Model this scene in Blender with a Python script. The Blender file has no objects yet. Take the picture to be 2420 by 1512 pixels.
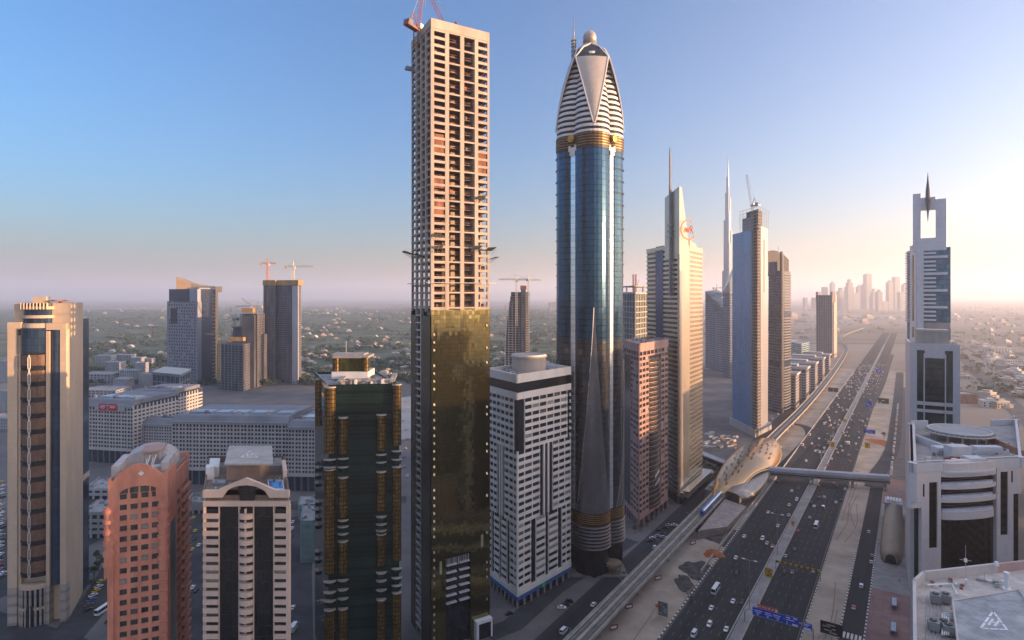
import bpy, bmesh, math, random
from mathutils import Vector
random.seed(11)
R = math.radians
SC = bpy.context.scene
COL = SC.collection

# ------------------------------------------------------------------ camera, sky, sun, exposure
F, CAMZ, U0, V0 = 1417.5, 165.0, 1209.5, 700.0      # focal length in px of a 2419 px wide frame, eye height, horizon
cd = bpy.data.cameras.new('camera'); cam = bpy.data.objects.new('camera', cd); COL.objects.link(cam)
cam.location = (0, 0, CAMZ); cam.rotation_euler = (R(90), 0, 0)
cd.sensor_width = 36; cd.lens = 36 * F / 2419.0; cd.shift_y = -(756 - V0) / 2419.0
cd.clip_start = 1; cd.clip_end = 90000
SC.camera = cam

SUN_AZ, SUN_EL = 99.0, 4.6                         # degrees clockwise from the view axis, above the horizon
wd = bpy.data.worlds.new('World'); SC.world = wd; wd.use_nodes = True
wn = wd.node_tree.nodes; wl = wd.node_tree.links
sky = wn.new('ShaderNodeTexSky'); sky.sky_type = 'NISHITA'; sky.sun_disc = False
sky.sun_elevation = R(SUN_EL); sky.sun_rotation = R(SUN_AZ)
sky.altitude = 200; sky.air_density = 1.1; sky.dust_density = 2.6; sky.ozone_density = 4.4
hs = wn.new('ShaderNodeHueSaturation'); hs.inputs['Saturation'].default_value = 1.0; hs.inputs['Value'].default_value = .74
wl.new(sky.outputs[0], hs.inputs['Color'])
# thin haze brightens the sky towards the sun, most of all low down
gc = wn.new('ShaderNodeTexCoord'); dt = wn.new('ShaderNodeVectorMath'); dt.operation = 'DOT_PRODUCT'
wl.new(gc.outputs['Generated'], dt.inputs[0]); dt.inputs[1].default_value = (math.sin(R(SUN_AZ)), math.cos(R(SUN_AZ)), 0)
m1 = wn.new('ShaderNodeMapRange'); m1.inputs[1].default_value = -.25; m1.inputs[2].default_value = 1; wl.new(dt.outputs['Value'], m1.inputs[0])
p1 = wn.new('ShaderNodeMath'); p1.operation = 'POWER'; p1.inputs[1].default_value = 1.6; wl.new(m1.outputs[0], p1.inputs[0])
sz = wn.new('ShaderNodeSeparateXYZ'); wl.new(gc.outputs['Generated'], sz.inputs[0])
m2 = wn.new('ShaderNodeMapRange'); m2.inputs[1].default_value = 0; m2.inputs[2].default_value = .75; m2.inputs[3].default_value = 1; m2.inputs[4].default_value = 0; wl.new(sz.outputs[2], m2.inputs[0])
p3 = wn.new('ShaderNodeMath'); p3.operation = 'MULTIPLY'; wl.new(p1.outputs[0], p3.inputs[0]); wl.new(m2.outputs[0], p3.inputs[1])
gl_ = wn.new('ShaderNodeVectorMath'); gl_.operation = 'SCALE'; gl_.inputs[0].default_value = (1.30, 1.18, 1.08); wl.new(p3.outputs[0], gl_.inputs['Scale'])
ad_ = wn.new('ShaderNodeVectorMath'); ad_.operation = 'ADD'; wl.new(hs.outputs[0], ad_.inputs[0]); wl.new(gl_.outputs[0], ad_.inputs[1])
p6 = wn.new('ShaderNodeMath'); p6.operation = 'POWER'; p6.inputs[1].default_value = 9; wl.new(m1.outputs[0], p6.inputs[0])
p7 = wn.new('ShaderNodeMath'); p7.operation = 'MULTIPLY'; wl.new(p6.outputs[0], p7.inputs[0]); wl.new(m2.outputs[0], p7.inputs[1])
g2_ = wn.new('ShaderNodeVectorMath'); g2_.operation = 'SCALE'; g2_.inputs[0].default_value = (3.4, 2.1, .9); wl.new(p7.outputs[0], g2_.inputs['Scale'])
ad2 = wn.new('ShaderNodeVectorMath'); ad2.operation = 'ADD'; wl.new(ad_.outputs[0], ad2.inputs[0]); wl.new(g2_.outputs[0], ad2.inputs[1])
m9 = wn.new('ShaderNodeMapRange'); m9.interpolation_type = 'SMOOTHSTEP'; m9.inputs[1].default_value = .45; m9.inputs[2].default_value = .95; wl.new(sz.outputs[2], m9.inputs[0])   # overhead brightness added as fill light, out of view
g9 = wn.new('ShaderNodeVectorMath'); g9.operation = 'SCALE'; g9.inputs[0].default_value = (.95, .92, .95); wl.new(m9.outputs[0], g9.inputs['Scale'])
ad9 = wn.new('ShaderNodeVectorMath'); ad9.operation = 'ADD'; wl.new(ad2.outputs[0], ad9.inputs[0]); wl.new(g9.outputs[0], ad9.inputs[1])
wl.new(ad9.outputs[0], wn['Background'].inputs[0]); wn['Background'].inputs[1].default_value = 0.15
sl = bpy.data.lights.new('sun', 'SUN'); sl.energy = 4.4; sl.angle = R(0.6); sl.color = (1.0, 0.58, 0.30)
so = bpy.data.objects.new('sun', sl); COL.objects.link(so)
sdir = Vector((math.sin(R(SUN_AZ)) * math.cos(R(SUN_EL)), math.cos(R(SUN_AZ)) * math.cos(R(SUN_EL)), math.sin(R(SUN_EL))))
so.rotation_euler = (-sdir).to_track_quat('-Z', 'Y').to_euler()
SC.view_settings.view_transform = 'Standard'; SC.view_settings.look = 'None'
SC.view_settings.exposure = 2.2; SC.view_settings.gamma = 1.0
SC.cycles.use_denoising = True
SC.cycles.max_bounces = 6; SC.cycles.diffuse_bounces = 3; SC.cycles.glossy_bounces = 3
SC.cycles.transmission_bounces = 4; SC.cycles.volume_bounces = 1
SC.cycles.caustics_reflective = False; SC.cycles.caustics_refractive = False
SC.cycles.sample_clamp_indirect = 4.0

# ------------------------------------------------------------------ picture <-> place
def at(u, v, d): return Vector(((u - U0) / F * d, d, CAMZ - (v - V0) / F * d))
def col(u, d): return Vector(((u - U0) / F * d, d, 0))
def gp(u, v, z=0.0):
    d = (CAMZ - z) * F / (v - V0)
    return Vector(((u - U0) / F * d, d, z))
def zz(v, d): return CAMZ - (v - V0) / F * d
RT = Vector((0.552, 0.834, 0)); RN = Vector((0.834, -0.552, 0)); RYAW = math.atan2(-0.552, 0.834)
def rd(n, s, z=0.0):
    p = RN * n + RT * s; p.z = z; return p
UP = Vector((0, 0, 1))

# ------------------------------------------------------------------ materials
MATS = {}
def M(name, c, rough=0.75, metal=0.0, var=0.12, scale=0.15, spec=0.4, grid=None, tilt=0.0, bump=0.0, bscale=2.0, emit=None, c2=None, stretch=None):
    """procedural material; grid=(w,h,line_w,line_h,line_colour,pane_variation) in metres of UV"""
    if name in MATS: return MATS[name]
    m = bpy.data.materials.new(name); m.use_nodes = True; MATS[name] = m
    nt = m.node_tree; N = nt.nodes; Lk = nt.links; b = N['Principled BSDF']
    b.inputs['Roughness'].default_value = rough; b.inputs['Metallic'].default_value = metal
    b.inputs['Specular IOR Level'].default_value = spec
    if emit:
        b.inputs['Emission Color'].default_value = (*emit[0], 1); b.inputs['Emission Strength'].default_value = emit[1]
    tc = N.new('ShaderNodeTexCoord')
    src = tc.outputs['Object']
    if stretch:
        mp = N.new('ShaderNodeMapping'); mp.inputs['Scale'].default_value = stretch
        Lk.new(tc.outputs['UV'], mp.inputs['Vector']); src = mp.outputs[0]
    else:           # streaks run down walls
        mp = N.new('ShaderNodeMapping'); mp.inputs['Scale'].default_value = (1, 1, .3); Lk.new(tc.outputs['Object'], mp.inputs['Vector']); src = mp.outputs[0]
    no = N.new('ShaderNodeTexNoise'); no.inputs['Scale'].default_value = scale; no.inputs['Detail'].default_value = 6
    no.inputs['Roughness'].default_value = 0.65
    Lk.new(src, no.inputs['Vector'])
    mx = N.new('ShaderNodeMix'); mx.data_type = 'RGBA'
    d = c2 if c2 else tuple(x * (1 - 2 * var) for x in c)
    e = c if c2 else tuple(min(1, x * (1 + 1.2 * var)) for x in c)
    mr = N.new('ShaderNodeMapRange'); mr.inputs[1].default_value = 0.33; mr.inputs[2].default_value = 0.67
    Lk.new(no.outputs[0], mr.inputs[0]); Lk.new(mr.outputs[0], mx.inputs['Factor'])
    mx.inputs['A'].default_value = (*d, 1); mx.inputs['B'].default_value = (*e, 1)
    cur = mx.outputs['Result']
    if grid:
        w, h, lw, lh, lc, pv = grid
        sx = N.new('ShaderNodeSeparateXYZ'); Lk.new(tc.outputs['UV'], sx.inputs[0])
        def line(sock, per, wid):
            a = N.new('ShaderNodeMath'); a.operation = 'DIVIDE'; a.inputs[1].default_value = per; Lk.new(sock, a.inputs[0])
            fr = N.new('ShaderNodeMath'); fr.operation = 'FRACT'; Lk.new(a.outputs[0], fr.inputs[0])
            lt = N.new('ShaderNodeMath'); lt.operation = 'LESS_THAN'; lt.inputs[1].default_value = wid / per; Lk.new(fr.outputs[0], lt.inputs[0])
            fl = N.new('ShaderNodeMath'); fl.operation = 'FLOOR'; Lk.new(a.outputs[0], fl.inputs[0])
            return lt.outputs[0], fl.outputs[0]
        l1, f1 = line(sx.outputs[0], w, lw); l2, f2 = line(sx.outputs[1], h, lh)
        mxm = N.new('ShaderNodeMath'); mxm.operation = 'MAXIMUM'; Lk.new(l1, mxm.inputs[0]); Lk.new(l2, mxm.inputs[1])
        cb = N.new('ShaderNodeCombineXYZ'); Lk.new(f1, cb.inputs[0]); Lk.new(f2, cb.inputs[1])
        wn_ = N.new('ShaderNodeTexWhiteNoise'); Lk.new(cb.outputs[0], wn_.inputs['Vector'])
        if pv:
            r2 = N.new('ShaderNodeMapRange'); r2.inputs[3].default_value = 1 - pv; r2.inputs[4].default_value = 1 + pv
            Lk.new(wn_.outputs['Value'], r2.inputs[0])
            vm = N.new('ShaderNodeVectorMath'); vm.operation = 'SCALE'; Lk.new(cur, vm.inputs[0]); Lk.new(r2.outputs[0], vm.inputs['Scale'])
            cur = vm.outputs[0]
        m2 = N.new('ShaderNodeMix'); m2.data_type = 'RGBA'; Lk.new(mxm.outputs[0], m2.inputs['Factor'])
        Lk.new(cur, m2.inputs['A']); m2.inputs['B'].default_value = (*lc, 1); cur = m2.outputs['Result']
        if tilt:
            ge = N.new('ShaderNodeNewGeometry')
            s1 = N.new('ShaderNodeVectorMath'); s1.operation = 'SUBTRACT'; Lk.new(wn_.outputs['Color'], s1.inputs[0]); s1.inputs[1].default_value = (.5, .5, .5)
            n2 = N.new('ShaderNodeTexNoise'); n2.inputs['Scale'].default_value = 0.05; Lk.new(tc.outputs['Object'], n2.inputs['Vector'])
            s3 = N.new('ShaderNodeVectorMath'); s3.operation = 'SUBTRACT'; Lk.new(n2.outputs['Color'], s3.inputs[0]); s3.inputs[1].default_value = (.5, .5, .5)
            ad0 = N.new('ShaderNodeVectorMath'); ad0.operation = 'ADD'; Lk.new(s1.outputs[0], ad0.inputs[0]); Lk.new(s3.outputs[0], ad0.inputs[1])
            s2 = N.new('ShaderNodeVectorMath'); s2.operation = 'SCALE'; Lk.new(ad0.outputs[0], s2.inputs[0]); s2.inputs['Scale'].default_value = tilt
            ad = N.new('ShaderNodeVectorMath'); ad.operation = 'ADD'; Lk.new(ge.outputs['Normal'], ad.inputs[0]); Lk.new(s2.outputs[0], ad.inputs[1])
            nm = N.new('ShaderNodeVectorMath'); nm.operation = 'NORMALIZE'; Lk.new(ad.outputs[0], nm.inputs[0])
            Lk.new(nm.outputs[0], b.inputs['Normal'])
    if bump:
        nb = N.new('ShaderNodeTexNoise'); nb.inputs['Scale'].default_value = bscale; nb.inputs['Detail'].default_value = 5
        Lk.new(src, nb.inputs['Vector'])
        bp = N.new('ShaderNodeBump'); bp.inputs['Strength'].default_value = bump; bp.inputs['Distance'].default_value = 0.3
        Lk.new(nb.outputs[0], bp.inputs['Height']); Lk.new(bp.outputs[0], b.inputs['Normal'])
    Lk.new(cur, b.inputs['Base Color'])
    return m

# ------------------------------------------------------------------ mesh builder
BASE = {}          # object name -> world position of its origin
class Face:
    """a vertical wall plane from p0 to p1 (left to right seen from outside)"""
    def __init__(s, p0, p1):
        s.p0 = Vector((p0[0], p0[1], 0)); s.p1 = Vector((p1[0], p1[1], 0))
        s.W = (s.p1 - s.p0).length; s.d = (s.p1 - s.p0) / s.W; s.n = s.d.cross(UP)
    def pt(s, a, z, o=0.0): return s.p0 + s.d * a + s.n * o + UP * z
class MB:
    def __init__(s): s.v = []; s.f = []; s.m = []; s.uv = []; s.mats = []
    def mi(s, m):
        if m not in s.mats: s.mats.append(m)
        return s.mats.index(m)
    def face(s, pts, m, uv=None):
        k = len(s.v); s.v.extend(Vector(p) for p in pts); s.f.append(tuple(range(k, k + len(pts)))); s.m.append(s.mi(m))
        if uv is None:
            p0 = Vector(pts[0]); e = (Vector(pts[1]) - p0); L = e.length or 1; e = e / L
            nn = e.cross(Vector(pts[-1]) - p0)
            g = nn.cross(e); g = g / (g.length or 1)
            uv = [((Vector(p) - p0).dot(e), (Vector(p) - p0).dot(g)) for p in pts]
        s.uv.append(uv)
    def hexa(s, b, t, m, mt=None, caps=3):
        n = len(b)
        acc = 0.0
        for i in range(n):
            j = (i + 1) % n; L = (Vector(b[j]) - Vector(b[i])).length
            z0, z1 = b[i][2], t[i][2]
            s.face([b[i], b[j], t[j], t[i]], m, [(acc, z0), (acc + L, b[j][2]), (acc + L, t[j][2]), (acc, z1)]); acc += L
        if caps & 1: s.face(list(reversed(b)), m)
        if caps & 2: s.face(t, mt or m)
    def box(s, x0, x1, y0, y1, z0, z1, m):
        s.hexa([(x0, y0, z0), (x1, y0, z0), (x1, y1, z0), (x0, y1, z0)], [(x0, y0, z1), (x1, y0, z1), (x1, y1, z1), (x0, y1, z1)], m)
    def obox(s, c, t, L, W, z0, z1, m):
        """box centred at c, length L along t, width W across"""
        c = Vector((c[0], c[1], 0)); t = Vector((t[0], t[1], 0)).normalized(); n = Vector((t.y, -t.x, 0))
        q = [c - t * L / 2 + n * W / 2, c + t * L / 2 + n * W / 2, c + t * L / 2 - n * W / 2, c - t * L / 2 - n * W / 2]
        s.hexa([p + UP * z0 for p in q], [p + UP * z1 for p in q], m)
    def fbox(s, fc, a0, a1, z0, z1, o0, o1, m):
        b = [fc.pt(a0, z0, o1), fc.pt(a1, z0, o1), fc.pt(a1, z0, o0), fc.pt(a0, z0, o0)]
        t = [fc.pt(a0, z1, o1), fc.pt(a1, z1, o1), fc.pt(a1, z1, o0), fc.pt(a0, z1, o0)]
        s.hexa(b, t, m)
    def fquad(s, fc, a0, a1, z0, z1, o, m):
        s.face([fc.pt(a0, z0, o), fc.pt(a1, z0, o), fc.pt(a1, z1, o), fc.pt(a0, z1, o)], m, [(a0, z0), (a1, z0), (a1, z1), (a0, z1)])
    def prism(s, poly, z0, z1, m, mt=None, caps=3):
        s.hexa([Vector((p[0], p[1], z0)) for p in poly], [Vector((p[0], p[1], z1)) for p in poly], m, mt, caps)
    def loft(s, rings, m, closed=True, cap=True, mats=None):
        for k in range(len(rings) - 1):
            a, b = rings[k], rings[k + 1]; n = len(a); acc = 0
            for i in range(n if closed else n - 1):
                j = (i + 1) % n; L = (a[j] - a[i]).length
                s.face([a[i], a[j], b[j], b[i]], mats[k] if mats else m, [(acc, a[i].z), (acc + L, a[j].z), (acc + L, b[j].z), (acc, b[i].z)]); acc += L
        if cap and closed:
            s.face(list(reversed(rings[0])), m); s.face(rings[-1], m)
    def tube(s, pts, r, m, n=6, r1=None):
        pts = [Vector(p) for p in pts]; rings = []
        for i, p in enumerate(pts):
            t = (pts[min(i + 1, len(pts) - 1)] - pts[max(i - 1, 0)]).normalized()
            a = t.cross(UP if abs(t.z) < .9 else Vector((1, 0, 0))).normalized(); b = t.cross(a)
            rr = r if r1 is None else r + (r1 - r) * i / (len(pts) - 1)
            rings.append([p + a * rr * math.cos(2 * math.pi * k / n) + b * rr * math.sin(2 * math.pi * k / n) for k in range(n)])
        s.loft(rings, m)
    def cyl(s, c, r, z0, z1, m, n=20, r1=None, mt=None):
        r1 = r if r1 is None else r1
        b = [Vector((c[0] + r * math.cos(2 * math.pi * k / n), c[1] + r * math.sin(2 * math.pi * k / n), z0)) for k in range(n)]
        t = [Vector((c[0] + r1 * math.cos(2 * math.pi * k / n), c[1] + r1 * math.sin(2 * math.pi * k / n), z1)) for k in range(n)]
        s.hexa(b, t, m, mt)
    def arc(s, fc, ac, a, bulge, z0, z1, m, n=10, o=0.0, t0=-90, t1=90, cap=True):
        """bay standing out of a wall: half ellipse of half width a and depth bulge"""
        ps = []
        for k in range(n + 1):
            t = R(t0 + (t1 - t0) * k / n); ps.append((ac + a * math.sin(t), o + bulge * math.cos(t)))
        acc = 0
        for i in range(n):
            p, q = ps[i], ps[i + 1]; L = math.hypot(q[0] - p[0], q[1] - p[1])
            s.face([fc.pt(p[0], z0, p[1]), fc.pt(q[0], z0, q[1]), fc.pt(q[0], z1, q[1]), fc.pt(p[0], z1, p[1])], m,
                   [(acc, z0), (acc + L, z0), (acc + L, z1), (acc, z1)]); acc += L
        if cap:
            s.face([fc.pt(p[0], z1, p[1]) for p in ps], m); s.face([fc.pt(p[0], z0, p[1]) for p in reversed(ps)], m)
    def build(s, name, parent=None, base=None, smooth=False, kind=None, label=None):
        if not s.f: return None
        b = BASE[parent.name] if parent else Vector(base) if base is not None else Vector((0, 0, 0))
        me = bpy.data.meshes.new(name)
        me.from_pydata([tuple(p - b) for p in s.v], [], s.f)
        for m in s.mats: me.materials.append(m)
        me.polygons.foreach_set('material_index', s.m)
        ul = me.uv_layers.new(name='UVMap')
        ul.data.foreach_set('uv', [c for f in s.uv for p in f for c in p])
        if smooth:
            bm = bmesh.new(); bm.from_mesh(me); bmesh.ops.remove_doubles(bm, verts=bm.verts, dist=.002); bm.to_mesh(me); bm.free()
            me.polygons.foreach_set('use_smooth', [True] * len(me.polygons))
        me.update()
        o = bpy.data.objects.new(name, me); COL.objects.link(o)
        BASE[o.name] = b
        if parent: o.parent = parent
        else: o.location = b
        if kind: o['kind'] = kind
        if label: o['label'] = label
        return o
def tag(o, label, cat, group=None, kind=None):
    o['label'] = label; o['category'] = cat
    if group: o['group'] = group
    if kind: o['kind'] = kind
    return o
def thing(name, loc, label, cat, group=None):
    o = bpy.data.objects.new(name, None); COL.objects.link(o); o.location = loc; o.empty_display_size = 2
    BASE[o.name] = Vector(loc)
    return tag(o, label, cat, group)
def structure(mb, name): return mb.build(name, kind='structure')
def windows(parent, quads, name='window', limit=100, frame=None):
    """quads: list of (four points, material). The ones that show largest become parts, the rest one part."""
    def key(q):
        p = [Vector(x) for x in q[0]]; c = (p[0] + p[2]) / 2; n = (p[1] - p[0]).cross(p[3] - p[0]); A = n.length
        w = Vector((0, 0, CAMZ)) - c; dd = w.length
        u = U0 + c.x / max(c.y, 1) * F; v = V0 + (CAMZ - c.z) / max(c.y, 1) * F
        seen = 1 if n.dot(w) > 0 and -5 < u < 2425 and v < 1515 else 0
        return -(seen * abs(n.dot(w)) / dd ** 3) + (0 if seen else 1)
    quads = sorted(quads, key=key)
    for q in quads[:limit]:
        mb = MB(); mb.face(q[0], q[1]); mb.build(name, parent)
    if len(quads) > limit:
        mb = MB()
        for q in quads[limit:]: mb.face(q[0], q[1])
        mb.build(name, parent, kind='stuff')
def fq(fc, a0, a1, z0, z1, o, m):
    return ([fc.pt(a0, z0, o), fc.pt(a1, z0, o), fc.pt(a1, z1, o), fc.pt(a0, z1, o)], m)
WR = random.Random(900)
def vary(m):
    q = WR.random(); return blind if q < .10 else blind_dk if q < .22 else glass_mid if q < .32 else m
def four(L, Cn, Rr):
    """footprint from left, near and right corner columns"""
    B = L + Rr - Cn
    return [L, Cn, Rr, B], Face(L, Cn), Face(Cn, Rr), Face(Rr, B), Face(B, L)
def inset(poly, k):
    c = sum((Vector((p[0], p[1], 0)) for p in poly), Vector()) / len(poly)
    return [c + (Vector((p[0], p[1], 0)) - c) * k for p in poly]
def grid_wall(mb, wins, fc, a0, a1, z0, z1, nb, nf, pier, sill, m, gm, o0=-0.6, o1=0.0):
    """piers and spandrels standing in front of recessed windows"""
    bw = (a1 - a0) / nb; fh = (z1 - z0) / nf
    for i in range(nb + 1):
        c = a0 + i * bw; mb.fbox(fc, max(a0, c - pier / 2), min(a1, c + pier / 2), z0, z1, o0, o1, m)
    for j in range(nf):
        zb = z0 + j * fh
        for i in range(nb):
            l, r = a0 + i * bw + pier / 2, a0 + (i + 1) * bw - pier / 2
            mb.fbox(fc, l, r, zb, zb + sill, o0, o1 - 0.06, m)
            wins.append(fq(fc, l, r, zb + sill, zb + fh, o0 + 0.15, vary(gm)))

# shared materials
glass_dark = M('dark_window_glass', (.018, .022, .028), .12, 0, .3, .3, .6)
glass_mid = M('window_glass', (.03, .04, .055), .1, 0, .4, .4, .7)
blind = M('window_blind', (.30, .27, .24), .6, 0, .1, .5); blind_dk = M('window_curtain', (.10, .085, .075), .6, 0, .15, .5)
concrete = M('raw_concrete', (.40, .36, .31), .85, 0, .14, .12)
concrete_dk = M('dark_concrete', (.2, .19, .18), .9, 0, .2, .15)  # darker concrete for site clutter and crane ballast
roofgrey = M('roof_membrane', (.30, .29, .29), .9, 0, .18, .2)
white_paint = M('white_paint', (.72, .70, .67), .6, 0, .06, .3)
steel = M('painted_steel', (.32, .33, .35), .5, .4, .1, .5)
rust = M('rusty_red_steel', (.32, .10, .05), .7, .1, .2, .5)
yellow = M('yellow_steel', (.6, .36, .06), .6, .1, .15, .5)
# ------------------------------------------------------------------ ground, roads, pavements
sand = M('sand', (.47, .39, .31), .95, 0, .16, .035, .1, c2=(.27, .22, .175), bump=.3, bscale=.4)
desert = M('desert', (.40, .33, .27), 1, 0, .1, .0006, .0, c2=(.20, .17, .14))
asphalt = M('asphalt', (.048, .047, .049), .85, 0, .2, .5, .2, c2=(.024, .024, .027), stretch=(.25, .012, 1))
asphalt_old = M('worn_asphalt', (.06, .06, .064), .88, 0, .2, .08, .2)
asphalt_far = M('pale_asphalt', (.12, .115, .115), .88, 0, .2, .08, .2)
paving = M('paving', (.20, .17, .16), .9, 0, .14, .06, .2, grid=(3, 3, .12, .12, (.14, .12, .11), .12))
paving_red = M('red_paving', (.25, .16, .15), .9, 0, .14, .05, .2, grid=(4, 4, .12, .12, (.19, .12, .11), .1))
paving_grey = M('grey_paving', (.27, .26, .26), .9, 0, .1, .06, .2, grid=(3, 3, .12, .12, (.2, .19, .19), .1))
kerb_white = M('kerb_white', (.62, .60, .57), .8, 0, .12, .4)
kerb_black = M('kerb_black', (.05, .05, .05), .8, 0, .12, .4)
mark = M('road_marking_paint', (.26, .255, .25), .8, 0, .2, .3)
barrier_c = M('barrier_concrete', (.42, .38, .34), .85, 0, .12, .3)
gravel = M('dark_gravel', (.085, .08, .08), 1, 0, .3, .25, .1, bump=.6, bscale=1.2)
redsoil = M('red_soil', (.36, .13, .06), 1, 0, .2, .3, .1, bump=.6, bscale=.8)

mb = MB()                                     # one sheet to the horizon
g = 42000
mb.face([(-g, -3000, 0), (g, -3000, 0), (g, g, 0), (-g, g, 0)], desert)
structure(mb, 'ground')
def sheet(name, pts, z, m, uvroad=False):
    mb = MB(); P = [Vector((p[0], p[1], z)) for p in pts]
    mb.face(P, m, [(p.dot(RN), p.dot(RT)) for p in P] if uvroad else [(p.x, p.y) for p in P]); return structure(mb, name)
def strip(name, n0, n1, s0, s1, z, m):
    mb = MB(); step = 60; k = max(1, int((s1 - s0) / step))
    for i in range(k):
        a, b = s0 + (s1 - s0) * i / k, s0 + (s1 - s0) * (i + 1) / k
        mb.face([rd(n0, a, z), rd(n1, a, z), rd(n1, b, z), rd(n0, b, z)], m, [(n0, a), (n1, a), (n1, b), (n0, b)])
    return structure(mb, name)
# district floor between the towers, sand beside the highway
sheet('district_pavement', [(-520, 120), (-60, 120), rd(-148, 100), rd(-148, 1500), (-900, 1500)], .05, M('district_paving', (.17, .155, .15), .92, 0, .2, .03, .2, c2=(.10, .095, .095)))
strip('sand_verge', -150, 0, 80, 1560, .10, sand)
strip('highway', -100, -72.5, 60, 3200, .20, asphalt); strip('highway', -67.5, -44, 60, 3200, .20, asphalt)
strip('median_strip', -72.5, -67.5, 60, 2400, .32, M('median_paving', (.30, .28, .27), .9, 0, .15, .1))
strip('service_road', -150, -134, 100, 1500, .18, asphalt)
strip('service_road', -28, -18.5, 60, 640, .20, asphalt)
strip('plaza', -18.3, 40, 60, 640, .16, paving_red)
sheet('plaza', [rd(-18, 452, 0), rd(12, 452, 0), rd(12, 560, 0), rd(-18, 560, 0)], .24, paving_grey)
sheet('plaza', [rd(-18, 395, 0), rd(6, 395, 0), rd(6, 452, 0), rd(-18, 452, 0)], .24, paving_grey)
# ramp leaving the highway and curling under the viaduct
def ribbon(name, pts, w, z, m):
    pts = [Vector((p[0], p[1], 0)) for p in pts]; mb = MB(); acc = 0; L = []
    for i, p in enumerate(pts):
        t = (pts[min(i + 1, len(pts) - 1)] - pts[max(i - 1, 0)]).normalized(); n = Vector((t.y, -t.x, 0))
        L.append((p - n * w / 2 + UP * z, p + n * w / 2 + UP * z))
    for i in range(len(L) - 1):
        d = (L[i + 1][0] - L[i][0]).length
        mb.face([L[i][0], L[i][1], L[i + 1][1], L[i + 1][0]], m, [(0, acc), (w, acc), (w, acc + d), (0, acc + d)]); acc += d
    return structure(mb, name)
def smooth(pts, k=6):
    out = []
    for i in range(len(pts) - 1):
        p = [Vector(pts[max(0, min(len(pts) - 1, i + j))]) for j in (-1, 0, 1, 2)]
        for q in range(k):
            t = q / k
            out.append(0.5 * ((2 * p[1]) + (-p[0] + p[2]) * t + (2 * p[0] - 5 * p[1] + 4 * p[2] - p[3]) * t * t + (-p[0] + 3 * p[1] - 3 * p[2] + p[3]) * t ** 3))
    out.append(Vector(pts[-1])); return out
ribbon('slip_road', smooth([gp(u, v) for u, v in [(1850, 1104), (1893, 1058), (1913, 1035), (1911, 1016), (1895, 1006), (1868, 1003), (1830, 1012)]]), 11, .24, asphalt_old)
ribbon('service_road', smooth([gp(u, v) for u, v in [(2062, 1152), (2072, 1122), (2096, 1086), (2110, 1050), (2116, 1000), (2122, 940), (2126, 880)]]), 13, .25, asphalt_old)
ribbon('slip_road', smooth([gp(u, v) for u, v in [(2040, 985), (2062, 952), (2085, 905), (2100, 860), (2108, 838)]]), 9, .26, asphalt_old)
strip('parking_lane', -17, 6, 640, 1300, .22, M('parking_asphalt', (.10, .095, .095), .9, 0, .2, .1))
# lane markings, edge lines
mb = MB()
for n in (-96.2, -92.4, -88.6, -84.8, -81, -77.2, -63.8, -60.2, -56.6, -53, -49.4):
    s = 70
    while s < 1250:
        mb.face([rd(n - .07, s, .235), rd(n + .07, s, .235), rd(n + .07, s + 3.5, .235), rd(n - .07, s + 3.5, .235)], mark); s += 12
for n in (-99.4, -73.3, -66.8, -44.8):
    for s in range(70, 2300, 60): mb.face([rd(n - .1, s, .235), rd(n + .1, s, .235), rd(n + .1, s + 60, .235), rd(n - .1, s + 60, .235)], mark)
for k in range(5):
    mb.face([rd(-27 + k * 1.7, 330, .235), rd(-26 + k * 1.7, 330, .235), rd(-26 + k * 1.7, 336, .235), rd(-27 + k * 1.7, 336, .235)], kerb_white)
structure(mb, 'road_markings')
sheet('road_hump', [rd(-27.6, 322), rd(-19, 322), rd(-19, 327), rd(-27.6, 327)], .24, M('yellow_road_paint', (.42, .30, .10), .9, 0, .2, .4))
# black and white kerbs
def kerb(n, s0, s1, w=.7, step=2.0):
    mb = MB(); s = s0; k = 0
    while s < s1:
        mb.obox(rd(n, s + step / 2), RT, step, w, .1, .42, kerb_white if k % 2 else kerb_black); s += step; k += 1
    structure(mb, 'kerb')
kerb(-100.6, 190, 700); kerb(-28.5, 190, 470); kerb(-18.1, 190, 470); kerb(-43.6, 190, 640, .4)
mb = MB()
for s in range(60, 1500, 30):
    mb.obox(rd(-73, s + 15), RT, 30, .5, .2, .8, barrier_c); mb.obox(rd(-67, s + 15), RT, 30, .5, .2, .8, barrier_c)
    if s > 450: mb.obox(rd(-101, s + 15), RT, 30, .5, .1, 1.1, barrier_c)
structure(mb, 'median_kerb')
mb = MB()
for s in range(360, 560, 20): mb.obox(rd(-103.5, s + 10), RT, 20, .5, .1, 1.9, barrier_c)
structure(mb, 'retaining_wall')
# spilt gravel and soil on the sand
def blob(name, c, rx, ry, z, m, h=0.0, n=60):
    mb = MB(); rng = random.Random(name + str(c)); ring = []
    for k in range(n):
        a = 2 * math.pi * k / n; q = 1 + .13 * math.sin(a * 3 + c[0]) + .08 * math.sin(a * 7 + c[1]) + rng.uniform(-.04, .04)
        ring.append(Vector((c[0] + rx * q * math.cos(a), c[1] + ry * q * math.sin(a), z)))
    if h:
        mid = [Vector(c) + (p - Vector(c)) * .55 + UP * h * .8 for p in ring]
        mb.loft([ring, mid], m, cap=False); top = Vector((c[0], c[1], z + h))
        for k in range(n): mb.face([mid[k], mid[(k + 1) % n], top], m)
        return mb.build(name, base=c, smooth=True)
    mb.face(ring, m); return structure(mb, name)
blob('gravel_patch', gp(1655, 1352), 10, 16, .14, gravel); blob('gravel_patch', gp(1700, 1262), 14, 22, .15, gravel); blob('gravel_patch', gp(1622, 1385), 5, 14, .13, gravel)
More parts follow.
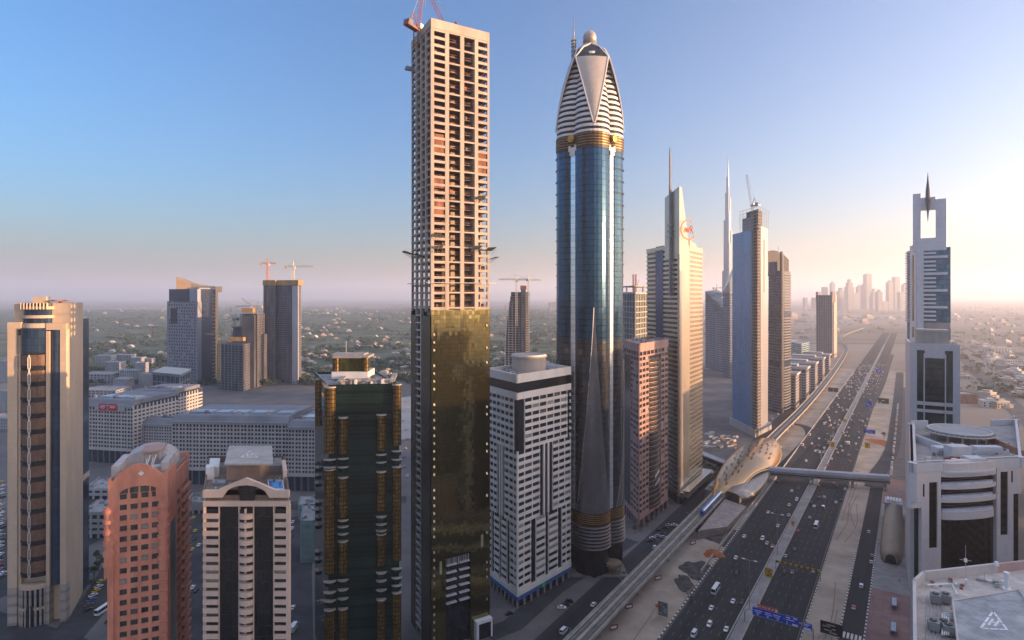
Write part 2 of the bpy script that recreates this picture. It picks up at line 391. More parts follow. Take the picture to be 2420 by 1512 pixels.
tag(blob('soil_heap', gp(1686, 1310), 6.5, 6, .1, redsoil, 2.6), 'small heap of red soil on the sand between viaduct and highway', 'soil heap')
blob('red_soil_patch', gp(2080, 1046), 10, 20, .16, redsoil)
# tyre tracks over the sand
trk_m = M('tyre_track', (.22, .18, .145), .95, 0, .2, .3)
trg = random.Random(17)
for k in range(16):
    n0 = -118 + trg.uniform(0, 15) if k % 2 else -42 + trg.uniform(0, 11); s_ = trg.uniform(200, 520); m_ = trg.uniform(-5, 5)
    ribbon('tyre_track', smooth([rd(n0, s_), rd(n0 + m_, s_ + 40), rd(n0 + m_ * .3, s_ + 90)], 4), .5, .135 + k * .002, trk_m)
# streets between the left towers
dstreet = M('street_asphalt', (.045, .045, .05), .9, 0, .25, .06)
ribbon('street', [gp(150, 1512), gp(215, 1440), gp(262, 1370), gp(300, 1290), gp(330, 1230)], 17, .12, dstreet)
ribbon('street', [gp(-60, 1470), gp(40, 1500), gp(150, 1540)], 22, .13, dstreet)
ribbon('street', [gp(703, 1560), gp(706, 1400), gp(710, 1290), gp(712, 1220)], 14, .14, dstreet)
ribbon('street', [gp(455, 1560), gp(458, 1400), gp(462, 1290), gp(466, 1180)], 20, .12, dstreet)
ribbon('street', [gp(200, 1175), gp(420, 1190), gp(720, 1195), gp(960, 1180)], 18, .10, dstreet)
ribbon('street', [gp(1150, 1500), gp(1210, 1478), gp(1310, 1390), gp(1490, 1275)], 12, .14, dstreet)
blob('parking_ground', gp(10, 1290), 60, 90, .09, dstreet); blob('building_site', gp(960, 980), 70, 160, .08, M('pale_site_sand', (.42, .37, .33), .95, 0, .12, .02))
# planted land beyond the left towers
gard = M('garden_ground', (.25, .225, .165), 1, 0, .1, .009, .0, c2=(.045, .08, .035))
sheet('garden_ground', [gp(-150, 905), gp(-150, 735), gp(150, 731), gp(700, 733), gp(1000, 729), gp(1330, 730), gp(1330, 890), gp(900, 905)][::-1], .06, gard)
# low land to the right with its avenue
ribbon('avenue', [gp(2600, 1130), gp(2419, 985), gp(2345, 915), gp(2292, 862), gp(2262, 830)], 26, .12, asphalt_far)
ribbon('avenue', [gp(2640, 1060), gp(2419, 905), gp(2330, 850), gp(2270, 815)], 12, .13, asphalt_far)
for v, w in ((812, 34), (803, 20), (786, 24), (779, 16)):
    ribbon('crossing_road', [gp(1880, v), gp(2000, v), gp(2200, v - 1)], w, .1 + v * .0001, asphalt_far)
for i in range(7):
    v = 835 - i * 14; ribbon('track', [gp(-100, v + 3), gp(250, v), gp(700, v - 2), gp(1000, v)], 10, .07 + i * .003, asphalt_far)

# ------------------------------------------------------------------ haze
hm = bpy.data.materials.new('haze'); hm.use_nodes = True; hn = hm.node_tree.nodes
hn.remove(hn['Principled BSDF']); pv = hn.new('ShaderNodeVolumePrincipled')
pv.inputs['Color'].default_value = (.90, .93, 1, 1); pv.inputs['Density'].default_value = .00009; pv.inputs['Anisotropy'].default_value = 0.45
hm.node_tree.links.new(pv.outputs[0], hn['Material Output'].inputs['Volume'])
mb = MB(); mb.box(-45000, 45000, -4000, 45000, -1, 840, hm); mb.build('haze', kind='stuff')
# ------------------------------------------------------------------ tower under construction, glazed to half height
def tower_unfinished():
    L, Cn, Rr = col(972, 304), col(1018, 278), col(1156, 294)
    poly, fl, fr, fb, fk = four(L, Cn, Rr)
    zt, zg = zz(42, 278), zz(727, 278)
    t = thing('unfinished_tower', Cn, 'tallest bare concrete tower frame, lower half clad in gold green glass, cranes on top', 'skyscraper', 'skyscrapers along the highway')
    con = M('tower_concrete', (.39, .335, .285), .85, 0, .12, .1); dk = M('shaded_interior', (.16, .12, .10), .95, 0, .2, .2)  # shade of the open floors put into core and slab colour
    nf = 36; fh = (zt - 4.5 - zg) / nf
    ctr = sum(poly, Vector()) / 4
    # core and floor slabs
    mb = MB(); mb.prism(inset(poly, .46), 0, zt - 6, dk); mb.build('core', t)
    sl = inset(poly, .90)
    for j in range(nf + 1):
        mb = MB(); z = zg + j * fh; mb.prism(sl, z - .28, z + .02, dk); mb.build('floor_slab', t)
    W = fr.W
    # piers of the right face and the left face
    Rp = [(0, 1.6), (.235 * W, .30 * W), (.49 * W, .555 * W), (.74 * W, .80 * W), (W - .75, W)]
    for a, b in Rp:
        mb = MB(); mb.fbox(fr, a, b, zg - 2, zt, -1.1, 0, con); mb.build('column', t)
    WL = fl.W
    Lp = [(0, .8), (.22 * WL, .27 * WL), (.46 * WL, .53 * WL), (.70 * WL, .76 * WL), (WL - 1.2, WL)]
    for a, b in Lp:
        mb = MB(); mb.fbox(fl, a, b, 0 if a > 3 and a < .6 * WL else zg - 2, zt, -1.1, 0, con); mb.build('column', t)
    for fc, ps in ((fb, [(0, 1), (.3, .36), (.62, .68)]), (fk, [(0, 1), (.3, .36), (.62, .68)])):
        for a, b in ps:
            if b <= 1 and a < 1: a, b = (a * fc.W, b * fc.W) if a else (0, 1.2)
            mb = MB(); mb.fbox(fc, a, b, zg - 2, zt, -1.1, 0, con); mb.build('column', t)
    # edge beams: end bays every floor, middle bays every second floor
    mb = MB()
    bays = [(Rp[i][1], Rp[i + 1][0]) for i in range(4)]
    for j in range(nf + 1):
        z = zg + j * fh
        for i, (a, b) in enumerate(bays):
            if i in (0, 3): mb.fbox(fr, a, b, z - 1.0, z + .25, -.8, -.08, con)
            elif j % 2 == 0: mb.fbox(fr, a, b, z - .55, z + .2, -.8, -.08, con)
        for i in range(4):
            a, b = Lp[i][1], Lp[i + 1][0]
            mb.fbox(fl, a, b, z - .5, z + .25, -.8, -.08, con)
        for fc in (fb, fk): mb.fbox(fc, 1, fc.W - 1, z - .7, z + .25, -.8, -.08, con)
    mb.fbox(fr, 0, W, zt - 4.4, zt, -1.2, .12, con); mb.fbox(fl, 0, WL, zt - 3.6, zt, -1.2, .12, con)
    mb.fbox(fb, 0, fb.W, zt - 4.4, zt, -1.2, .1, con); mb.fbox(fk, 0, fk.W, zt - 4.4, zt, -1.2, .1, con)
    mb.build('edge_beam', t)
    # walls deep in the bays, rails and rubbish
    mb = MB()
    for i in (1, 2):
        a, b = bays[i]; mb.fbox(fr, (a + b) / 2 if i == 2 else b - 2.2, b, zg, zt - 6, -6.5, -6.2, con)
    rng = random.Random(3)
    mb.fbox(fr, bays[2][1] - .25, bays[2][1], zg, zt - 6, -6.3, -1.1, con); mb.build('partition_wall', t)
    mb = MB()
    for j in range(nf):
        z = zg + j * fh
        for i, (a, b) in enumerate(bays):
            mb.fbox(fr, a, b, z + .9, z + 1.02, -1.3, -1.24, rust)
            if rng.random() < .5:
                x = rng.uniform(a, b - 1.6); mb.fbox(fr, x, x + rng.uniform(.6, 1.8), z + .2, z + rng.uniform(.8, 2.2), -3.2, -2.4, rust if rng.random() < .5 else concrete_dk)
    mb.build('guard_rail', t)
    brick = M('raw_brick_infill', (.24, .10, .06), .95, 0, .25, .4)
    for i, j0, j1 in ((0, 20, 22.5), (0, 15.5, 17), (3, 18, 21), (0, 12, 14)):
        mb = MB(); mb.fbox(fr, bays[i][0], bays[i][1], zg + j0 * fh, zg + j1 * fh, -1.0, -.5, brick); mb.build('brick_infill', t)
    # glass skin
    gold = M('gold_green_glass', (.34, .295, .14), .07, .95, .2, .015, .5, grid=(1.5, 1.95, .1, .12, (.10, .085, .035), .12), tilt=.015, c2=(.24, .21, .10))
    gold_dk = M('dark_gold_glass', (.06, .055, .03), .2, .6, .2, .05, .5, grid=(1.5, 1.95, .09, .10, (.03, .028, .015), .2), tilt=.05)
    mb = MB(); zc = zg - 1
    sa, sb = .24 * W, .66 * W; z0s, z1s = 18, zz(1300, 290)
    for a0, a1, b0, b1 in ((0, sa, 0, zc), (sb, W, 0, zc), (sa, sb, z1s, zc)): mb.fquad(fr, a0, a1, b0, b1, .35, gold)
    mb.face([fr.pt(0, zc, .35), fr.pt(W, zc, .35), fr.pt(W, zc, -1), fr.pt(0, zc, -1)], con)
    mb.build('curtain_wall', t)
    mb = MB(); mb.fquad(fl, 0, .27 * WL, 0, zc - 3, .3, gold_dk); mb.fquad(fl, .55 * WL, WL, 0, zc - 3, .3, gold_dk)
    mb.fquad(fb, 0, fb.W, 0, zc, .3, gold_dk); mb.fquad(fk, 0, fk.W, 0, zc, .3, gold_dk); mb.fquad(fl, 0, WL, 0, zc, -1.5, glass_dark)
    mb.build('side_glass', t)
    # pale balcony slabs in the open slot of the left face and at the foot of the right face
    pale = M('pale_slab', (.52, .50, .49), .8, 0, .1, .3)
    z = 4; k = 0
    while z < zc - 3:
        mb = MB(); mb.fbox(fl, .28 * WL, .53 * WL, z, z + .5, -1.4, .5, pale); mb.build('balcony', t); z += fh
    mb = MB(); mb.fquad(fr, sa, sb, 0, z1s, -1.2, glass_dark); mb.build('recess_glass', t)
    z = 20
    while z < z1s - 2:
        mb = MB(); mb.fbox(fr, sa + .4, (sa + sb) / 2 - .8, z, z + .55, -1.1, .5, pale); mb.fbox(fr, (sa + sb) / 2 + .8, sb - .4, z, z + .55, -1.1, .5, pale); mb.build('balcony', t); z += fh
    mb = MB()
    for i in range(14): mb.fbox(fr, sa + .3 + i * (sb - sa - .8) / 13.5, sa + .5 + i * (sb - sa - .8) / 13.5, z1s - 4.5, z1s - .8, -.5, .2, pale if i % 3 else steel)
    mb.build('louvre', t)
    # tilted-out window leaves down both edges
    lit = M('tilted_pane', (.50, .43, .27), .25, .4, .2, .5); wr_ = random.Random(41)  # sky reflection on the open panes put into their pale colour
    z = 6; k = 0
    while z < zc - 8:
        for a in (.045 * W, .945 * W):
            k += 1
            if wr_.random() < (.8 if a < W / 2 else .45):
                mb = MB(); mb.face([fr.pt(a - .4, z, .8), fr.pt(a + .4, z, .8), fr.pt(a + .4, z + 1.1, .42), fr.pt(a - .4, z + 1.1, .42)], lit); mb.build('open_window', t)
        z += fh
    mb = MB()
    for a, q in ((.13, 0), (.84, 2)): mb.fbox(fr, a * W, a * W + 1.2, z1s - 7 + q * 4, z1s - 1 + q * 4, .36, .7, lit)
    mb.build('hoarding_panel', t)
    mb = MB(); mb.fbox(fr, .72 * W, W, 0, 9, .4, 3.2, white_paint); mb.fbox(fr, .76 * W, .97 * W, .2, 7.6, 1.2, 3.3, glass_dark); mb.build('entrance_frame', t)
    # safety nets on outriggers
    net = M('safety_net', (.12, .13, .11), .9, 0, .3, 2)
    for fc, a, z, L in ((fl, 2, zz(600, 300), 5), (fl, WL * .6, zz(610, 300), 4), (fr, W - 1, zz(592, 292), 5), (fr, W * .75, zz(588, 290), 3), (fr, W * .82, zz(470, 290), 3), (fr, 2, zz(560, 280), 2.5), (fb, 1, zz(612, 292), 5), (fr, W * .1, zz(588, 280), 2)):
        mb = MB(); w = 4.5
        mb.face([fc.pt(a - w / 2, z, .2), fc.pt(a + w / 2, z, .2), fc.pt(a + w / 2, z + 1.6, L), fc.pt(a - w / 2, z + 1.2, L)], net)
        mb.face([fc.pt(a - w / 2, z - .1, .2), fc.pt(a - w / 2, z + 1.1, L), fc.pt(a + w / 2, z + 1.5, L), fc.pt(a + w / 2, z - .1, .2)], net)
        for q in (-w / 2, 0, w / 2): mb.tube([fc.pt(a + q, z - 1.8, .1), fc.pt(a + q, z + 1.3, L)], .1, steel, 4)
        mb.build('catch_net', t)
    mb = MB(); mb.fbox(fr, -3, W + 3, zg + 3.2 * fh, zg + 3.2 * fh + .25, .1, 1.6, steel); mb.fbox(fl, -2, WL + 1, zg + 3.2 * fh, zg + 3.2 * fh + .25, .1, 1.6, steel); mb.build('scaffold_deck', t)
    mb = MB(); q = fl.pt(1, zz(158, 300), 1); mb.obox(q, fl.n, 5, 2.2, q.z - .8, q.z + .8, steel); mb.build('hoist_platform', t)
    mb = MB(); mb.prism(inset(poly, .93), zt - 1.5, zt - 1.2, con); mb.build('roof_slab', t)
    return fl, fr, zt, poly
fl_, fr_, zt_, poly_ = tower_unfinished()

def lattice(mb, p, q, w, m, n=10, r=.12):
    """square lattice beam from p to q"""
    p, q = Vector(p), Vector(q); t = (q - p).normalized()
    a = t.cross(UP if abs(t.z) < .9 else Vector((1, 0, 0))).normalized(); b = t.cross(a)
    cs = [(-w, -w), (w, -w), (w, w), (-w, w)]
    for x, y in cs: mb.tube([p + a * x + b * y, q + a * x + b * y], r, m, 4)
    for i in range(n):
        s0, s1 = p.lerp(q, i / n), p.lerp(q, (i + 1) / n)
        for k in range(4):
            x0, y0 = cs[k]; x1, y1 = cs[(k + 1) % 4]
            mb.tube([s0 + a * x0 + b * y0, s1 + a * x1 + b * y1], r * .7, m, 3)
def luffing_crane(base, h, ang, yaw, L, label, m, group='cranes on the tall bare tower', s=1.0):
    t = thing('luffing_crane', base, label, 'crane', group); b = Vector(base)
    mb = MB(); lattice(mb, b, b + UP * h, 1.0 * s, m, 6, .13 * s); mb.build('mast', t)
    d = Vector((math.sin(R(yaw)), math.cos(R(yaw)), 0)); top = b + UP * h
    mb = MB(); mb.obox(top - d * 3 * s, d, 9 * s, 3 * s, top.z, top.z + 1.2 * s, m); mb.obox(top - d * 5.5 * s, d, 3 * s, 3.4 * s, top.z + .2, top.z + 3 * s, concrete_dk); mb.build('turntable', t)
    mb = MB(); mb.obox(top + d * 1.2 * s + Vector((d.y, -d.x, 0)) * 2 * s, d, 2.2 * s, 1.8 * s, top.z + .6, top.z + 3 * s, white_paint); mb.build('cab', t)
    mb = MB(); ap = top - d * 2 * s + UP * 8 * s; mb.tube([top + d * 1.5 * s + UP, ap], .3 * s, m, 4); mb.tube([top - d * 5 * s + UP, ap], .3 * s, m, 4); mb.build('gantry', t)
    tip = top + d * 1.5 * s + (d * math.cos(R(ang)) + UP * math.sin(R(ang))) * L
    mb = MB(); lattice(mb, top + d * 1.5 * s + UP, tip, .75 * s, m, 14, .10 * s); mb.tube([tip, ap], .1 * s, steel, 4); mb.tube([tip, tip - UP * L * .35], .07 * s, steel, 3); mb.build('jib', t)
def tower_crane(base, h, yaw, L, label, m, group, s=1.0, tail=.35):
    t = thing('tower_crane', base, label, 'crane', group); b = Vector(base)
    mb = MB(); lattice(mb, b, b + UP * h, .9 * s, m, max(4, int(h / 3 / s)), .22 * s); mb.build('mast', t)
    d = Vector((math.sin(R(yaw)), math.cos(R(yaw)), 0)); top = b + UP * h; ap = top + UP * 6 * s
    mb = MB(); mb.tube([top, ap], .5 * s, m, 4); mb.build('tower_head', t)
    mb = MB(); lattice(mb, top + d * s, top + d * L, .6 * s, m, 12, .2 * s); mb.tube([ap, top + d * L * .7], .1 * s, steel, 3); mb.build('jib', t)
    mb = MB(); lattice(mb, top - d * s, top - d * L * tail, .6 * s, m, 4, .2 * s); mb.tube([ap, top - d * L * tail], .1 * s, steel, 3)
    mb.obox(top - d * L * tail, d, 3 * s, 2.5 * s, top.z - 2.4 * s, top.z + .6 * s, concrete); mb.build('counter_jib', t)
    mb = MB(); mb.obox(top + d * 1.5 * s, d, 2 * s, 1.8 * s, top.z - 2.4 * s, top.z - .2, white_paint); mb.build('cab', t)
cq = poly_[0].lerp(poly_[3], .35); cq = Vector((cq.x, cq.y, zt_ - 12))
luffing_crane(fl_.pt(fl_.W * .45, zt_ - 8, 2.0), 8, 80, 30, 26, 'orange luffing crane on the left edge of the bare concrete tower', rust)
luffing_crane(Vector((poly_[3].x * .55 + poly_[1].x * .45, 305, zt_ - 1.5)), 4, 65, 280, 30, 'red luffing crane on the roof middle of the bare concrete tower', rust)

# ------------------------------------------------------------------ white gridded tower with roof drum
def tower_white():
    L, Cn, Rr = col(1148, 345), col(1222, 316), col(1349, 352)
    poly, fl, fr, fb, fk = four(L, Cn, Rr)
    zt = zz(885, 316)
    t = thing('white_tower', Cn, 'off-white tower with rows of square windows and a round drum on the roof', 'tower', 'skyscrapers along the highway')
    wm = M('off_white_cladding', (.74, .66, .59), .6, 0, .06, .12); bg = M('black_glass', (.012, .014, .018), .1, 0, .3, .4, .6)
    mb = MB(); core = [fl.pt(0, 0, 0) * 0 + p for p in inset(poly, .95)]; mb.prism(core, 9, zt - 5, bg); mb.build('glass_core', t)
    wall = MB(); wins = []
    fh = 3.9; z0 = 9.0; nfl = 26
    def winzone(fc, a0, a1, j0, j1, n, o=0.0):
        bw = (a1 - a0) / n
        for j in range(j0, j1):
            zb = z0 + j * fh
            wall.fbox(fc, a0, a1, zb, zb + 1.75, -1.0, o, wm)
            for i in range(n + 1):
                c = a0 + i * bw; p = .34
                wall.fbox(fc, max(a0, c - p), min(a1, c + p), zb + 1.75, zb + fh, -.9, o - .22, wm)
            for i in range(n): wins.append(fq(fc, a0 + i * bw + .34, a0 + (i + 1) * bw - .34, zb + 1.75, zb + fh, -.55, vary(glass_dark)))
    def fin(fc, c, j0, j1, w=.9):
        wall.fbox(fc, c - w / 2, c + w / 2, z0 + j0 * fh, z0 + j1 * fh, -1.0, -.1, wm)
    for fc, seg in ((fr, 1), (fl, -1)):
        W = fc.W; X = (lambda a: a * W) if seg == 1 else (lambda a: (1 - a) * W)
        def zone(a0, a1, j0, j1, n):
            p, q = sorted((X(a0), X(a1))); winzone(fc, p, q, j0, j1, n)
        zone(.13, .93, 19, 26, 6)
        zone(0, .40, 9, 19, 3); zone(.64, 1, 9, 19, 3); fin(fc, X(.48), 9, 19, 1.3); fin(fc, X(.56), 9, 19, 1.3)
        zone(0, .24, 0, 9, 2); zone(.33, .50, 0, 9, 1); zone(.56, .74, 0, 9, 1); zone(.82, 1, 0, 9, 2)
        wall.fbox(fc, 0, W, z0 + 26 * fh, z0 + 26 * fh + 3.6, -1.2, .15, wm)
        wall.fbox(fc, 0, W, zt - 4.6, zt, -1.0, .15, wm)
    for fc in (fb, fk):
        for j in range(26): wall.fbox(fc, 0, fc.W, z0 + j * fh, z0 + j * fh + 1.75, -1, 0, wm)
        wall.fbox(fc, 0, fc.W, zt - 4.6, zt, -1.0, .1, wm)
    # rounded corner bands
    for j in range(19): wall.cyl(fr.pt(.55, 0, -.62), .78, z0 + j * fh, z0 + j * fh + 1.75, wm, 14)
    wall.cyl(fr.pt(.55, 0, -.62), .9, z0 + 26 * fh, z0 + 26 * fh + 3.6, wm, 14); wall.cyl(fr.pt(.55, 0, -.62), .9, zt - 4.6, zt, wm, 14)
    wall.build('cladding', t); windows(t, wins)
    mb = MB(); mb.prism(inset(poly, .97), z0 + 26 * fh + 3.6, zt - 4.6, bg); mb.build('dark_band', t)
    mb = MB(); mb.prism(inset(poly, .96), zt - 2.2, zt - 1.9, roofgrey); mb.build('roof', t)
    c = sum(poly, Vector()) / 4
    dm = M('drum_render', (.50, .42, .36), .8, 0, .08, .2)
    mb = MB(); mb.cyl(c, 9.8, zt - 2, zt + 6.8, dm, 40); mb.cyl(c, 10.6, zt + 6.2, zt + 7.0, dm, 40); mb.cyl(c, 10.0, zt + 7.0, zt + 7.8, white_paint, 40, None, roofgrey); mb.build('roof_drum', t, smooth=False)
    rng = random.Random(5)
    for k in range(26):
        a = rng.uniform(0, 6.28); r = rng.uniform(12, 15); p = c + Vector((r * math.cos(a), r * math.sin(a), 0))
        mb = MB(); mb.obox(p, (1, .4), rng.uniform(1, 3), rng.uniform(1, 2), zt - 2, zt - rng.uniform(.6, 1.2), steel); mb.build('roof_unit', t)
    # shops at the foot
    sm = M('shop_fascia_blue', (.04, .12, .30), .5, 0, .1, .5); pod = M('podium_stone', (.33, .28, .25), .7, 0, .12, .2)
    mb = MB(); mb.prism(inset(poly, .93), 0, 9, glass_mid); mb.build('shop_front', t)
    mb = MB()
    for fc in (fr, fl):
        mb.fbox(fc, 0, fc.W, 6.6, 9.2, -1.5, .2, wm)
        for i in range(9): mb.fbox(fc, i * fc.W / 8.4, i * fc.W / 8.4 + 1, 0, 4.6, -.9, -.1, pod)
    mb.build('arcade', t)
    mb = MB(); mb.fbox(fr, 0, fr.W, 4.6, 6.5, -1.4, .5, sm); mb.fbox(fl, 0, fl.W, 4.6, 6.5, -1.4, .5, sm); mb.build('fascia', t)
    mb = MB(); mb.fbox(fr, fr.W * .42, fr.W * .47, 4.4, 6.9, .5, .75, M('green_sign', (.03, .45, .15), .5, 0, .05, 1)); mb.build('sign', t)
tower_white()

# ------------------------------------------------------------------ tall lobed glass tower with a pointed crown
def tower_lobed():
    d = 372.0; c = col(1393, d); Rm = 78.5 / F * d
    t = thing('pointed_glass_tower', c, 'tallest blue glass tower with striped pointed crown, silver strips and left mast', 'skyscraper', 'skyscrapers along the highway')
    V = lambda v: zz(v, d)
    bl = M('blue_glass', (.032, .095, .175), .12, .6, .15, .02, .6, grid=(1.6, 3.6, .10, .32, (.012, .022, .035), .14), tilt=.012, c2=(.02, .07, .13))
    tl = M('blue_glass_low', (.075, .085, .10), .15, .6, .15, .02, .6, grid=(1.6, 3.6, .10, .30, (.02, .025, .03), .2), tilt=.03)
    sv = M('silver_strip', (.72, .76, .78), .22, .75, .06, .05, .6, grid=(6, 3.6, 0, .22, (.25, .27, .29), .06), tilt=.01)
    wh = M('crown_white', (.66, .63, .60), .5, 0, .05, .2); dkb = M('crown_dark', (.018, .02, .03), .2, 0, .2, .3)
    gold = M('gold_trim', (.55, .30, .06), .4, .7, .1, .4); brz = M('bronze_band', (.045, .03, .03), .5, .1, .2, .3)
    pan = M('crown_panel', (.46, .41, .36), .5, .1, .05, .2, grid=(1.3, 1.3, .07, .07, (.33, .30, .27), .04))
    cc, rho = .475, .525
    def lobe(k, r, z, n=14, sq=1.0):
        """outline of one lobe; k quarter turns from the viewer"""
        out = []
        for i in range(n + 1):
            a = R(-95 + 190 * i / n); x = rho * math.sin(a) * r; y = -(cc + rho * math.cos(a)) * r
            q = R(90 * k); out.append(Vector((c.x + x * math.cos(q) - y * math.sin(q), c.y + x * math.sin(q) + y * math.cos(q), z)))
        return out
    zb, z1 = V(1190), V(347)
    def lobes(r0, r1, za, zb_, m, name, cap=False):
        for k in range(4):
            mb = MB(); mb.loft([lobe(k, r0, za), lobe(k, r1, zb_)], m, closed=False)
            if cap: mb.face(lobe(k, r1, zb_), m)
            mb.build(name, t, smooth=False)
    lobes(Rm, Rm, V(800), z1, bl, 'glass_lobe'); lobes(Rm, Rm, zb, V(800), tl, 'lower_glass_lobe')
    # silver strips in the four grooves
    for k in range(4):
        q = R(45 + 90 * k); dr = Vector((math.sin(q), -math.cos(q), 0)); tn = Vector((-dr.y, dr.x, 0))
        p = c + dr * Rm * .745; w = Rm * .12
        mb = MB(); za, zb2 = V(1185), V(362)
        b = [p + tn * s * w + dr * o for s, o in ((-1, .2), (-.6, 1.2), (.6, 1.2), (1, .2))]
        b = b if (b[1] - b[0]).cross(UP).dot(dr) > 0 else list(reversed(b))
        mb.loft([[v + UP * za for v in b], [v + UP * zb2 for v in b]], sv, closed=False); mb.build('silver_strip', t)
        mb = MB()       # bracket and gold roundel over the strip
        for s in (-1, 1):
            mb.obox(p + tn * s * w * 1.35 + dr * .9, tn, w * 1.5, 1.6, V(368), V(355), wh)
        mb.obox(p + dr * .9, tn, w * 1.6, 1.8, V(378), V(360), wh); mb.build('bracket', t)
        rr = []; ctr = p + dr * 2.6 + UP * V(341)
        for ring, o in ((2.3, 0), (2.3, .9), (1.7, 1.2), (1.2, .9), (.8, 1.3), (.01, 1.4)):
            rr.append([ctr + dr * o + tn * ring * math.cos(a * math.pi / 12) + UP * ring * math.sin(a * math.pi / 12) for a in range(24)])
        mb = MB(); mb.loft(rr, gold, cap=False); mb.build('roundel', t, smooth=True)
    # thin balcony edges on the outer lobes
    mb = MB()
    for k in (1, 3):
        z = V(790)
        while z < z1 - 5:
            a = lobe(k, Rm * 1.004, z); mb.loft([a, lobe(k, Rm * 1.03, z), lobe(k, Rm * 1.03, z + .35), lobe(k, Rm * 1.004, z + .35)], glass_mid, closed=False); z += 7.2
    mb.build('floor_edge', t)
    mb = MB(); mb.cyl(c, Rm * .62, 0, V(330), dkb, 24); mb.build('core', t)
    # gold ringed band
    for za, zb2, ro in ((V(366), V(330), 1.005), (V(1215), V(1188), 1.01)):
        lobes(Rm * ro, Rm * ro, za, zb2, brz, 'bronze_band')
        for j in range(5):
            z = za + (zb2 - za) * (.2 + .17 * j)
            for k in (0, 1, 3):
                mb = MB(); mb.loft([lobe(k, Rm * ro, z), lobe(k, Rm * (ro + .02), z + .05), lobe(k, Rm * (ro + .02), z + .28), lobe(k, Rm * ro, z + .34)], gold, closed=False); mb.build('gold_ring', t)
    # striped crown
    zc0, zc1 = V(331), V(136)
    def prof(s): return Rm * ((1 - .50 * s ** 1.9) if s < 1 else .5)
    nb = 31
    for k in range(4):
        for j in range(nb):
            s0, s1 = j / nb, (j + 1) / nb; za, zb2 = zc0 + (zc1 - zc0) * s0, zc0 + (zc1 - zc0) * s1
            o = 1.0 if j % 2 == 0 else .955
            mb = MB(); m = wh if j % 2 == 0 else dkb
            A, B = lobe(k, prof(s0) * o, za), lobe(k, prof(s1) * o, zb2)
            A2, B2 = lobe(k, prof(s0) * .93, za), lobe(k, prof(s1) * .93, zb2)
            mb.loft([A2, A, B, B2], m, closed=False)
            mb.build('crown_band' if j % 2 == 0 else 'crown_window', t)
    # kite panels front, sides
    for k in range(4):
        q = R(90 * k)
        def fp(x, y, z): return Vector((c.x + x * math.cos(q) - y * math.sin(q), c.y + x * math.sin(q) + y * math.cos(q), z))
        rows = []
        for i in range(13):
            s = i / 12; z = zc0 + 5 + (V(150) - zc0 - 5) * s; w = (.02 + .46 * s ** .9) * Rm; pr = prof((z - zc0) / (zc1 - zc0))
            yb = -(cc + rho) * pr - .6
            rows.append([fp(x * w, yb + (abs(x) ** 2) * w * .18, z) for x in (-1, -.5, 0, .5, 1)])
        mb = MB(); mb.loft(rows, pan, closed=False); mb.build('kite_panel', t, smooth=True)
        mb = MB()                                         # white edge ribs of the kite
        for e in (0, 4): mb.tube([r[e] for r in rows], .45, wh, 5)
        top = rows[-1]; apex = fp(0, -.30 * Rm, V(112))
        for e in (0, 4): mb.tube([top[e], top[e].lerp(apex, .5) + UP * 2, apex], .5, wh, 6)
        mb.build('arch_rib', t)
        mb = MB(); a0 = top[0].lerp(top[2], .0); mb.face([top[0], top[1], top[2], top[3], top[4], top[4].lerp(apex, .5) + UP * 1.5, apex, top[0].lerp(apex, .5) + UP * 1.5], dkb); mb.build('arch_window', t)
    # cap and ball
    cap = M('cap_metal', (.42, .36, .32), .4, .4, .08, .2, grid=(1.5, 1.5, .08, .08, (.3, .26, .23), .05))
    ringc = lambda r, z: [Vector((c.x + r * Rm * math.cos(a * math.pi / 14), c.y + r * Rm * math.sin(a * math.pi / 14), z)) for a in range(28)]
    mb = MB(); mb.loft([ringc(.50, V(140)), ringc(.40, V(125)), ringc(.27, V(112)), ringc(.19, V(104))], cap); mb.build('crown_cap', t, smooth=True)
    mb = MB(); mb.loft([ringc(.19 + .015, V(104)), ringc(.2, V(92)), ringc(.205, V(88)), ringc(.17, V(80)), ringc(.10, V(74.5)), ringc(.02, V(73))], cap); mb.build('ball', t, smooth=True)
    # mast on the left
    m0 = c + Vector((-Rm * .49, -2, 0))
    mb = MB(); mb.tube([m0 + UP * V(150), m0 + UP * V(118)], 1.6, steel, 6, 1.3); mb.tube([m0 + UP * V(120), m0 + UP * V(78)], 1.2, cap, 6, .5); mb.tube([m0 + UP * V(80), m0 + UP * V(28)], .35, steel, 5, .12)
    for v in (135, 125, 115, 108, 100): mb.obox(m0, (1, 0), 3, 3, V(v), V(v) + .7, steel)
    mb.build('mast', t)
    # silver sails rising from the foot
    sail = M('sail_cladding', (.17, .165, .17), .26, .5, .14, .06, .5, grid=(1.5, 3.6, .08, .10, (.12, .115, .115), .10), tilt=.012)
    for k, topv in ((0, 725), (1, 850), (3, 850)):
        q = R(90 * k)
        def fp(x, y, z): return Vector((c.x + x * math.cos(q) - y * math.sin(q), c.y + x * math.sin(q) + y * math.cos(q), z))
        rows = []
        for i in range(11):
            s = i / 10; z = V(1186) + (V(topv) - V(1186)) * s; w = .46 * Rm * (1 - s) ** 1.25 + .015 * Rm
            rows.append([fp(x * w, -(cc + math.sqrt(rho ** 2 - min(.5, x * w / Rm if x > 0 else -x * w / Rm) ** 2)) * Rm - .35, z) for x in (-1, -.75, -.5, -.25, 0, .25, .5, .75, 1)])
        mb = MB(); mb.loft(rows, sail, closed=False); mb.build('sail', t)
        mb = MB(); mb.tube([r[0] for r in rows], .22, sv, 4); mb.build('sail_edge', t)
    # stepped foot
    ft = M('foot_stone', (.10, .085, .08), .35, .2, .15, .1); ft2 = M('foot_glass', (.02, .02, .022), .15, .2, .3, .3)
    z = 0; zt2 = V(1213); n = 7; lobes(Rm * .985, Rm * .985, 0, zt2, ft2, 'foot_glass')
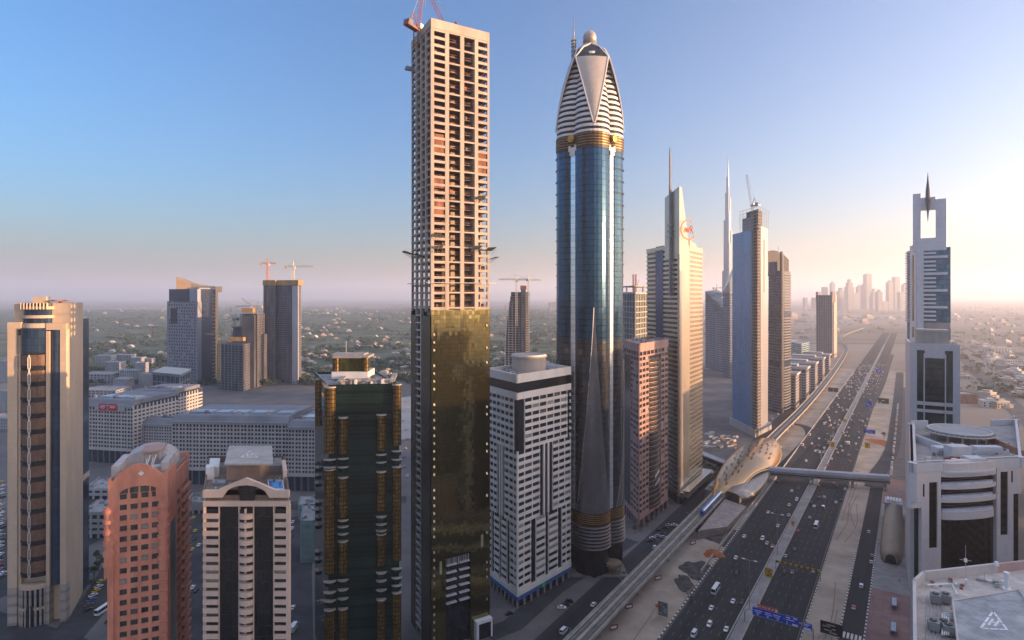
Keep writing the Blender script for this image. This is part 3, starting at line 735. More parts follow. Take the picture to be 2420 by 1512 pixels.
    for j in range(n):
        za = zt2 - (j + 1) * (zt2 - 16) / n; zb2 = za + (zt2 - 16) / n * .62; ro = 1.03 + .002 * j
        for k in (0, 1, 3):
            mb = MB(); mb.loft([lobe(k, Rm * .98, za), lobe(k, Rm * (ro + .03), za + .4), lobe(k, Rm * ro, zb2), lobe(k, Rm * .98, zb2 + .2)], ft, closed=False); mb.build('foot_band', t)
    e = c + Vector((math.sin(R(38)) * Rm * .95, -math.cos(R(38)) * Rm * .95, 0))
    mb = MB(); mb.cyl(e, 5, 5.5, 7.2, M('canopy_bronze', (.35, .26, .18), .4, .5, .1, .3), 20)
    for a in range(6): mb.cyl(e + Vector((4 * math.cos(a), 4 * math.sin(a), 0)), .35, 0, 5.6, gold, 6)
    mb.build('entrance_canopy', t)
    mb = MB(); base = [c + Vector((math.cos(R(45 + 90 * i)) * Rm * 1.38, math.sin(R(45 + 90 * i)) * Rm * 1.38, 0)) for i in range(4)]
    mb.prism(base, 0, .9, paving); mb.build('plinth', t)
tower_lobed()
# ------------------------------------------------------------------ brown granite tower
def tower_granite():
    L, Cn, Rr = col(1474, 458), col(1509, 421), col(1578, 466)
    poly, fl, fr, fb, fk = four(L, Cn, Rr); zt = zz(812, 421)
    t = thing('granite_tower', Cn, 'brown pink granite office block with square windows, between pointed and golden towers', 'tower', 'skyscrapers along the highway')
    gm = M('pink_granite', (.36, .215, .19), .55, 0, .1, .15); dk = M('brown_glass', (.03, .022, .022), .12, .1, .3, .4, .6)
    mb = MB(); mb.prism(inset(poly, .95), 6, zt - 3, dk); mb.build('glass_core', t)
    wall = MB(); wins = []; W = fr.W; nf = 27; z0, z1 = 10, zt - 10
    for fc, X in ((fr, (0, .33, .72, 1)), (fl, (.52, .52, 1, 1))):
        w = fc.W
        if fc is fr:
            grid_wall(wall, wins, fc, 0, .33 * w, z0, z1, 3, nf, .9, 1.75, gm, glass_m := dk) if False else grid_wall(wall, wins, fc, 0, .33 * w, z0, z1, 3, nf, 1.2, 1.8, gm, dk)
            grid_wall(wall, wins, fc, .74 * w, w, z0, z1, 2, nf, 1.2, 1.8, gm, dk)
        else: grid_wall(wall, wins, fc, .45 * w, w, z0, z1, 3, nf, 1.2, 1.8, gm, dk)
        grid_wall(wall, wins, fc, 0, w, z1, z1 + 4, 8 if fc is fr else 6, 1, 1.1, 1.2, gm, dk)
        wall.fbox(fc, 0, w, z1 + 4, zt, -1.2, .25, gm); wall.fbox(fc, 0, w, zt - 1.5, zt - .2, -1, .5, gm)
        wall.fbox(fc, 0, w, 7, 10, -1, .1, gm)
        for i in range(7): wall.fbox(fc, i * (w - 1.2) / 6, i * (w - 1.2) / 6 + 1.2, 0, 7, -1, 0, gm)
    for fc in (fb, fk): wall.fbox(fc, 0, fc.W, 0, zt, -1, -.05, gm)
    wall.build('granite_wall', t); windows(t, wins)
    # curved dark bay with thin silver floor lines
    bay = M('bay_glass', (.05, .04, .04), .18, .3, .25, .2, .6, grid=(1.6, 3.6, .08, .45, (.20, .15, .14), .2), tilt=.03)
    mb = MB(); mb.arc(fr, .535 * W, .195 * W, 2.6, 10, z1 - 3, bay, 10, -.9); mb.build('bay', t)
    mb = MB(); z = 12
    while z < z1 - 4: mb.arc(fr, .535 * W, .198 * W, 2.75, z, z + .35, M('bay_edge', (.34, .27, .25), .4, .5, .1, .5), 10, -.9); z += 3.6
    mb.build('bay_edge', t)
    mb = MB()
    for k in range(7): mb.fbox(fr, (.45 + .02 * k) * W, (.465 + .02 * k) * W, zz(1130, 440) + k * .5, zz(1130, 440) + k * .5 + 2.0, 1.9, 2.1, white_paint)
    for k in range(6): mb.fbox(fr, (.46 + .025 * k) * W, (.475 + .025 * k) * W, zz(1148, 440) + k * .5, zz(1148, 440) + k * .5 + 1.6, 1.9, 2.1, white_paint)
    mb.build('sign_letters', t)
    mb = MB(); mb.fbox(fl, 0, .44 * fl.W, 0, z1, -.9, -.4, glass_dark); mb.build('side_glass', t)
    mb = MB(); mb.prism(inset(poly, .95), zt - 2, zt - 1.7, roofgrey)
    rng = random.Random(8); c = sum(poly, Vector()) / 4
    mb.build('roof', t)
    for k in range(9): mb = MB(); mb.obox(c + Vector((rng.uniform(-9, 9), rng.uniform(-9, 9), 0)), (1, .8), rng.uniform(2, 5), rng.uniform(1.5, 4), zt - 1.7, zt + rng.uniform(-.6, .9), roofgrey); mb.build('roof_unit', t)
tower_granite()

# ------------------------------------------------------------------ golden lit tower with slanted top and fin mast
def tower_golden():
    d = 477.0
    t = thing('slanted_top_tower', col(1602, d), 'pale metal tower with slanted top, fin mast and round orange lettered sign', 'skyscraper', 'skyscrapers along the highway')
    L, Cn, Rr = col(1527, 536), col(1604, 477), col(1660, 535)
    poly, fl, fr, fb, fk = four(L, Cn, Rr); zs = zz(590, 536); 
    pale = M('pale_aluminium', (.58, .49, .38), .3, .72, .06, .06, grid=(3, 1.8, .07, .07, (.38, .36, .35), .05), tilt=.01)
    gl = M('grey_strip_glass', (.06, .075, .10), .14, .4, .2, .1, .6); bl = M('blue_core_glass', (.02, .055, .16), .12, .4, .15, .05, .6)
    W, WL = fr.W, fl.W
    mb = MB(); mb.prism(inset(poly, .965), 3, zs, gl); mb.build('glass_core', t)
    # the plain corner fin that grows into the spire
    mb = MB(); ca, cb = .40 * W, WL * .70
    zpk, zlo = zz(440, d), zz(600, d)
    pf = [fr.pt(0, 0, .5), fr.pt(ca, 0, .5)]
    mb.fbox(fr, 0, ca, 0, zlo, -1.2, .5, pale)
    mb.build('corner_fin', t)
    # spire block: left facet straight, right facet slanting back
    mb = MB()
    p0, p1, p2 = fl.pt(WL * .60, 0, .25), fl.pt(WL, 0, .25) + fr.n * .5, fr.pt(.42 * W, 0, .5)
    p3 = fr.pt(.42 * W, 0, -9); p4 = fl.pt(WL * .60, 0, -9)
    def lv(p, z): return Vector((p.x, p.y, z))
    q1 = p1.lerp(p2, .15); 
    low = [lv(p, zlo - 2) for p in (p0, p1, p2, p3, p4)]
    top = [lv(p0, zz(456, d)), lv(p1, zpk), lv(p1.lerp(p2, .22), zpk + .2), lv(p4.lerp(p3, .22), zpk - 3), lv(p4, zz(466, d))]
    mb.hexa(low, top, pale); mb.build('spire_block', t)
    # horizontally striped walls
    def stripes(fc, a0, a1, z0, z1, name, fh=3.9, h=1.9):
        z = z0; mb = MB()
        while z < z1: mb.fbox(fc, a0, a1, z, min(z + h, z1), -.7, 0, pale); z += fh
        mb.build(name, t)
    mb = MB(); mb.fquad(fr, ca, W - .1, 4, zs - 1, -.35, M('sunset_tint_glass', (.42, .30, .17), .25, .75, .1, .1, .5)); mb.build('sunset_tint_strip', t)  # sunset reflected on the right face, put into the glass colour
    stripes(fr, ca, W, 4, zs - 1, 'striped_wall'); stripes(fl, WL * .70, WL - .2, 4, zlo, 'striped_wall'); stripes(fl, .1, WL * .30, 4, zs, 'striped_wall')
    stripes(fl, WL * .55, WL * .70, 4, zs, 'striped_wall')
    stripes(fb, 0, fb.W, 4, zs, 'striped_wall'); stripes(fk, 0, fk.W, 4, zs, 'striped_wall')
    mb = MB(); mb.fbox(fl, WL * .31, WL * .54, 3, zs + 1, -1, -.15, bl); mb.build('blue_glass_strip', t)
    mb = MB(); mb.fbox(fl, 0, WL * .6, zs - 2.5, zs + .2, -1, .1, pale); mb.fbox(fr, ca, W, zs - 2.0, zs + .6, -1, .12, pale); mb.prism(inset(poly, .93), zs - 1, zs - .7, roofgrey); mb.build('roof', t)
    # slanted shoulder at the right
    mb = MB(); a = [fr.pt(.42 * W, zs, .2), fr.pt(.70 * W, zs, .2), fr.pt(.70 * W, zs, -8), fr.pt(.42 * W, zs, -8)]
    b = [p + UP * h for p, h in zip(a, (5.5, 3.0, 3.0, 5.5))]; mb.hexa(a, b, pale); mb.build('shoulder', t)
    # mast
    mp = fl.pt(WL * .80, 0, 1.4)
    mb = MB()
    for za, zb, w in ((zz(700, d), zz(430, d), 1.5), (zz(430, d), zz(360, d), 1.25)): mb.obox(mp, fl.d, w * 1.4, w, za, zb, M('mast_metal', (.30, .28, .28), .45, .5, .1, .4))
    mb.hexa([lv(mp + fl.d * x + fl.n * y, zz(360, d)) for x, y in ((-.85, -.6), (-.85, .6), (.85, .6), (.85, -.6))][::-1], [lv(mp + fl.d * x + fl.n * y, zz(346, d) + (3 if x < 0 else 0)) for x, y in ((-.85, -.1), (-.85, .1), (.2, .1), (.2, -.1))][::-1], steel)
    for v in (530, 545, 558): mb.obox(mp, fl.d, 5.5, 2.4, zz(v, d), zz(v, d) + 1.6, steel)
    mb.build('mast', t)
    # round sign with letters
    og = M('sign_orange', (.55, .13, .015), .4, .2, .05, .5); sp = at(1624, 543, 482); a_ = Vector((.93, .36, 0)).normalized(); n_ = Vector((a_.y, -a_.x, 0)); sp = sp + n_ * 1.2
    mb = MB(); ring = []
    r0, r1 = 8.2, 7.3
    for k in range(33):
        an = R(60 + 265 * k / 32); ring.append((sp + a_ * r0 * .95 * math.cos(an) + UP * r0 * math.sin(an), sp + a_ * r1 * .95 * math.cos(an) + UP * r1 * math.sin(an)))
    for k in range(32):
        A, B = ring[k], ring[k + 1]; mb.face([A[0], A[1], B[1], B[0]], og); mb.face([B[0] + n_ * .4, B[1] + n_ * .4, A[1] + n_ * .4, A[0] + n_ * .4], og)
        mb.face([A[0], A[0] + n_ * .4, B[0] + n_ * .4, B[0]], og)
    mb.build('sign_ring', t)
    mb = MB()
    def stroke(x0, y0, x1, y1, w=.55): mb.tube([sp + a_ * x0 + UP * y0 + n_ * .3, sp + a_ * x1 + UP * y1 + n_ * .3], w * .7, og, 4)
    for s in ((-4.6, -2.4, -3.4, 1.6), (-3.4, 1.6, -2.4, -2.2), (-2.2, 1.6, -1.5, -2.2), (-1.5, -2.2, -.8, 1), (-.8, 1, -.1, -2.2), (-.1, -2.2, .8, 2.2), (1.6, -3, 1.6, 3.2), (1.6, 3.2, 3.6, 2.6), (3.6, 2.6, 3.6, .8), (3.6, .8, 1.6, .2), (2.4, .2, 4.4, -3)): stroke(*s)
    mb.build('sign_letters', t)
    # base canopy
    mb = MB(); cpt = fr.pt(W * .55, 0, 4)
    for j in range(3): mb.obox(fr.pt(W * .55, 0, 3.0 + j), fr.d, W * 1.1 - j * 2, 9 - 2 * j, 6 + j * 1.6, 7 + j * 1.6, pale)
    mb.cyl(fr.pt(W * 1.02, 0, 1), 8, 7.5, 9, pale, 24); mb.build('canopy', t)
    mb = MB(); mb.fbox(fr, 0, W, 0, 6, -2, 2, glass_mid); mb.fbox(fl, 0, WL, 0, 6, -2, .4, glass_mid); mb.build('lobby_glass', t)
tower_golden()

# ------------------------------------------------------------------ beige tower, far left
def tower_beige():
    L, Cn, Rr = col(18, 300), col(157, 305), col(196, 335)
    poly, fl, fr, fb, fk = four(L, Cn, Rr)      # fl = the front
    t = thing('beige_tower', Cn, 'beige stone tower with brown glass bays and white hexagon trim, leftmost', 'tower', 'skyscrapers along the highway')
    st = M('beige_stone', (.56, .43, .31), .75, 0, .06, .1, grid=(2.4, 2.4, .06, .06, (.48, .36, .26), .03)); st2 = M('grey_stone', (.40, .34, .29), .75, 0, .08, .1, grid=(2.4, 4.8, .06, 1.6, (.28, .24, .21), .04))
    bg = M('blue_bay_glass', (.03, .06, .11), .12, .3, .2, .1, .6, grid=(1.5, 3.6, .1, .25, (.02, .025, .03), .25), tilt=.03)
    br = M('brown_glass_brick', (.20, .115, .075), .4, .1, .2, .6, grid=(.75, .6, .08, .08, (.10, .06, .04), .18))
    dk = M('dark_balcony', (.025, .028, .035), .25, 0, .3, .4)
    W = fl.W; zt = zz(716, 303); zf = zz(764, 301); zpod = 19
    mb = MB(); mb.prism([fl.pt(1.2, 0, -3), fl.pt(W, 0, -3), Rr, L + Rr - Cn], 0, zt, st); mb.build('main_block', t)
    mb = MB()       # front piers: from left
    for a, b, z1, o in ((0, .16, zf, .2), (.165, .215, zf - 6, -.6), (.665, .725, zf - 4, .9), (.895, 1.0, zf, .4)):
        mb.fbox(fl, a * W, b * W, zpod, z1, -3.2, o, st); mb.fbox(fl, a * W, b * W, 0, zpod, -3.2, o + .15, st2)
    mb.fbox(fl, .66 * W, W, zf - 3.4, zf, -3.2, .5, st); mb.fbox(fl, 0, .23 * W, zf - 3, zf + .6, -3.2, .3, st)
    mb.build('pier', t)
    mb = MB(); mb.arc(fl, .81 * W, .085 * W, 1.7, zpod, zf - 3.5, bg, 8, -1); mb.build('corner_bay', t)
    sc, ah, bu = .44 * W, .235 * W, 3.4
    mb = MB(); mb.arc(fl, sc, ah, bu, zz(835, 301), zz(775, 301), bg, 12, -1); mb.build('upper_bay', t)
    zb0, zb1 = zpod + 5, zz(838, 301); nm = 14; mh = (zb1 - zb0) / nm
    trim = M('trim_white', (.60, .55, .50), .6, 0, .06, .4)
    for j in range(nm):
        z = zb0 + j * mh
        mb = MB(); mb.arc(fl, sc, ah * .97, bu, z + mh * .30, z + mh, br, 12, -1); mb.build('bay_window', t)
        mb = MB(); mb.arc(fl, sc, ah * .93, bu - .7, z, z + mh * .30, dk, 12, -1); mb.arc(fl, sc, ah, bu + .25, z + mh * .22, z + mh * .32, dk, 12, -1); mb.build('balcony', t)
    mb = MB()
    def ap(ang, z, k=1.04): return fl.pt(sc + ah * k * math.sin(R(ang)), z, -1 + (bu + .35) * math.cos(R(ang)))
    for ang in (-78, -6, 82):
        for j in range(nm):
            z = zb0 + j * mh
            for s in (-1, 1):
                mb.tube([ap(ang, z), ap(ang + s * 4.5, z + mh * .2), ap(ang + s * 4.5, z + mh * .8), ap(ang, z + mh)], .26, trim, 4)
    mb.build('hexagon_trim', t)
    # stacked curved rings at the top
    for v0, v1, m, k, b in ((778, 764, st, 1.1, 4.4), (764, 752, bg, 1.0, 3.4), (752, 745, st, 1.12, 4.4), (745, 731, bg, .98, 3.2), (731, 724, st, 1.12, 4.0), (724, 716, M('crown_dark_windows', (.05, .04, .03), .3, 0, .3, .5), 1.0, 3.4)):
        mb = MB(); mb.arc(fl, sc + .4, ah * k * 1.05, b, zz(v0, 302), zz(v1, 302), m, 14, -3.1); mb.build('crown_ring' if m is st else 'crown_window', t)
    mb = MB()
    for i in range(9): mb.arc(fl, (.23 + .055 * i) * W, .3, .9, zz(731, 302), zz(716, 302), st, 4, -1.0 + 1.4 * math.cos((i - 4) / 4.2))
    mb.build('crown_column', t)
    # side: small square vents in the stone wall, then a dark glazed bay
    wins = []
    for j in range(11): wins.append(fq(fr, fr.W * .55, fr.W * .55 + .9, 20 + j * 12, 21 + j * 12, .06, dk))
    windows(t, wins, 'vent')
    p2 = col(210, 345); f2 = Face(Rr, p2)
    mb = MB(); mb.prism([Rr, p2, p2 + Vector((-14, 10, 0)), Rr + Vector((-14, 6, 0))], 0, zz(752, 338), bg); mb.build('side_glass', t)
    mb = MB(); mb.fbox(f2, 0, f2.W, 62, 65, -1, .3, st); mb.build('side_band', t)
    # podium
    mb = MB(); mb.arc(fl, sc, ah * 1.1, bu + 1.2, zpod - .5, zpod + 1.4, st, 14, -1); mb.arc(fl, sc, ah * 1.08, bu + .9, 8, 9, st, 14, -1); mb.build('podium_ring', t)
    mb = MB()
    for i in range(9):
        ang = -80 + 20 * i; p = fl.pt(sc + ah * 1.03 * math.sin(R(ang)), 0, -1 + (bu + .6) * math.cos(R(ang))); mb.cyl(p, .55, 0, zpod, st2, 8)
    mb.build('podium_column', t)
    mb = MB(); mb.arc(fl, sc, ah * .95, bu - .4, 0, zpod, bg, 12, -1); mb.build('podium_glass', t)
    mb = MB(); pf = sc
    ar = []
    for k in range(9): a = math.pi * k / 8; ar.append(fl.pt(pf - 1.7 * math.cos(a), 8 + 1.7 * 1.6 * math.sin(a), bu + .05))
    mb.face([fl.pt(pf - 1.7, 0, bu + .05), fl.pt(pf + 1.7, 0, bu + .05)] + ar[::-1], dk); mb.build('entrance_arch', t)
    # roof clutter
    mb = MB(); mb.obox(fl.pt(W * .42, 0, -8), fl.d, 6, 4, zt, zt + 3.2, st); rp = fl.pt(W * .75, 0, -8)
    mb.cyl(rp, 4.2, zt + .8, zt + 1.5, M('helideck_red', (.40, .16, .10), .7, 0, .1, .3), 20); mb.cyl(rp, 1, zt, zt + .8, steel, 8); mb.build('roof_plant', t)
tower_beige()

# ------------------------------------------------------------------ salmon tower
def tower_salmon():
    L, Cn, Rr = col(255, 222), col(396, 229), col(446, 262)
    poly, fl, fr, fb, fk = four(L, Cn, Rr)
    t = thing('salmon_tower', Cn, 'salmon pink apartment tower with arched parapet and grey barrel roof', 'tower', 'skyscrapers along the highway')
    sm = M('salmon_render', (.58, .235, .155), .8, 0, .11, .25); gr = M('greenish_glass', (.05, .065, .06), .12, .1, .3, .5, .6)
    gw = M('grey_roof_render', (.46, .42, .41), .85, 0, .1, .2)
    W, WR = fl.W, fr.W; zt = zz(1118, 225); zw = zz(1165, 225)
    mb = MB(); mb.prism(inset(poly, .955), 0, zt - 4, sm); mb.build('core_wall', t)
    wall = MB(); wins = []
    fh = 3.95; nf = 23; zb = zw - nf * fh
    grid_wall(wall, wins, fl, .16 * W, .88 * W, zb, zw, 4, nf, 1.15, 1.9, sm, gr, -.7, 0)
    for a, b in ((0, .16), (.88, 1)): wall.fbox(fl, a * W, b * W, 0, zw, -.9, .05, sm)
    wall.fbox(fl, 0, .1 * W, 0, zw - 20, -.9, 1.0, sm); wall.fbox(fl, .80 * W, W, zw - 2, zw + 4, -.9, .3, sm)
    # arched parapet over the front
    prev = None
    for k in range(25):
        s = k / 24; a = s * W
        z = zw + 5.2 + 5.6 * max(0, math.sin(math.pi * min(1, max(0, (s - .08) / .84)))) ** .8
        if s > .86: z += 2.5 * (s - .86) / .14
        if prev: wall.hexa([fl.pt(prev[0], zw, .05), fl.pt(a, zw, .05), fl.pt(a, zw, -.9), fl.pt(prev[0], zw, -.9)], [fl.pt(prev[0], prev[1], .05), fl.pt(a, z, .05), fl.pt(a, z, -.9), fl.pt(prev[0], prev[1], -.9)], sm)
        prev = (a, z)
    # round shoulder turrets at the top corners
    for a in (.02 * W, .93 * W):
        wall.arc(fl, a, 1.7, 1.5, zw - 30, zw - 4, sm, 8)
        for j in range(6): wall.arc(fl, a, 2.1, 1.9, zw - 26 + j * fh, zw - 24.6 + j * fh, sm, 8)
    prev = None         # right side wall with its own stepped parapet
    wall.fbox(fr, 0, WR, 0, zw + 3, -.9, 0, sm); wall.fbox(fr, 0, WR * .35, zw + 3, zw + 7, -.9, 0, sm)
    wall.fbox(fb, 0, fb.W, 0, zw + 6, -.9, 0, sm); wall.fbox(fk, 0, fk.W, 0, zw + 6, -.9, 0, sm)
    wall.build('wall', t); windows(t, wins, limit=92)
    # arched top window
    mb = MB(); ar = []
    for k in range(13):
        a = math.pi * k / 12; ar.append(fl.pt(.52 * W - .345 * W * math.cos(a), zw + .2 + 2.6 * math.sin(a), .09))
    mb.face(ar[::-1], gr); mb.build('arched_window', t)
    mb = MB()
    for k in range(12):
        p, q = ar[k], ar[k + 1]; mb.tube([p + fl.n * .1, q + fl.n * .1], .28, sm, 5)
    for s in (.345, .52, .70): mb.fbox(fl, s * W - .3, s * W + .3, zw - .5, zw + 2.6, .05, .2, sm)
    mb.build('arch_trim', t)
    mb = MB(); q = fl.pt(.55 * W, zw + 7.2, .12); k = 1.0
    mb.face([q + fl.d * -k, q - UP * k, q + fl.d * k, q + UP * k], white_paint); mb.build('diamond_emblem', t)
    # side balconies and green glass strip
    for j in range(22):
        mb = MB(); z = zb + j * fh; mb.fbox(fr, WR * .62, WR * .98, z, z + 1.3, 0, 1.3, sm); mb.build('balcony', t)
        mb = MB(); mb.fbox(fl, .885 * W, .985 * W, z, z + 1.3, .05, 1.0, sm); mb.build('balcony', t)
    mb = MB(); mb.fquad(fr, WR * .12, WR * .34, 0, zw - 14, .05, gr); mb.build('stair_glass', t)
    ws2 = [fq(fr, WR * .64, WR * .96, zb + j * fh + 1.3, zb + j * fh + 3.2, .05, gr) for j in range(22)] + [fq(fr, WR * .42, WR * .55, zb + j * fh + 1.3, zb + j * fh + 3.2, .05, gr) for j in range(22)]
    windows(t, ws2, 'side_window', 44)
    # barrel roof and roof well
    ctr = sum(poly, Vector()) / 4; dfr = fl.d; bk = -fl.n
    mb = MB(); mb.prism(inset(poly, .95), zt - 3.4, zt - 3, M('roof_tile_brown', (.26, .20, .17), .9, 0, .15, .3)); mb.build('roof_deck', t)
    mb = MB(); prevr = None
    for k in range(15):
        a = math.pi * k / 14; x = W * (.50 - .50 * math.cos(a)); z = zt - 3 + 7.5 * math.sin(a) ** .8
        ring = [fl.pt(x, z, -16), fl.pt(x, z, -31)]
        if prevr: mb.face([prevr[0], ring[0], ring[1], prevr[1]], gw)
        prevr = ring
    fr0 = [fl.pt(W * (.5 - .5 * math.cos(math.pi * k / 14)), zt - 3 + 7.5 * math.sin(math.pi * k / 14) ** .8, -16) for k in range(15)]
    mb.face(fr0[::-1], gw); mb.build('barrel_roof', t)
    mb = MB(); mb.fbox(fl, .42 * W, .80 * W, zt + 4.6, zt + 5.2, -25, -12, M('deck_pink', (.42, .27, .23), .85, 0, .1, .2))
    for a in (.45, .77): mb.fbox(fl, a * W - .3, a * W + .3, zt - 3, zt + 4.6, -12.6, -12.2, gw)
    mb.build('helideck', t)
    mb = MB(); mb.fbox(fl, .02 * W, .16 * W, zt - 3, zt + 2.5, -22, -3, gw); mb.fbox(fl, .85 * W, .98 * W, zt - 3, zt + 2.2, -20, -4, gw); mb.fbox(fl, .66 * W, .9 * W, zt - 3, zt + .5, -9, -5, gw); mb.fbox(fl, .30 * W, .46 * W, zt - 3, zt + .6, -8, -5, white_paint)
    mb.build('plant_room', t)
    mb = MB()
    for i in range(4):
        mb.tube([fl.pt(.52 * W + i, zt - 3 + (i % 2) * 3, -6), fl.pt(.56 * W + i, zt + 3 + (i % 2), -10)], .14, white_paint, 4)
    mb.build('roof_stair', t)
tower_salmon()

# ------------------------------------------------------------------ peach and black tower
def tower_peach():
    L, Rr = col(480, 215), col(683, 215); bk = col(672, 259); bl = col(493, 259)
    poly = [L, Rr, bk, bl]; fl = Face(L, Rr); fr = Face(Rr, bk); fb = Face(bk, bl); fk = Face(bl, L); W = fl.W
    t = thing('peach_tower', (L + Rr) / 2, 'peach tower with two black glass strips, balcony stacks and roof pool', 'tower', 'skyscrapers along the highway')
    pm = M('peach_render', (.62, .46, .36), .75, 0, .06, .15); bg = M('strip_black_glass', (.012, .014, .016), .1, .1, .3, .3, .6, grid=(1.3, 3.9, .1, .2, (.02, .022, .024), .4), tilt=.02)
    brn = M('brown_screen', (.20, .13, .09), .7, 0, .2, .5)
    zt = zz(1182, 215)
    mb = MB(); mb.prism(inset(poly, .95), 0, zt - 4, M('peach_inner', (.16, .11, .085), .8, 0, .2, .3)); mb.build('core_wall', t)
    mb = MB(); mb.fquad(fl, .185 * W, .41 * W, 0, zz(1196, 215), -.35, bg); mb.build('glass_strip', t)
    mb = MB(); mb.fquad(fl, .59 * W, .82 * W, 0, zz(1196, 215), -.35, bg); mb.build('glass_strip', t)
    wall = MB()
    for a in (0, .178, .41, .58, .815, .993): wall.fbox(fl, a * W, a * W + .007 * W + .12, 0, zz(1193, 215), -1.4, .06, pm)
    wall.fbox(fl, 0, W, zz(1196, 215), zz(1184, 215), -1.3, .25, pm)
    wall.fbox(fr, 0, fr.W, 0, zt - 1, -1, .02, pm); wall.fbox(fb, 0, fb.W, 0, zt - 1, -1, 0, pm); wall.fbox(fk, 0, fk.W, 0, zt - 1, -1, 0, pm)
    wall.build('wall', t)
    fh = 3.08; z = zz(1200, 215) - 2.0; k = 0
    while z > 20:
        for a0, a1, o in ((.0, .178, .35), (.822, 1.0, .35)):
            mb = MB(); mb.fbox(fl, a0 * W, a1 * W, z - 1.75, z, -.2, o, pm); mb.build('balcony', t)
        mb = MB(); mb.arc(fl, .5 * W, .083 * W, 1.7, z - 1.7, z, pm, 10, -.1); mb.build('round_balcony', t)
        z -= fh; k += 1
    wins = []
    zz0 = zz(1200, 215) - 2.0
    for j in range(k):
        z = zz0 - j * fh
        for a0, a1 in ((.02, .165), (.83, .98)): wins.append(fq(fl, a0 * W, a1 * W, z, z + 1.33, -.55, vary(glass_dark)))
        for a0, a1 in ((.425, .495), (.505, .575)): wins.append(fq(fl, a0 * W, a1 * W, z, z + 1.38, -.1, vary(glass_dark)))
    windows(t, wins, limit=100)
    mb = MB(); mb.fbox(fl, .497 * W, .503 * W, 0, zz0 + 2, -.2, 1.2, pm); mb.build('mullion', t)
    # arched gable
    za, zb = zz(1184, 215), zz(1158, 215); mb = MB()
    def gz(s):
        top = zb + (4.4 * max(0, 1 - abs(s - .5) / .34) ** .9 if abs(s - .5) < .34 else 0)
        bot = zb - 2.6 + (5.4 * math.sqrt(max(0, 1 - ((s - .5) / .26) ** 2)) * .82 if abs(s - .5) < .26 else 0)
        return top, min(bot, top - 1.2)
    prev = None
    for i in range(41):
        s = i / 40; tp, bt = gz(s); a = s * W
        if prev: mb.hexa([fl.pt(prev[0], prev[2], .35), fl.pt(a, bt, .35), fl.pt(a, bt, -.9), fl.pt(prev[0], prev[2], -.9)], [fl.pt(prev[0], prev[1], .35), fl.pt(a, tp, .35), fl.pt(a, tp, -.9), fl.pt(prev[0], prev[1], -.9)], pm)
        prev = (a, tp, bt)
    mb.build('arched_gable', t)
    mb = MB(); mb.fquad(fl, .02 * W, .98 * W, za, zb, -.8, brn); mb.fquad(fl, .25 * W, .75 * W, zb - 2, zb + 1.8, -.8, brn); mb.build('gable_screen', t)
    mb = MB(); mb.face([fl.pt(.425 * W, za, -.5), fl.pt(.585 * W, za, -.5), fl.pt(.62 * W, zb + 1.8, -.5), fl.pt(.5 * W, zb + 2.4, -.5), fl.pt(.385 * W, zb + 1.8, -.5)], bg); mb.build('gable_window', t)
    # roof terrace
    zr = zb - 2
    mb = MB(); mb.prism(inset(poly, .96), zr - .5, zr, M('terrace_tile', (.24, .20, .17), .9, 0, .2, .2)); mb.build('roof_deck', t)
    mb = MB()
    for fc, h in ((fr, 2.2), (fk, 2.2), (fb, 2.6)):
        mb.fbox(fc, 0, fc.W, zr, zr + h, -.5, 0, brn)
    mb.fbox(fk, .5 * fk.W, fk.W - 20, zr, zr + 5, -3, 0, white_paint); mb.fbox(fr, .35 * fr.W, .7 * fr.W, zr, zr + 4.5, -1.5, 0, pm); mb.build('terrace_wall', t)
    mb = MB(); c = at(590, 1085, 240); A = [at(530, 1108, 226), at(645, 1108, 226), at(643, 1063, 253), at(541, 1063, 253)]
    zh = zr + 8.5; A = [Vector((p.x, p.y, zh)) for p in A]
    mb.hexa([p - UP * .7 for p in A], A, M('helideck_grey', (.42, .38, .35), .9, 0, .1, .15)); mb.build('helideck', t)
    e0 = A[0].lerp(A[1], .5).lerp(A[3].lerp(A[2], .5), .32); ex = (A[1] - A[0]) * .5; ey = (A[3] - A[0]) * .6
    mb = MB(); tri = [e0 - ex * .36 + UP * .02, e0 + ex * .36 + UP * .02, e0 + ey * .6 + UP * .02]
    for i in range(3):
        p, q = tri[i], tri[(i + 1) % 3]
        for u in (0, .36, .72): mb.tube([p.lerp(q, u), p.lerp(q, u + .25)], .14, white_paint, 4)
    for s in (-.1, .1): mb.tube([e0 + ex * s + ey * .08 + UP * .02, e0 + ex * s + ey * .38 + UP * .02], .12, white_paint, 4)
    mb.tube([e0 - ex * .1 + ey * .23 + UP * .02, e0 + ex * .1 + ey * .23 + UP * .02], .12, white_paint, 4); mb.build('helideck_marking', t)
    mb = MB(); cc = sum(A, Vector()) / 4; mb.obox(cc, (1, 0), 13, 12, zr, zh - .7, M('plant_room_peach', (.45, .28, .2), .8, 0, .1, .3)); mb.build('plant_room', t)
    def rq(s0, s1, y0, y1):     # a patch of the roof in fractions of width and depth
        f = lambda s, y: L.lerp(Rr, s).lerp(bl.lerp(bk, s), y)
        return [f(s0, y0), f(s1, y0), f(s1, y1), f(s0, y1)]
    mb = MB(); q = rq(.76, .95, .10, .36); mb.prism(q, zr, zr + .9, white_paint); mb.prism(inset(q, .86), zr + .9, zr + .94, M('pool_water', (.02, .16, .42), .08, 0, .05, 1)); mb.build('swimming_pool', t)
    mb = MB(); q = rq(.78, .96, .62, .9); mb.prism(q, zr, zr + 3, roofgrey); mb.prism(rq(.03, .16, .5, .8), zr, zr + 4, white_paint); mb.prism(rq(.09, .25, .25, .34), zr, zr + 1.2, steel)
    rng = random.Random(4)
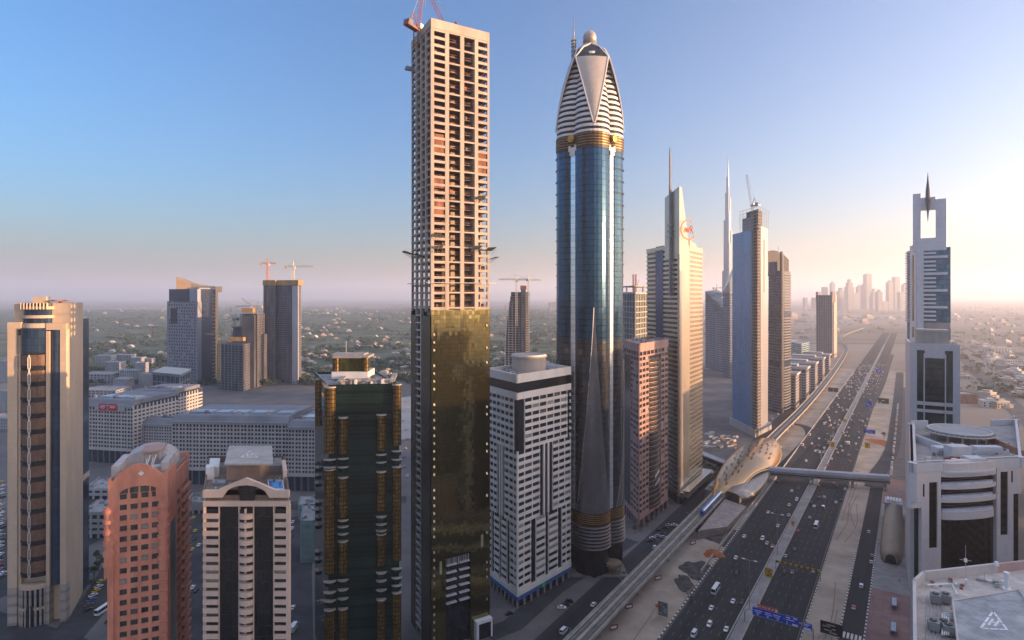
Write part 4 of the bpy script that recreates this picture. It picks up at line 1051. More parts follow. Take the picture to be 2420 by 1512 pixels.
    for i in range(26):
        s, y = rng.uniform(.05, .9), rng.uniform(.06, .5); mu = MB(); mu.prism(rq(s, s + rng.uniform(.01, .03), y, y + rng.uniform(.01, .03)), zr, zr + rng.uniform(.4, 2.4), rng.choice([steel, white_paint, roofgrey, brn])); mu.build('roof_unit', t)
    for i in range(9): p = rq(.05 + i * .05, .06, .05, .06)[0]; mb.tube([p + UP * zr, p + UP * (zr + 2.6)], .07, steel, 4)
    mb.build('roof_plant', t)
tower_peach()

# ------------------------------------------------------------------ dark green glass tower with gold columns
def tower_dark():
    L, Cn, Rr = col(744, 290), col(776, 248), col(943, 252)
    poly, fl, fr, fb, fk = four(L, Cn, Rr)      # fr = front
    t = thing('dark_glass_tower', Cn, 'dark green glass tower with gold glass columns, ring balconies and gold rooftop crown', 'tower', 'skyscrapers along the highway')
    dg = M('dark_green_glass', (.004, .011, .010), .1, 0, .3, .03, .22, grid=(40, 1.75, 0, .12, (.03, .038, .034), .35), tilt=.02, c2=(.012, .032, .03))
    gd = M('gold_glass', (.20, .13, .04), .22, .6, .3, .12, .5, grid=(1.1, 1.75, .2, .3, (.035, .028, .015), .3), tilt=.05, c2=(.10, .07, .03))
    rm = M('ring_white', (.34, .31, .27), .6, 0, .1, .4)
    W = fr.W; zt = zz(914, 249)
    mb = MB(); mb.prism(poly, 0, zt, dg, roofgrey); mb.build('glass_wall', t)
    def colm(fc, a, r, bul, runs, rings):
        for z0, z1 in runs:
            mb = MB(); mb.arc(fc, a, r, bul, z0, z1, gd, 12); mb.build('gold_column', t)
            mb = MB(); mb.arc(fc, a, r * 1.06, bul * 1.08, z1, z1 + .5, rm, 12); mb.build('column_cap', t)
        for z in rings:
            mb = MB(); mb.arc(fc, a, r * 1.15, bul * 1.15, z, z + .35, rm, 12); mb.arc(fc, a, r * .95, bul * .95, z - 1.6, z, dg, 12, cap=False); mb.build('ring_balcony', t)
    zv = lambda v: zz(v, 249)
    mid = [1088, 1112, 1325 - 1, 1348, 1365 - 2]
    colm(fr, .205 * W, 1.95, 1.9, [(zv(1070), zv(987)), (zv(1220), zv(1128)), (zv(1352), zv(1278)), (zv(1525), zv(1437))], [zv(v) for v in (1083, 1103, 1228, 1243, 1260, 1369, 1391, 1412)])
    colm(fr, .745 * W, 1.95, 1.9, [(zv(1065), zv(983)), (zv(1208), zv(1118)), (zv(1338), zv(1266)), (zv(1520), zv(1421))], [zv(v) for v in (1077, 1095, 1224, 1242, 1257, 1357, 1376, 1398)])
    colm(fr, .02 * W, 2.3, 2.0, [(zv(1068), zv(915)), (zv(1350), zv(1108)), (zv(1530), zv(1437))], [zv(v) for v in (1084, 1102, 1370, 1395, 1415)])
    colm(fr, .965 * W, 1.9, 1.6, [(zv(1055), zv(912)), (zv(1330), zv(1108)), (zv(1530), zv(1408))], [zv(v) for v in (1070, 1090, 1350, 1372, 1390)])
    WL = fl.W
    colm(fl, .3 * WL, 1.8, 1.6, [(zv(1040), zt - 1)], [zv(v) for v in (1150, 1170, 1190, 1240, 1260, 1280, 1300, 1370, 1390, 1420)])
    # roof: parapet, plant, crown
    mb = MB()
    for fc in (fl, fr, fb, fk): mb.fbox(fc, 0, fc.W, zt - .6, zt + 1.0, -.5, .06, dg)
    mb.build('parapet', t)
    c = sum(poly, Vector()) / 4; c = c + Vector((-1.0, 3, 0))
    mb = MB(); mb.obox(c, (1, .03), 16, 15, zt + 1, zt + 4.0, white_paint); mb.build('crown_base', t)
    mb = MB(); mb.obox(c, (1, .03), 12.5, 11, zt + 4.0, zt + 10, M('crown_green_glass', (.10, .10, .03), .15, .6, .2, .2, .5, grid=(1.4, 3, .1, .1, (.05, .05, .02), .2)))
    for s in (-1, 1): mb.cyl(c + Vector((s * 6.6, -5.2, 0)), 1.5, zt + 3.6, zt + 10.3, gd, 14)
    mb.build('crown', t)
    mb = MB(); mb.obox(c, (1, .03), 16, 13, zt + 10, zt + 10.9, rm); mb.obox(c + Vector((-2, 2, 0)), (1, 0), 14.5, 9, zt + 10.9, zt + 11.5, rm); mb.tube([c + Vector((-4, 2, zt + 11)), c + Vector((-4, 2, zt + 17))], .08, steel, 4); mb.build('crown_roof', t)
    mb = MB(); rng = random.Random(2)
    for i in range(34):
        a = rng.uniform(.08, .95) * W; o = -rng.uniform(1.2, 7)
        mb.fbox(fr, a, a + rng.uniform(.4, 1.6), zt, zt + rng.uniform(.8, 2.8), o - rng.uniform(.5, 1.5), o, rng.choice([white_paint, white_paint, steel, M('pinkish_plant', (.5, .36, .3), .7, 0, .1, .5)]))
    for a in (.1, .86):
        mb.fbox(fr, a * W, (a + .07) * W, zt + 1.5, zt + 2.2, -26, -2, rm)
    mb.fbox(fr, .12 * W, .9 * W, zt + 1.5, zt + 2.4, -5, -3.4, rm)
    mb.build('roof_plant', t)
tower_dark()
# ------------------------------------------------------------------ towers farther down the road
def box_tower(name, label, cat, group, L, Cn, Rr, zt, wall, glass, fh=3.8, nbl=6, nbr=4, sill=1.6, roof=roofgrey, style='band', pier=.7):
    """simple distant block: glass core, floor bands, piers"""
    poly, fl, fr, fb, fk = four(L, Cn, Rr)
    t = thing(name, Cn, label, cat, group)
    mb = MB(); mb.prism(inset(poly, .955), 0, zt - 1, glass); mb.build('glass_core', t)
    mb = MB(); nf = max(2, int((zt - 4) / fh))
    for fc, nb in ((fl, nbl), (fr, nbr), (fb, nbl), (fk, nbr)):
        for j in range(nf): mb.fbox(fc, 0, fc.W, 3 + j * fh, 3 + j * fh + sill, -.7, 0, wall)
        if style == 'grid':
            for i in range(nb + 1):
                a = i * (fc.W - pier) / nb; mb.fbox(fc, a, a + pier, 0, zt, -.7, .04, wall)
        else:
            mb.fbox(fc, 0, pier, 0, zt, -.7, .04, wall); mb.fbox(fc, fc.W - pier, fc.W, 0, zt, -.7, .04, wall)
        mb.fbox(fc, 0, fc.W, zt - 2, zt, -.7, .08, wall)
    mb.build('wall', t)
    mb = MB(); mb.prism(inset(poly, .95), zt - 1, zt - .6, roof); mb.build('roof', t)
    return t, poly, fl, fr
FARG = 'towers beyond the golden tower'
# blue tower with the hoist and open top
def tower_blue():
    L, Cn, Rr = col(1730, 770), col(1790, 700), col(1814, 745)
    poly, fl, fr, fb, fk = four(L, Cn, Rr); zl, zc, zr = zz(547, 735), zz(498, 720), zz(535, 720)
    t = thing('blue_glass_tower', Cn, 'blue glass tower nearing completion, brown hoist strip up its edge and scaffolded top', 'skyscraper', FARG)
    bl = M('soft_blue_glass', (.06, .21, .42), .25, .15, .12, .06, .6, grid=(1.6, 3.8, .15, .3, (.07, .12, .19), .22), tilt=.02)
    pk = M('pale_panel', (.44, .42, .43), .3, .4, .06, .06, grid=(2, 3.8, .08, .12, (.34, .32, .33), .05)); br = M('hoist_brown', (.12, .09, .075), .9, 0, .3, .3)
    W, WL = fr.W, fl.W
    ins = inset(poly, .955)
    mb = MB(); mb.prism(ins, 0, min(zl, zr) - 1, br, roofgrey); mb.build('core', t)
    mb = MB(); mb.fbox(fl, 0, WL * .79, 0, zl, -2.5, 0, bl); mb.build('glass_wall', t)
    mb = MB(); mb.fbox(fr, .28 * W, W, 0, zr, -2.5, 0, pk); mb.build('panel_wall', t)
    mb = MB(); mb.fbox(fr, .56 * W, .64 * W, zz(690, 720), zz(565, 720), .02, .12, glass_dark); mb.build('slot_window', t)
    mb = MB(); mb.prism(inset([fl.pt(.5 * WL, 0, -2), fl.pt(.98 * WL, 0, -2), fr.pt(.6 * W, 0, -2), poly[3].lerp(poly[1], .5)], .95), min(zl, zr) - 1, zc, br); mb.build('top_core', t)
    mb = MB(); z = 3
    while z < zc: mb.fbox(fl, .78 * WL, WL * 1.0, z, z + .6, -1, .3, concrete); mb.fbox(fr, 0, .28 * W, z, z + .6, -1, .2, concrete); z += 3.8
    mb.build('hoist_landing', t)
    mb = MB(); lattice(mb, fl.pt(.84 * WL, 0, 1.6), fl.pt(.84 * WL, zc - 4, 1.6), 1.1, steel, 40, .18); mb.build('hoist_mast', t)
    mb = MB(); mb.fbox(fl, .35 * WL, .78 * WL, zl, zz(515, 735), -8, -2, M('grey_top_block', (.24, .25, .27), .6, .2, .1, .2)); mb.build('top_block', t)
    mb = MB()
    for fc in (fl, fr):
        for i in range(6):
            a = (.35 + .13 * i) * WL if fc is fl else i * W / 5
            mb.tube([fc.pt(a, zl if fc is fl else zr, .6), fc.pt(a, zz(494, 720) + 2, 1.2)], .22, steel, 4)
        for j in range(6): z = zl + 6 + j * (zc - zl) / 6; mb.tube([fc.pt(.35 * WL if fc is fl else 0, z, .8), fc.pt(fc.W, z, .8)], .2, steel, 4)
    mb.build('scaffold', t)
    mb = MB(); mb.prism([fl.pt(-2, 0, 3), fl.pt(WL, 0, 3), fr.pt(W + 2, 0, 4), Rr + Vector((-20, 30, 0)), fl.pt(0, 0, -30)], 0, 9, M('hoarding_podium', (.30, .30, .32), .7, 0, .1, .1)); mb.build('podium', t)
    luffing_crane(Vector((Cn.x - 1, Cn.y + 12, zc - 4)), 8, 80, 330, 40, 'pale luffing crane with upright jib on the blue glass tower', steel, 'cranes farther away', 1.2)
tower_blue()
# rounded tower of dark bands
def tower_banded():
    L, Cn, Rr = col(1814, 870), col(1846, 838), col(1869, 880)
    poly, fl, fr, fb, fk = four(L, Cn, Rr); zt = zz(592, 850)
    t = thing('banded_tower', Cn, 'dark banded tower with curved dark roof slab, between blue tower and low office blocks', 'skyscraper', FARG)
    wm = M('band_stone', (.13, .125, .135), .6, 0, .08, .1); dg = M('band_glass', (.02, .03, .055), .15, .05, .3, .2, .6); dk = M('dark_slab', (.075, .07, .075), .4, .2, .1, .2)
    mb = MB(); mb.prism(inset(poly, .95), 0, zz(640, 850), dg); mb.build('glass_core', t)
    mb = MB(); W, WL = fr.W, fl.W; z = 4; j = 0
    while z < zz(645, 850):
        if j % 18 not in (16, 17):
            mb.arc(fl, .30 * WL, .25 * WL, 2.5, z, z + 2.1, wm, 6, -.6); mb.fbox(fl, .58 * WL, WL, z, z + 2.0, -.7, 0, wm); mb.arc(fr, .62 * W, .36 * W, 3, z, z + 2.1, wm, 6, -.6)
        z += 3.9; j += 1
    mb.build('wall', t)
    mb = MB(); mb.fbox(fl, .93 * WL, WL, 0, zz(595, 845), -2, .4, wm); mb.fbox(fr, 0, .20 * W, 0, zz(600, 845), -2, .4, dk); mb.build('corner_fin', t)
    mb = MB(); prev = None
    for k in range(9):
        s = k / 8; p = poly[0].lerp(poly[2], s * .9); z = zt + 2 - 12 * (s - .25) ** 2 * 2
        if prev: mb.hexa([prev[0] + UP * zz(650, 850), p + UP * zz(650, 850), p + Vector((0, 14, zz(650, 850))), prev[0] + Vector((0, 14, zz(650, 850)))], [prev[0] + UP * prev[1], p + UP * z, p + Vector((0, 14, z)), prev[0] + Vector((0, 14, prev[1]))], dk)
        prev = (p, z)
    mb.build('roof_slab', t)
    mb = MB(); mb.arc(fl, .35 * WL, .3 * WL, 4, zz(650, 850), zz(618, 850), wm, 8, -1); mb.build('crown_drum', t)
    mb = MB(); m0 = poly[0].lerp(poly[2], .45); mb.tube([m0 + UP * (zt - 2), m0 + UP * zz(578, 850)], .4, steel, 4); mb.build('mast', t)
tower_banded()
# thin stepped supertall far away
def supertall():
    d = 2700; c = col(1720, d)
    t = thing('supertall_spire', c, 'tallest distant stepped silver spire rising through the haze', 'skyscraper', 'far towers in the haze')
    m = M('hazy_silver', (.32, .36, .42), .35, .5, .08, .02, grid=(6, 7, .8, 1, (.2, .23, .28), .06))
    px = d / F
    for k, tiers in enumerate((((15, 716), (12.5, 640), (9.5, 545), (6.5, 468)), ((14.5, 668), (11.5, 575), (8, 500), (5, 440)), ((14, 640), (10.5, 520), (7, 455), (4.2, 418)))):
        an = R(100 - 120 * k); mb = MB()
        for r, v1 in tiers:
            rr = r * px; p = c + Vector((math.sin(an), -math.cos(an), 0)) * rr * .55; mb.cyl(p, rr * .5, 0, zz(v1, d), m, 12); mb.obox(c.lerp(p, .5), p - c, rr * .55, rr * .62, 0, zz(v1, d) - 3, m)
        mb.build('wing', t)
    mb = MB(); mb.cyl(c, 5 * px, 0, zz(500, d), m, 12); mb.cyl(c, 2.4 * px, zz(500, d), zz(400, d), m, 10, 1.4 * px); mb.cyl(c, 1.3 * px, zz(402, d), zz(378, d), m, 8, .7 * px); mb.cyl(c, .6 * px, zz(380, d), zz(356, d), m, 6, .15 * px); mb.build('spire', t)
supertall()
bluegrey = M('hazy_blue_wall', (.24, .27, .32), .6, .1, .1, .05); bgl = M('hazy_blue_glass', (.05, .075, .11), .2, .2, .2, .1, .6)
for i, (u0, u1, u2, d0, vt, lab) in enumerate(((1666, 1690, 1716, 1350, 690, 'left blue office tower with sloping top, below the distant spire'), (1690, 1712, 1740, 1300, 712, 'nearer blue office tower with notched top, in front of the distant spire'))):
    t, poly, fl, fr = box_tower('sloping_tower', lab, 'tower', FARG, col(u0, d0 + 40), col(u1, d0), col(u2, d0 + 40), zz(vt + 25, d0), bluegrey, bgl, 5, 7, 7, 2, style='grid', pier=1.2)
    mb = MB(); z = zz(vt + 25, d0); mb.hexa([p + UP * z for p in poly], [poly[0] + UP * (z + 26), poly[1] + UP * (z + 2), poly[2] + UP * (z + 20), poly[3] + UP * (z + 30)], bgl); mb.build('sloping_top', t)
t, poly, fl, fr = box_tower('pointed_block', 'pale blue glass block with pointed top just left of the blue glass tower', 'tower', FARG, col(1708, 1240), col(1724, 1200), col(1740, 1240), zz(690, 1200), bluegrey, bgl, 5, 5, 5, 1, style='grid', pier=.8)
mb = MB(); z = zz(690, 1200); mb.hexa([p + UP * z for p in poly], [poly[0] + UP * (z + 2), poly[1] + UP * (z + 22), poly[2] + UP * (z + 64), poly[3] + UP * (z + 40)], bgl); mb.build('pointed_top', t)
tower_crane(at(1693, 688, 1390), 8, 60, 26, 'small crane on the left blue sloping tower', steel, 'cranes farther away', 1.5)
# frame building seen between lobed and golden tower
t, poly, fl, fr = box_tower('frame_block', 'unfinished grid block between the pointed glass tower and the golden tower', 'building site', FARG, col(1462, 690), col(1500, 640), col(1536, 690), zz(690, 640), concrete, M('open_floor_dark', (.10, .12, .12), .6, 0, .3, .2), 6, 6, 6, 1.2, style='grid', pier=1.4)
mb = MB(); z = zz(690, 640)
for p in poly + [poly[0].lerp(poly[1], .5), poly[1].lerp(poly[2], .5)]: mb.obox(p, (1, 0), 1.4, 1.4, z, z + 7, concrete)
mb.prism(poly, z + 6, z + 7, concrete); mb.build('roof_frame', t)
mb = MB(); lattice(mb, at(1499, 690, 660), at(1499, 648, 660), 1.6, rust, 8, .3); mb.tube([at(1499, 690, 660), at(1510, 660, 660)], .3, steel, 4); mb.build('roof_mast', t)
# curved tower under construction behind the white tower
def curved_site():
    d = 1150; t = thing('curved_unfinished_tower', col(1222, d), 'unfinished curved tower standing behind the white tower, two cranes above', 'building site', FARG)
    px = d / F; dk = M('site_dark', (.07, .075, .09), .9, 0, .3, .1); n = 38
    mb = MB(); c0 = col(1222, d)
    for j in range(n):
        s = j / n; z = s * zz(690, d); L = (-31 + 16 * s ** 2.4) * px; Rg = (30 - 2 * s) * px
        q = [c0 + Vector((L, 0, 0)), c0 + Vector((L * .4, -8, 0)), c0 + Vector((Rg * .5, -9, 0)), c0 + Vector((Rg, -3, 0)), c0 + Vector((Rg, 24, 0)), c0 + Vector((L, 26, 0))]
        mb.prism(q, z, z + .9, concrete)
    mb.build('floor_slab', t)
    mb = MB()
    for j in range(n // 2):
        s = j / (n / 2); z = s * zz(690, d); L = (-29 + 16 * s ** 2.4) * px; Rg = (28 - 2 * s) * px
        mb.prism([c0 + Vector((L, 3, 0)), c0 + Vector((0, -5, 0)), c0 + Vector((Rg, 1, 0)), c0 + Vector((Rg, 22, 0)), c0 + Vector((L, 24, 0))], z, z + zz(690, d) / (n / 2), dk)
    mb.build('inner_wall', t)
    mb = MB(); mb.obox(c0 + Vector((14 * px, -6, 0)), (1, 0), 11 * px, 10, 0, zz(678, d), dk)
    for k in range(8): mb.obox(c0 + Vector((-28 * px + k * 8 * px, -9, 0)), (1, 0), .9, .9, 0, zz(720 - k * 4 if k < 5 else 690, d), concrete)
    mb.build('lift_core', t)
    mb = MB(); mb.obox(c0 + Vector((14 * px, -6, 0)), (1, 0), 14 * px, 14, zz(684, d), zz(675, d), rust); mb.build('formwork', t)
    tower_crane(at(1220, 770, d - 14), zz(661, d) - zz(770, d), 276, 34, 'left tower crane of the curved unfinished tower', M('crane_pale', (.45, .42, .36), .6, .1, .1, .5), 'cranes farther away', 1.5, .6)
    tower_crane(at(1248, 700, d + 12), zz(661, d) - zz(700, d), 82, 24, 'right tower crane of the curved unfinished tower', M('crane_pale', (.45, .42, .36), .6, .1, .1, .5), 'cranes farther away', 1.5, .9)
curved_site()
# low office blocks along the road: grey stone, pale cornices
ob = M('office_stone', (.36, .32, .31), .7, 0, .1, .1)
offs = [(1873, 882, 935, 990), (1899, 868, 905, 1090), (1921, 857, 892, 1200), (1940, 846, 876, 1330), (1956, 838, 862, 1450)]
for i, (u, vt, vb, d) in enumerate(offs):
    d = 233900 / (962 - i * 22 - 700); c = col(u - 10, d); wv = 46
    q = [c + RT * -16 + RN * 12, c + RT * 16 + RN * 12, c + RT * 16 - RN * 60, c + RT * -16 - RN * 60]
    zt = zz(vt, d)
    labs = ('nearest grey stone office block with pale cornice beside the viaduct', 'second nearest low grey office block beside the viaduct', 'third low grey office block in the row beside the viaduct', 'fourth low grey office block in the row beside the viaduct', 'farthest of the low grey office blocks beside the viaduct')
    t, poly, fl, fr = box_tower('office_block', labs[i], 'building', 'low offices along the viaduct', q[3], q[0], q[1], zt, ob, bgl, 4.2, 10, 5, 1.7, style='grid', pier=1.6)
    mb = MB(); pal = M('pale_cornice', (.50, .46, .43), .7, 0, .08, .2); mb.prism(inset(poly, 1.05), zt - .6, zt + 2.4, pal, roofgrey); mb.prism(inset(poly, .6), zt + 2.4, zt + 5.5, ob, pal); mb.build('cornice', t)
tw = box_tower('teal_office', 'small pale teal office behind the low grey office row', 'building', 'low offices along the viaduct', col(1866, 1420), col(1893, 1340), col(1912, 1400), zz(812, 1350), M('teal_wall', (.30, .42, .45), .6, 0, .1, .1), bgl, 4.5, 5, 4)
# dark tower alone by the road
t, poly, fl, fr = box_tower('lone_tower', 'lone brown blue tower with winged top, right of the low office blocks', 'tower', FARG, col(1928, 1640), col(1966, 1600), col(1978, 1660), zz(697, 1600), M('lone_wall', (.20, .18, .20), .5, .2, .1, .05), bgl, 5, 7, 3, 1.4, style='grid', pier=1.6)
mb = MB(); z = zz(697, 1600)
for p in (poly[0], poly[1]): mb.obox(p.lerp(poly[2], .1), (1, .2), 9, 9, z - 20, z + 9, M('lone_fin', (.42, .33, .29), .6, 0, .1, .1))
mb.build('top_wing', t)
mb = MB(); mb.fbox(fr, fr.W * .2, fr.W * .8, 0, z, -2, 1.5, M('lone_fin', (.42, .33, .29), .6, 0, .1, .1)); mb.build('side_pier', t)
# hazy skyline
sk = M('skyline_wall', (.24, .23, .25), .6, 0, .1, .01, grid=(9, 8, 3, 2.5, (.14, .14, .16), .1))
sky_t = [(1925, 703, 12, 0), (1948, 678, 11, 0), (1966, 665, 9, 1), (1986, 680, 20, 2), (2006, 660, 16, 2), (2020, 692, 16, 0), (2030, 673, 12, 1), (2039, 670, 9, 1), (2049, 648, 14, 3), (2064, 682, 14, 2), (2076, 684, 12, 1), (2101, 662, 12, 1), (2116, 654, 13, 0), (2128, 690, 12, 0), (2137, 668, 12, 1), (2088, 712, 14, 0), (1902, 703, 8, 0), (1985, 704, 10, 0), (2058, 700, 16, 0), (2010, 715, 26, 0), (2075, 722, 30, 0), (2120, 722, 18, 0), (1302, 714, 10, 0), (1312, 712, 6, 0)]
rng = random.Random(21)
for i, (u, vt, w, st) in enumerate(sky_t):
    d = 7200 + rng.uniform(-500, 1200); c = col(u, d); px = d / F; zt = zz(vt, d); w *= px
    mb = MB()
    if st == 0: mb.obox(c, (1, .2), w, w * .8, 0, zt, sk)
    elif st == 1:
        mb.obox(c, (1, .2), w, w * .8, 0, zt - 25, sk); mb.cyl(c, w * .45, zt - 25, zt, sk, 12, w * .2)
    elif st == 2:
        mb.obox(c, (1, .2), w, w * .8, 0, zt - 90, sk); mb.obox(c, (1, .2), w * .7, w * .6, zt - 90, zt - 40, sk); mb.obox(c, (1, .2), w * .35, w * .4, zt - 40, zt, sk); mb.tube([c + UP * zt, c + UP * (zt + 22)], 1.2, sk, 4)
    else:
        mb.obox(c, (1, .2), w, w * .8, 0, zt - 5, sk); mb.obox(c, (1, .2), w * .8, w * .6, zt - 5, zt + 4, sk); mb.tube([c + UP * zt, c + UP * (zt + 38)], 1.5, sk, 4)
    if u < 1400: lab = 'faint towers far out on the plain, right of the white tower'
    else:
        lab = {2049: 'tallest tower of the far hazy skyline, with a flat top and mast', 2006: 'stepped hazy skyline tower with a thin tip', 2116: 'taller of the pair of hazy towers nearest the rightmost skyscraper', 2101: 'shorter of the pair of hazy towers near the rightmost skyscraper', 1966: 'slim round-topped hazy tower at the left of the far skyline', 1925: 'flat topped hazy tower just behind the lone brown blue tower'}.get(u, 'grey hazy tower in the far skyline where the highway vanishes')
    o = mb.build('distant_tower', base=c); tag(o, lab, 'tower', 'far towers in the haze')
# ------------------------------------------------------------------ towers right of the highway
def tower_needle():
    d = 430; L, Cn, Rr = col(2143, 455), col(2166, 425), col(2248, 412)
    poly, fl, fr, fb, fk = four(L, Cn, Rr); t = thing('needle_tower', Cn, 'white blue tower topped by an open square frame with a hanging needle', 'skyscraper', 'skyscrapers right of the highway')
    wm = M('white_cladding', (.66, .66, .68), .5, .1, .05, .1, grid=(2, 1.8, .07, .07, (.55, .55, .57), .04)); bl = M('teal_blue_glass', (.09, .21, .31), .14, .3, .2, .04, .6, grid=(1.5, 3.6, .1, .3, (.03, .07, .10), .25), tilt=.02)
    W, WL = fr.W, fl.W; V = lambda v: zz(v, 420)
    zs = V(585)
    mb = MB(); mb.prism(inset(poly, .96), 0, zs, bl, roofgrey); mb.build('glass_core', t)
    mb = MB(); mb.fbox(fr, 0, .20 * W, 0, zs + 3, -3, .6, wm); mb.fbox(fl, .35 * WL, WL, 0, zs + 3, -3, .5, wm); mb.fbox(fl, 0, .08 * WL, 0, zs, -3, .3, wm); mb.build('corner_wall', t)
    mb = MB(); mb.fbox(fl, .62 * WL, .80 * WL, V(760), V(600), .4, .62, glass_dark); mb.fbox(fl, .62 * WL, .80 * WL, V(800), V(775), .4, .62, glass_dark); mb.build('strip_window', t)
    bm = M('bar_white', (.66, .66, .68), .5, 0, .04, .3)
    for j in range(17):
        v = 597 + j * 9.85; long_ = j in (1, 5, 9, 13)
        if v > 760: break
        mb = MB(); z = V(v) - 1; mb.fbox(fr, .16 * W, (.88 if long_ else .56) * W, z, z + (1.7 if long_ else 1.3), -.8, 1.1, bm); mb.build('ledge', t)
    mb = MB()
    for j in range(50):
        z = V(765) + j * 1.9
        if z < zs - 2: mb.fbox(fl, -.3, .34 * WL, z, z + .9, -.5, 1.2, wm)
    mb.build('side_balcony', t)
    mb = MB(); mb.fbox(fr, .12 * W, .96 * W, V(775), V(762), -2, .5, M('beige_panel', (.40, .37, .33), .7, 0, .1, .2)); mb.build('plant_band', t)
    # open frame on top
    zt = V(455); a0, a1, b0, b1 = -.12 * W, .86 * W, .12 * W, .55 * W; dp = -4.5
    mb = MB()
    mb.fbox(fr, a0, b0, zs - 2, zt, dp, .3, wm); mb.fbox(fr, b1, a1, zs - 2, zt - 5, dp, .3, wm); mb.fbox(fr, b0, b1, V(495), zt - 3.2, dp, .25, wm); mb.fbox(fr, b0, b1, zs - 2, V(562), dp, .25, wm)
    mb.build('open_frame', t)
    nd = M('needle_dark', (.10, .11, .13), .35, .5, .1, .3); p = fr.pt(.33 * W, 0, 1.4)
    mb = MB(); prof = [(525, .05), (497, .75), (470, 1.6), (450, 1.3), (428, .6), (407, .05)]
    mb.loft([[p + UP * V(v) + Vector((r * math.cos(k * math.pi / 5), r * math.sin(k * math.pi / 5), 0)) for k in range(10)] for v, r in prof], nd); mb.tube([p + UP * V(478) - fr.n * 3, p + UP * V(478)], .4, steel, 4); mb.build('needle', t)
tower_needle()
def tower_grey():
    L, Cn, Rr = col(2139, 372), col(2150, 338), col(2268, 327)
    poly, fl, fr, fb, fk = four(L, Cn, Rr); t = thing('grey_tower', Cn, 'grey tiled office tower with teal glass front, below the needle tower', 'tower', 'skyscrapers right of the highway')
    gm = M('grey_tile', (.58, .55, .55), .5, 0, .05, .1, grid=(1.4, 1.4, .06, .06, (.39, .37, .38), .04)); tl = M('teal_glass', (.03, .085, .095), .12, .3, .2, .04, .6, grid=(1.5, 3.7, .1, .15, (.02, .05, .055), .3), tilt=.03); dk = glass_dark
    W = fr.W; V = lambda v: zz(v, 333); zt = V(812)
    mb = MB(); mb.prism(inset(poly, .97), 0, zt - 2, tl, roofgrey); mb.build('glass_core', t)
    mb = MB()
    for a, b in ((0, .14), (.86, 1)): mb.fbox(fr, a * W, b * W, 0, zt, -1.2, .3, gm)
    for a, b in ((.275, .30), (.70, .725)): mb.fbox(fr, a * W, b * W, 0, V(836), -1, .5, gm)
    mb.fbox(fr, .14 * W, .86 * W, V(828), zt, -1.2, .3, gm); mb.fbox(fr, .14 * W, .86 * W, V(958), V(950), -1, .3, gm); mb.fbox(fr, .14 * W, .86 * W, V(975), V(968), -1, .3, gm)
    mb.fbox(fr, .30 * W, .70 * W, V(846), V(828), -1, .4, gm)
    for fc in (fl, fb, fk): mb.fbox(fc, 0, fc.W, 0, zt, -1, .05, gm)
    mb.build('tiled_wall', t)
    mb = MB()
    for j in range(9):
        z = V(846) - 3 - j * 3.7 * .95; mb.fbox(fr, .305 * W, .695 * W, z, z + 1.0, -1.6, .05, dk)
    mb.build('dark_floor_band', t)  # dark glass bands across the middle of the front
    mb = MB(); c = fr.pt(.48 * W, 0, -8)
    mb.obox(c, fr.d, 15, 12, zt - 2, V(779), M('beige_panel', (.40, .37, .33), .7, 0, .1, .2)); mb.obox(c, fr.d, 14, 12.6, V(783), V(781), gm)
    rng = random.Random(6)
    for i in range(30):
        a = rng.uniform(.05, .95) * W; o = -rng.uniform(1.5, 14); mb.fbox(fr, a, a + rng.uniform(.5, 2.5), zt - 2, zt + rng.uniform(-.5, 1.6), o - 1.5, o, rng.choice([steel, gm, roofgrey]))
    mb.build('roof_plant', t)
    mb = MB()
    for i in range(22): mb.tube([fr.pt(i * W / 21, zt, 0), fr.pt(i * W / 21, zt + 1.4, 0)], .09, steel, 3)
    mb.build('roof_railing', t)
tower_grey()
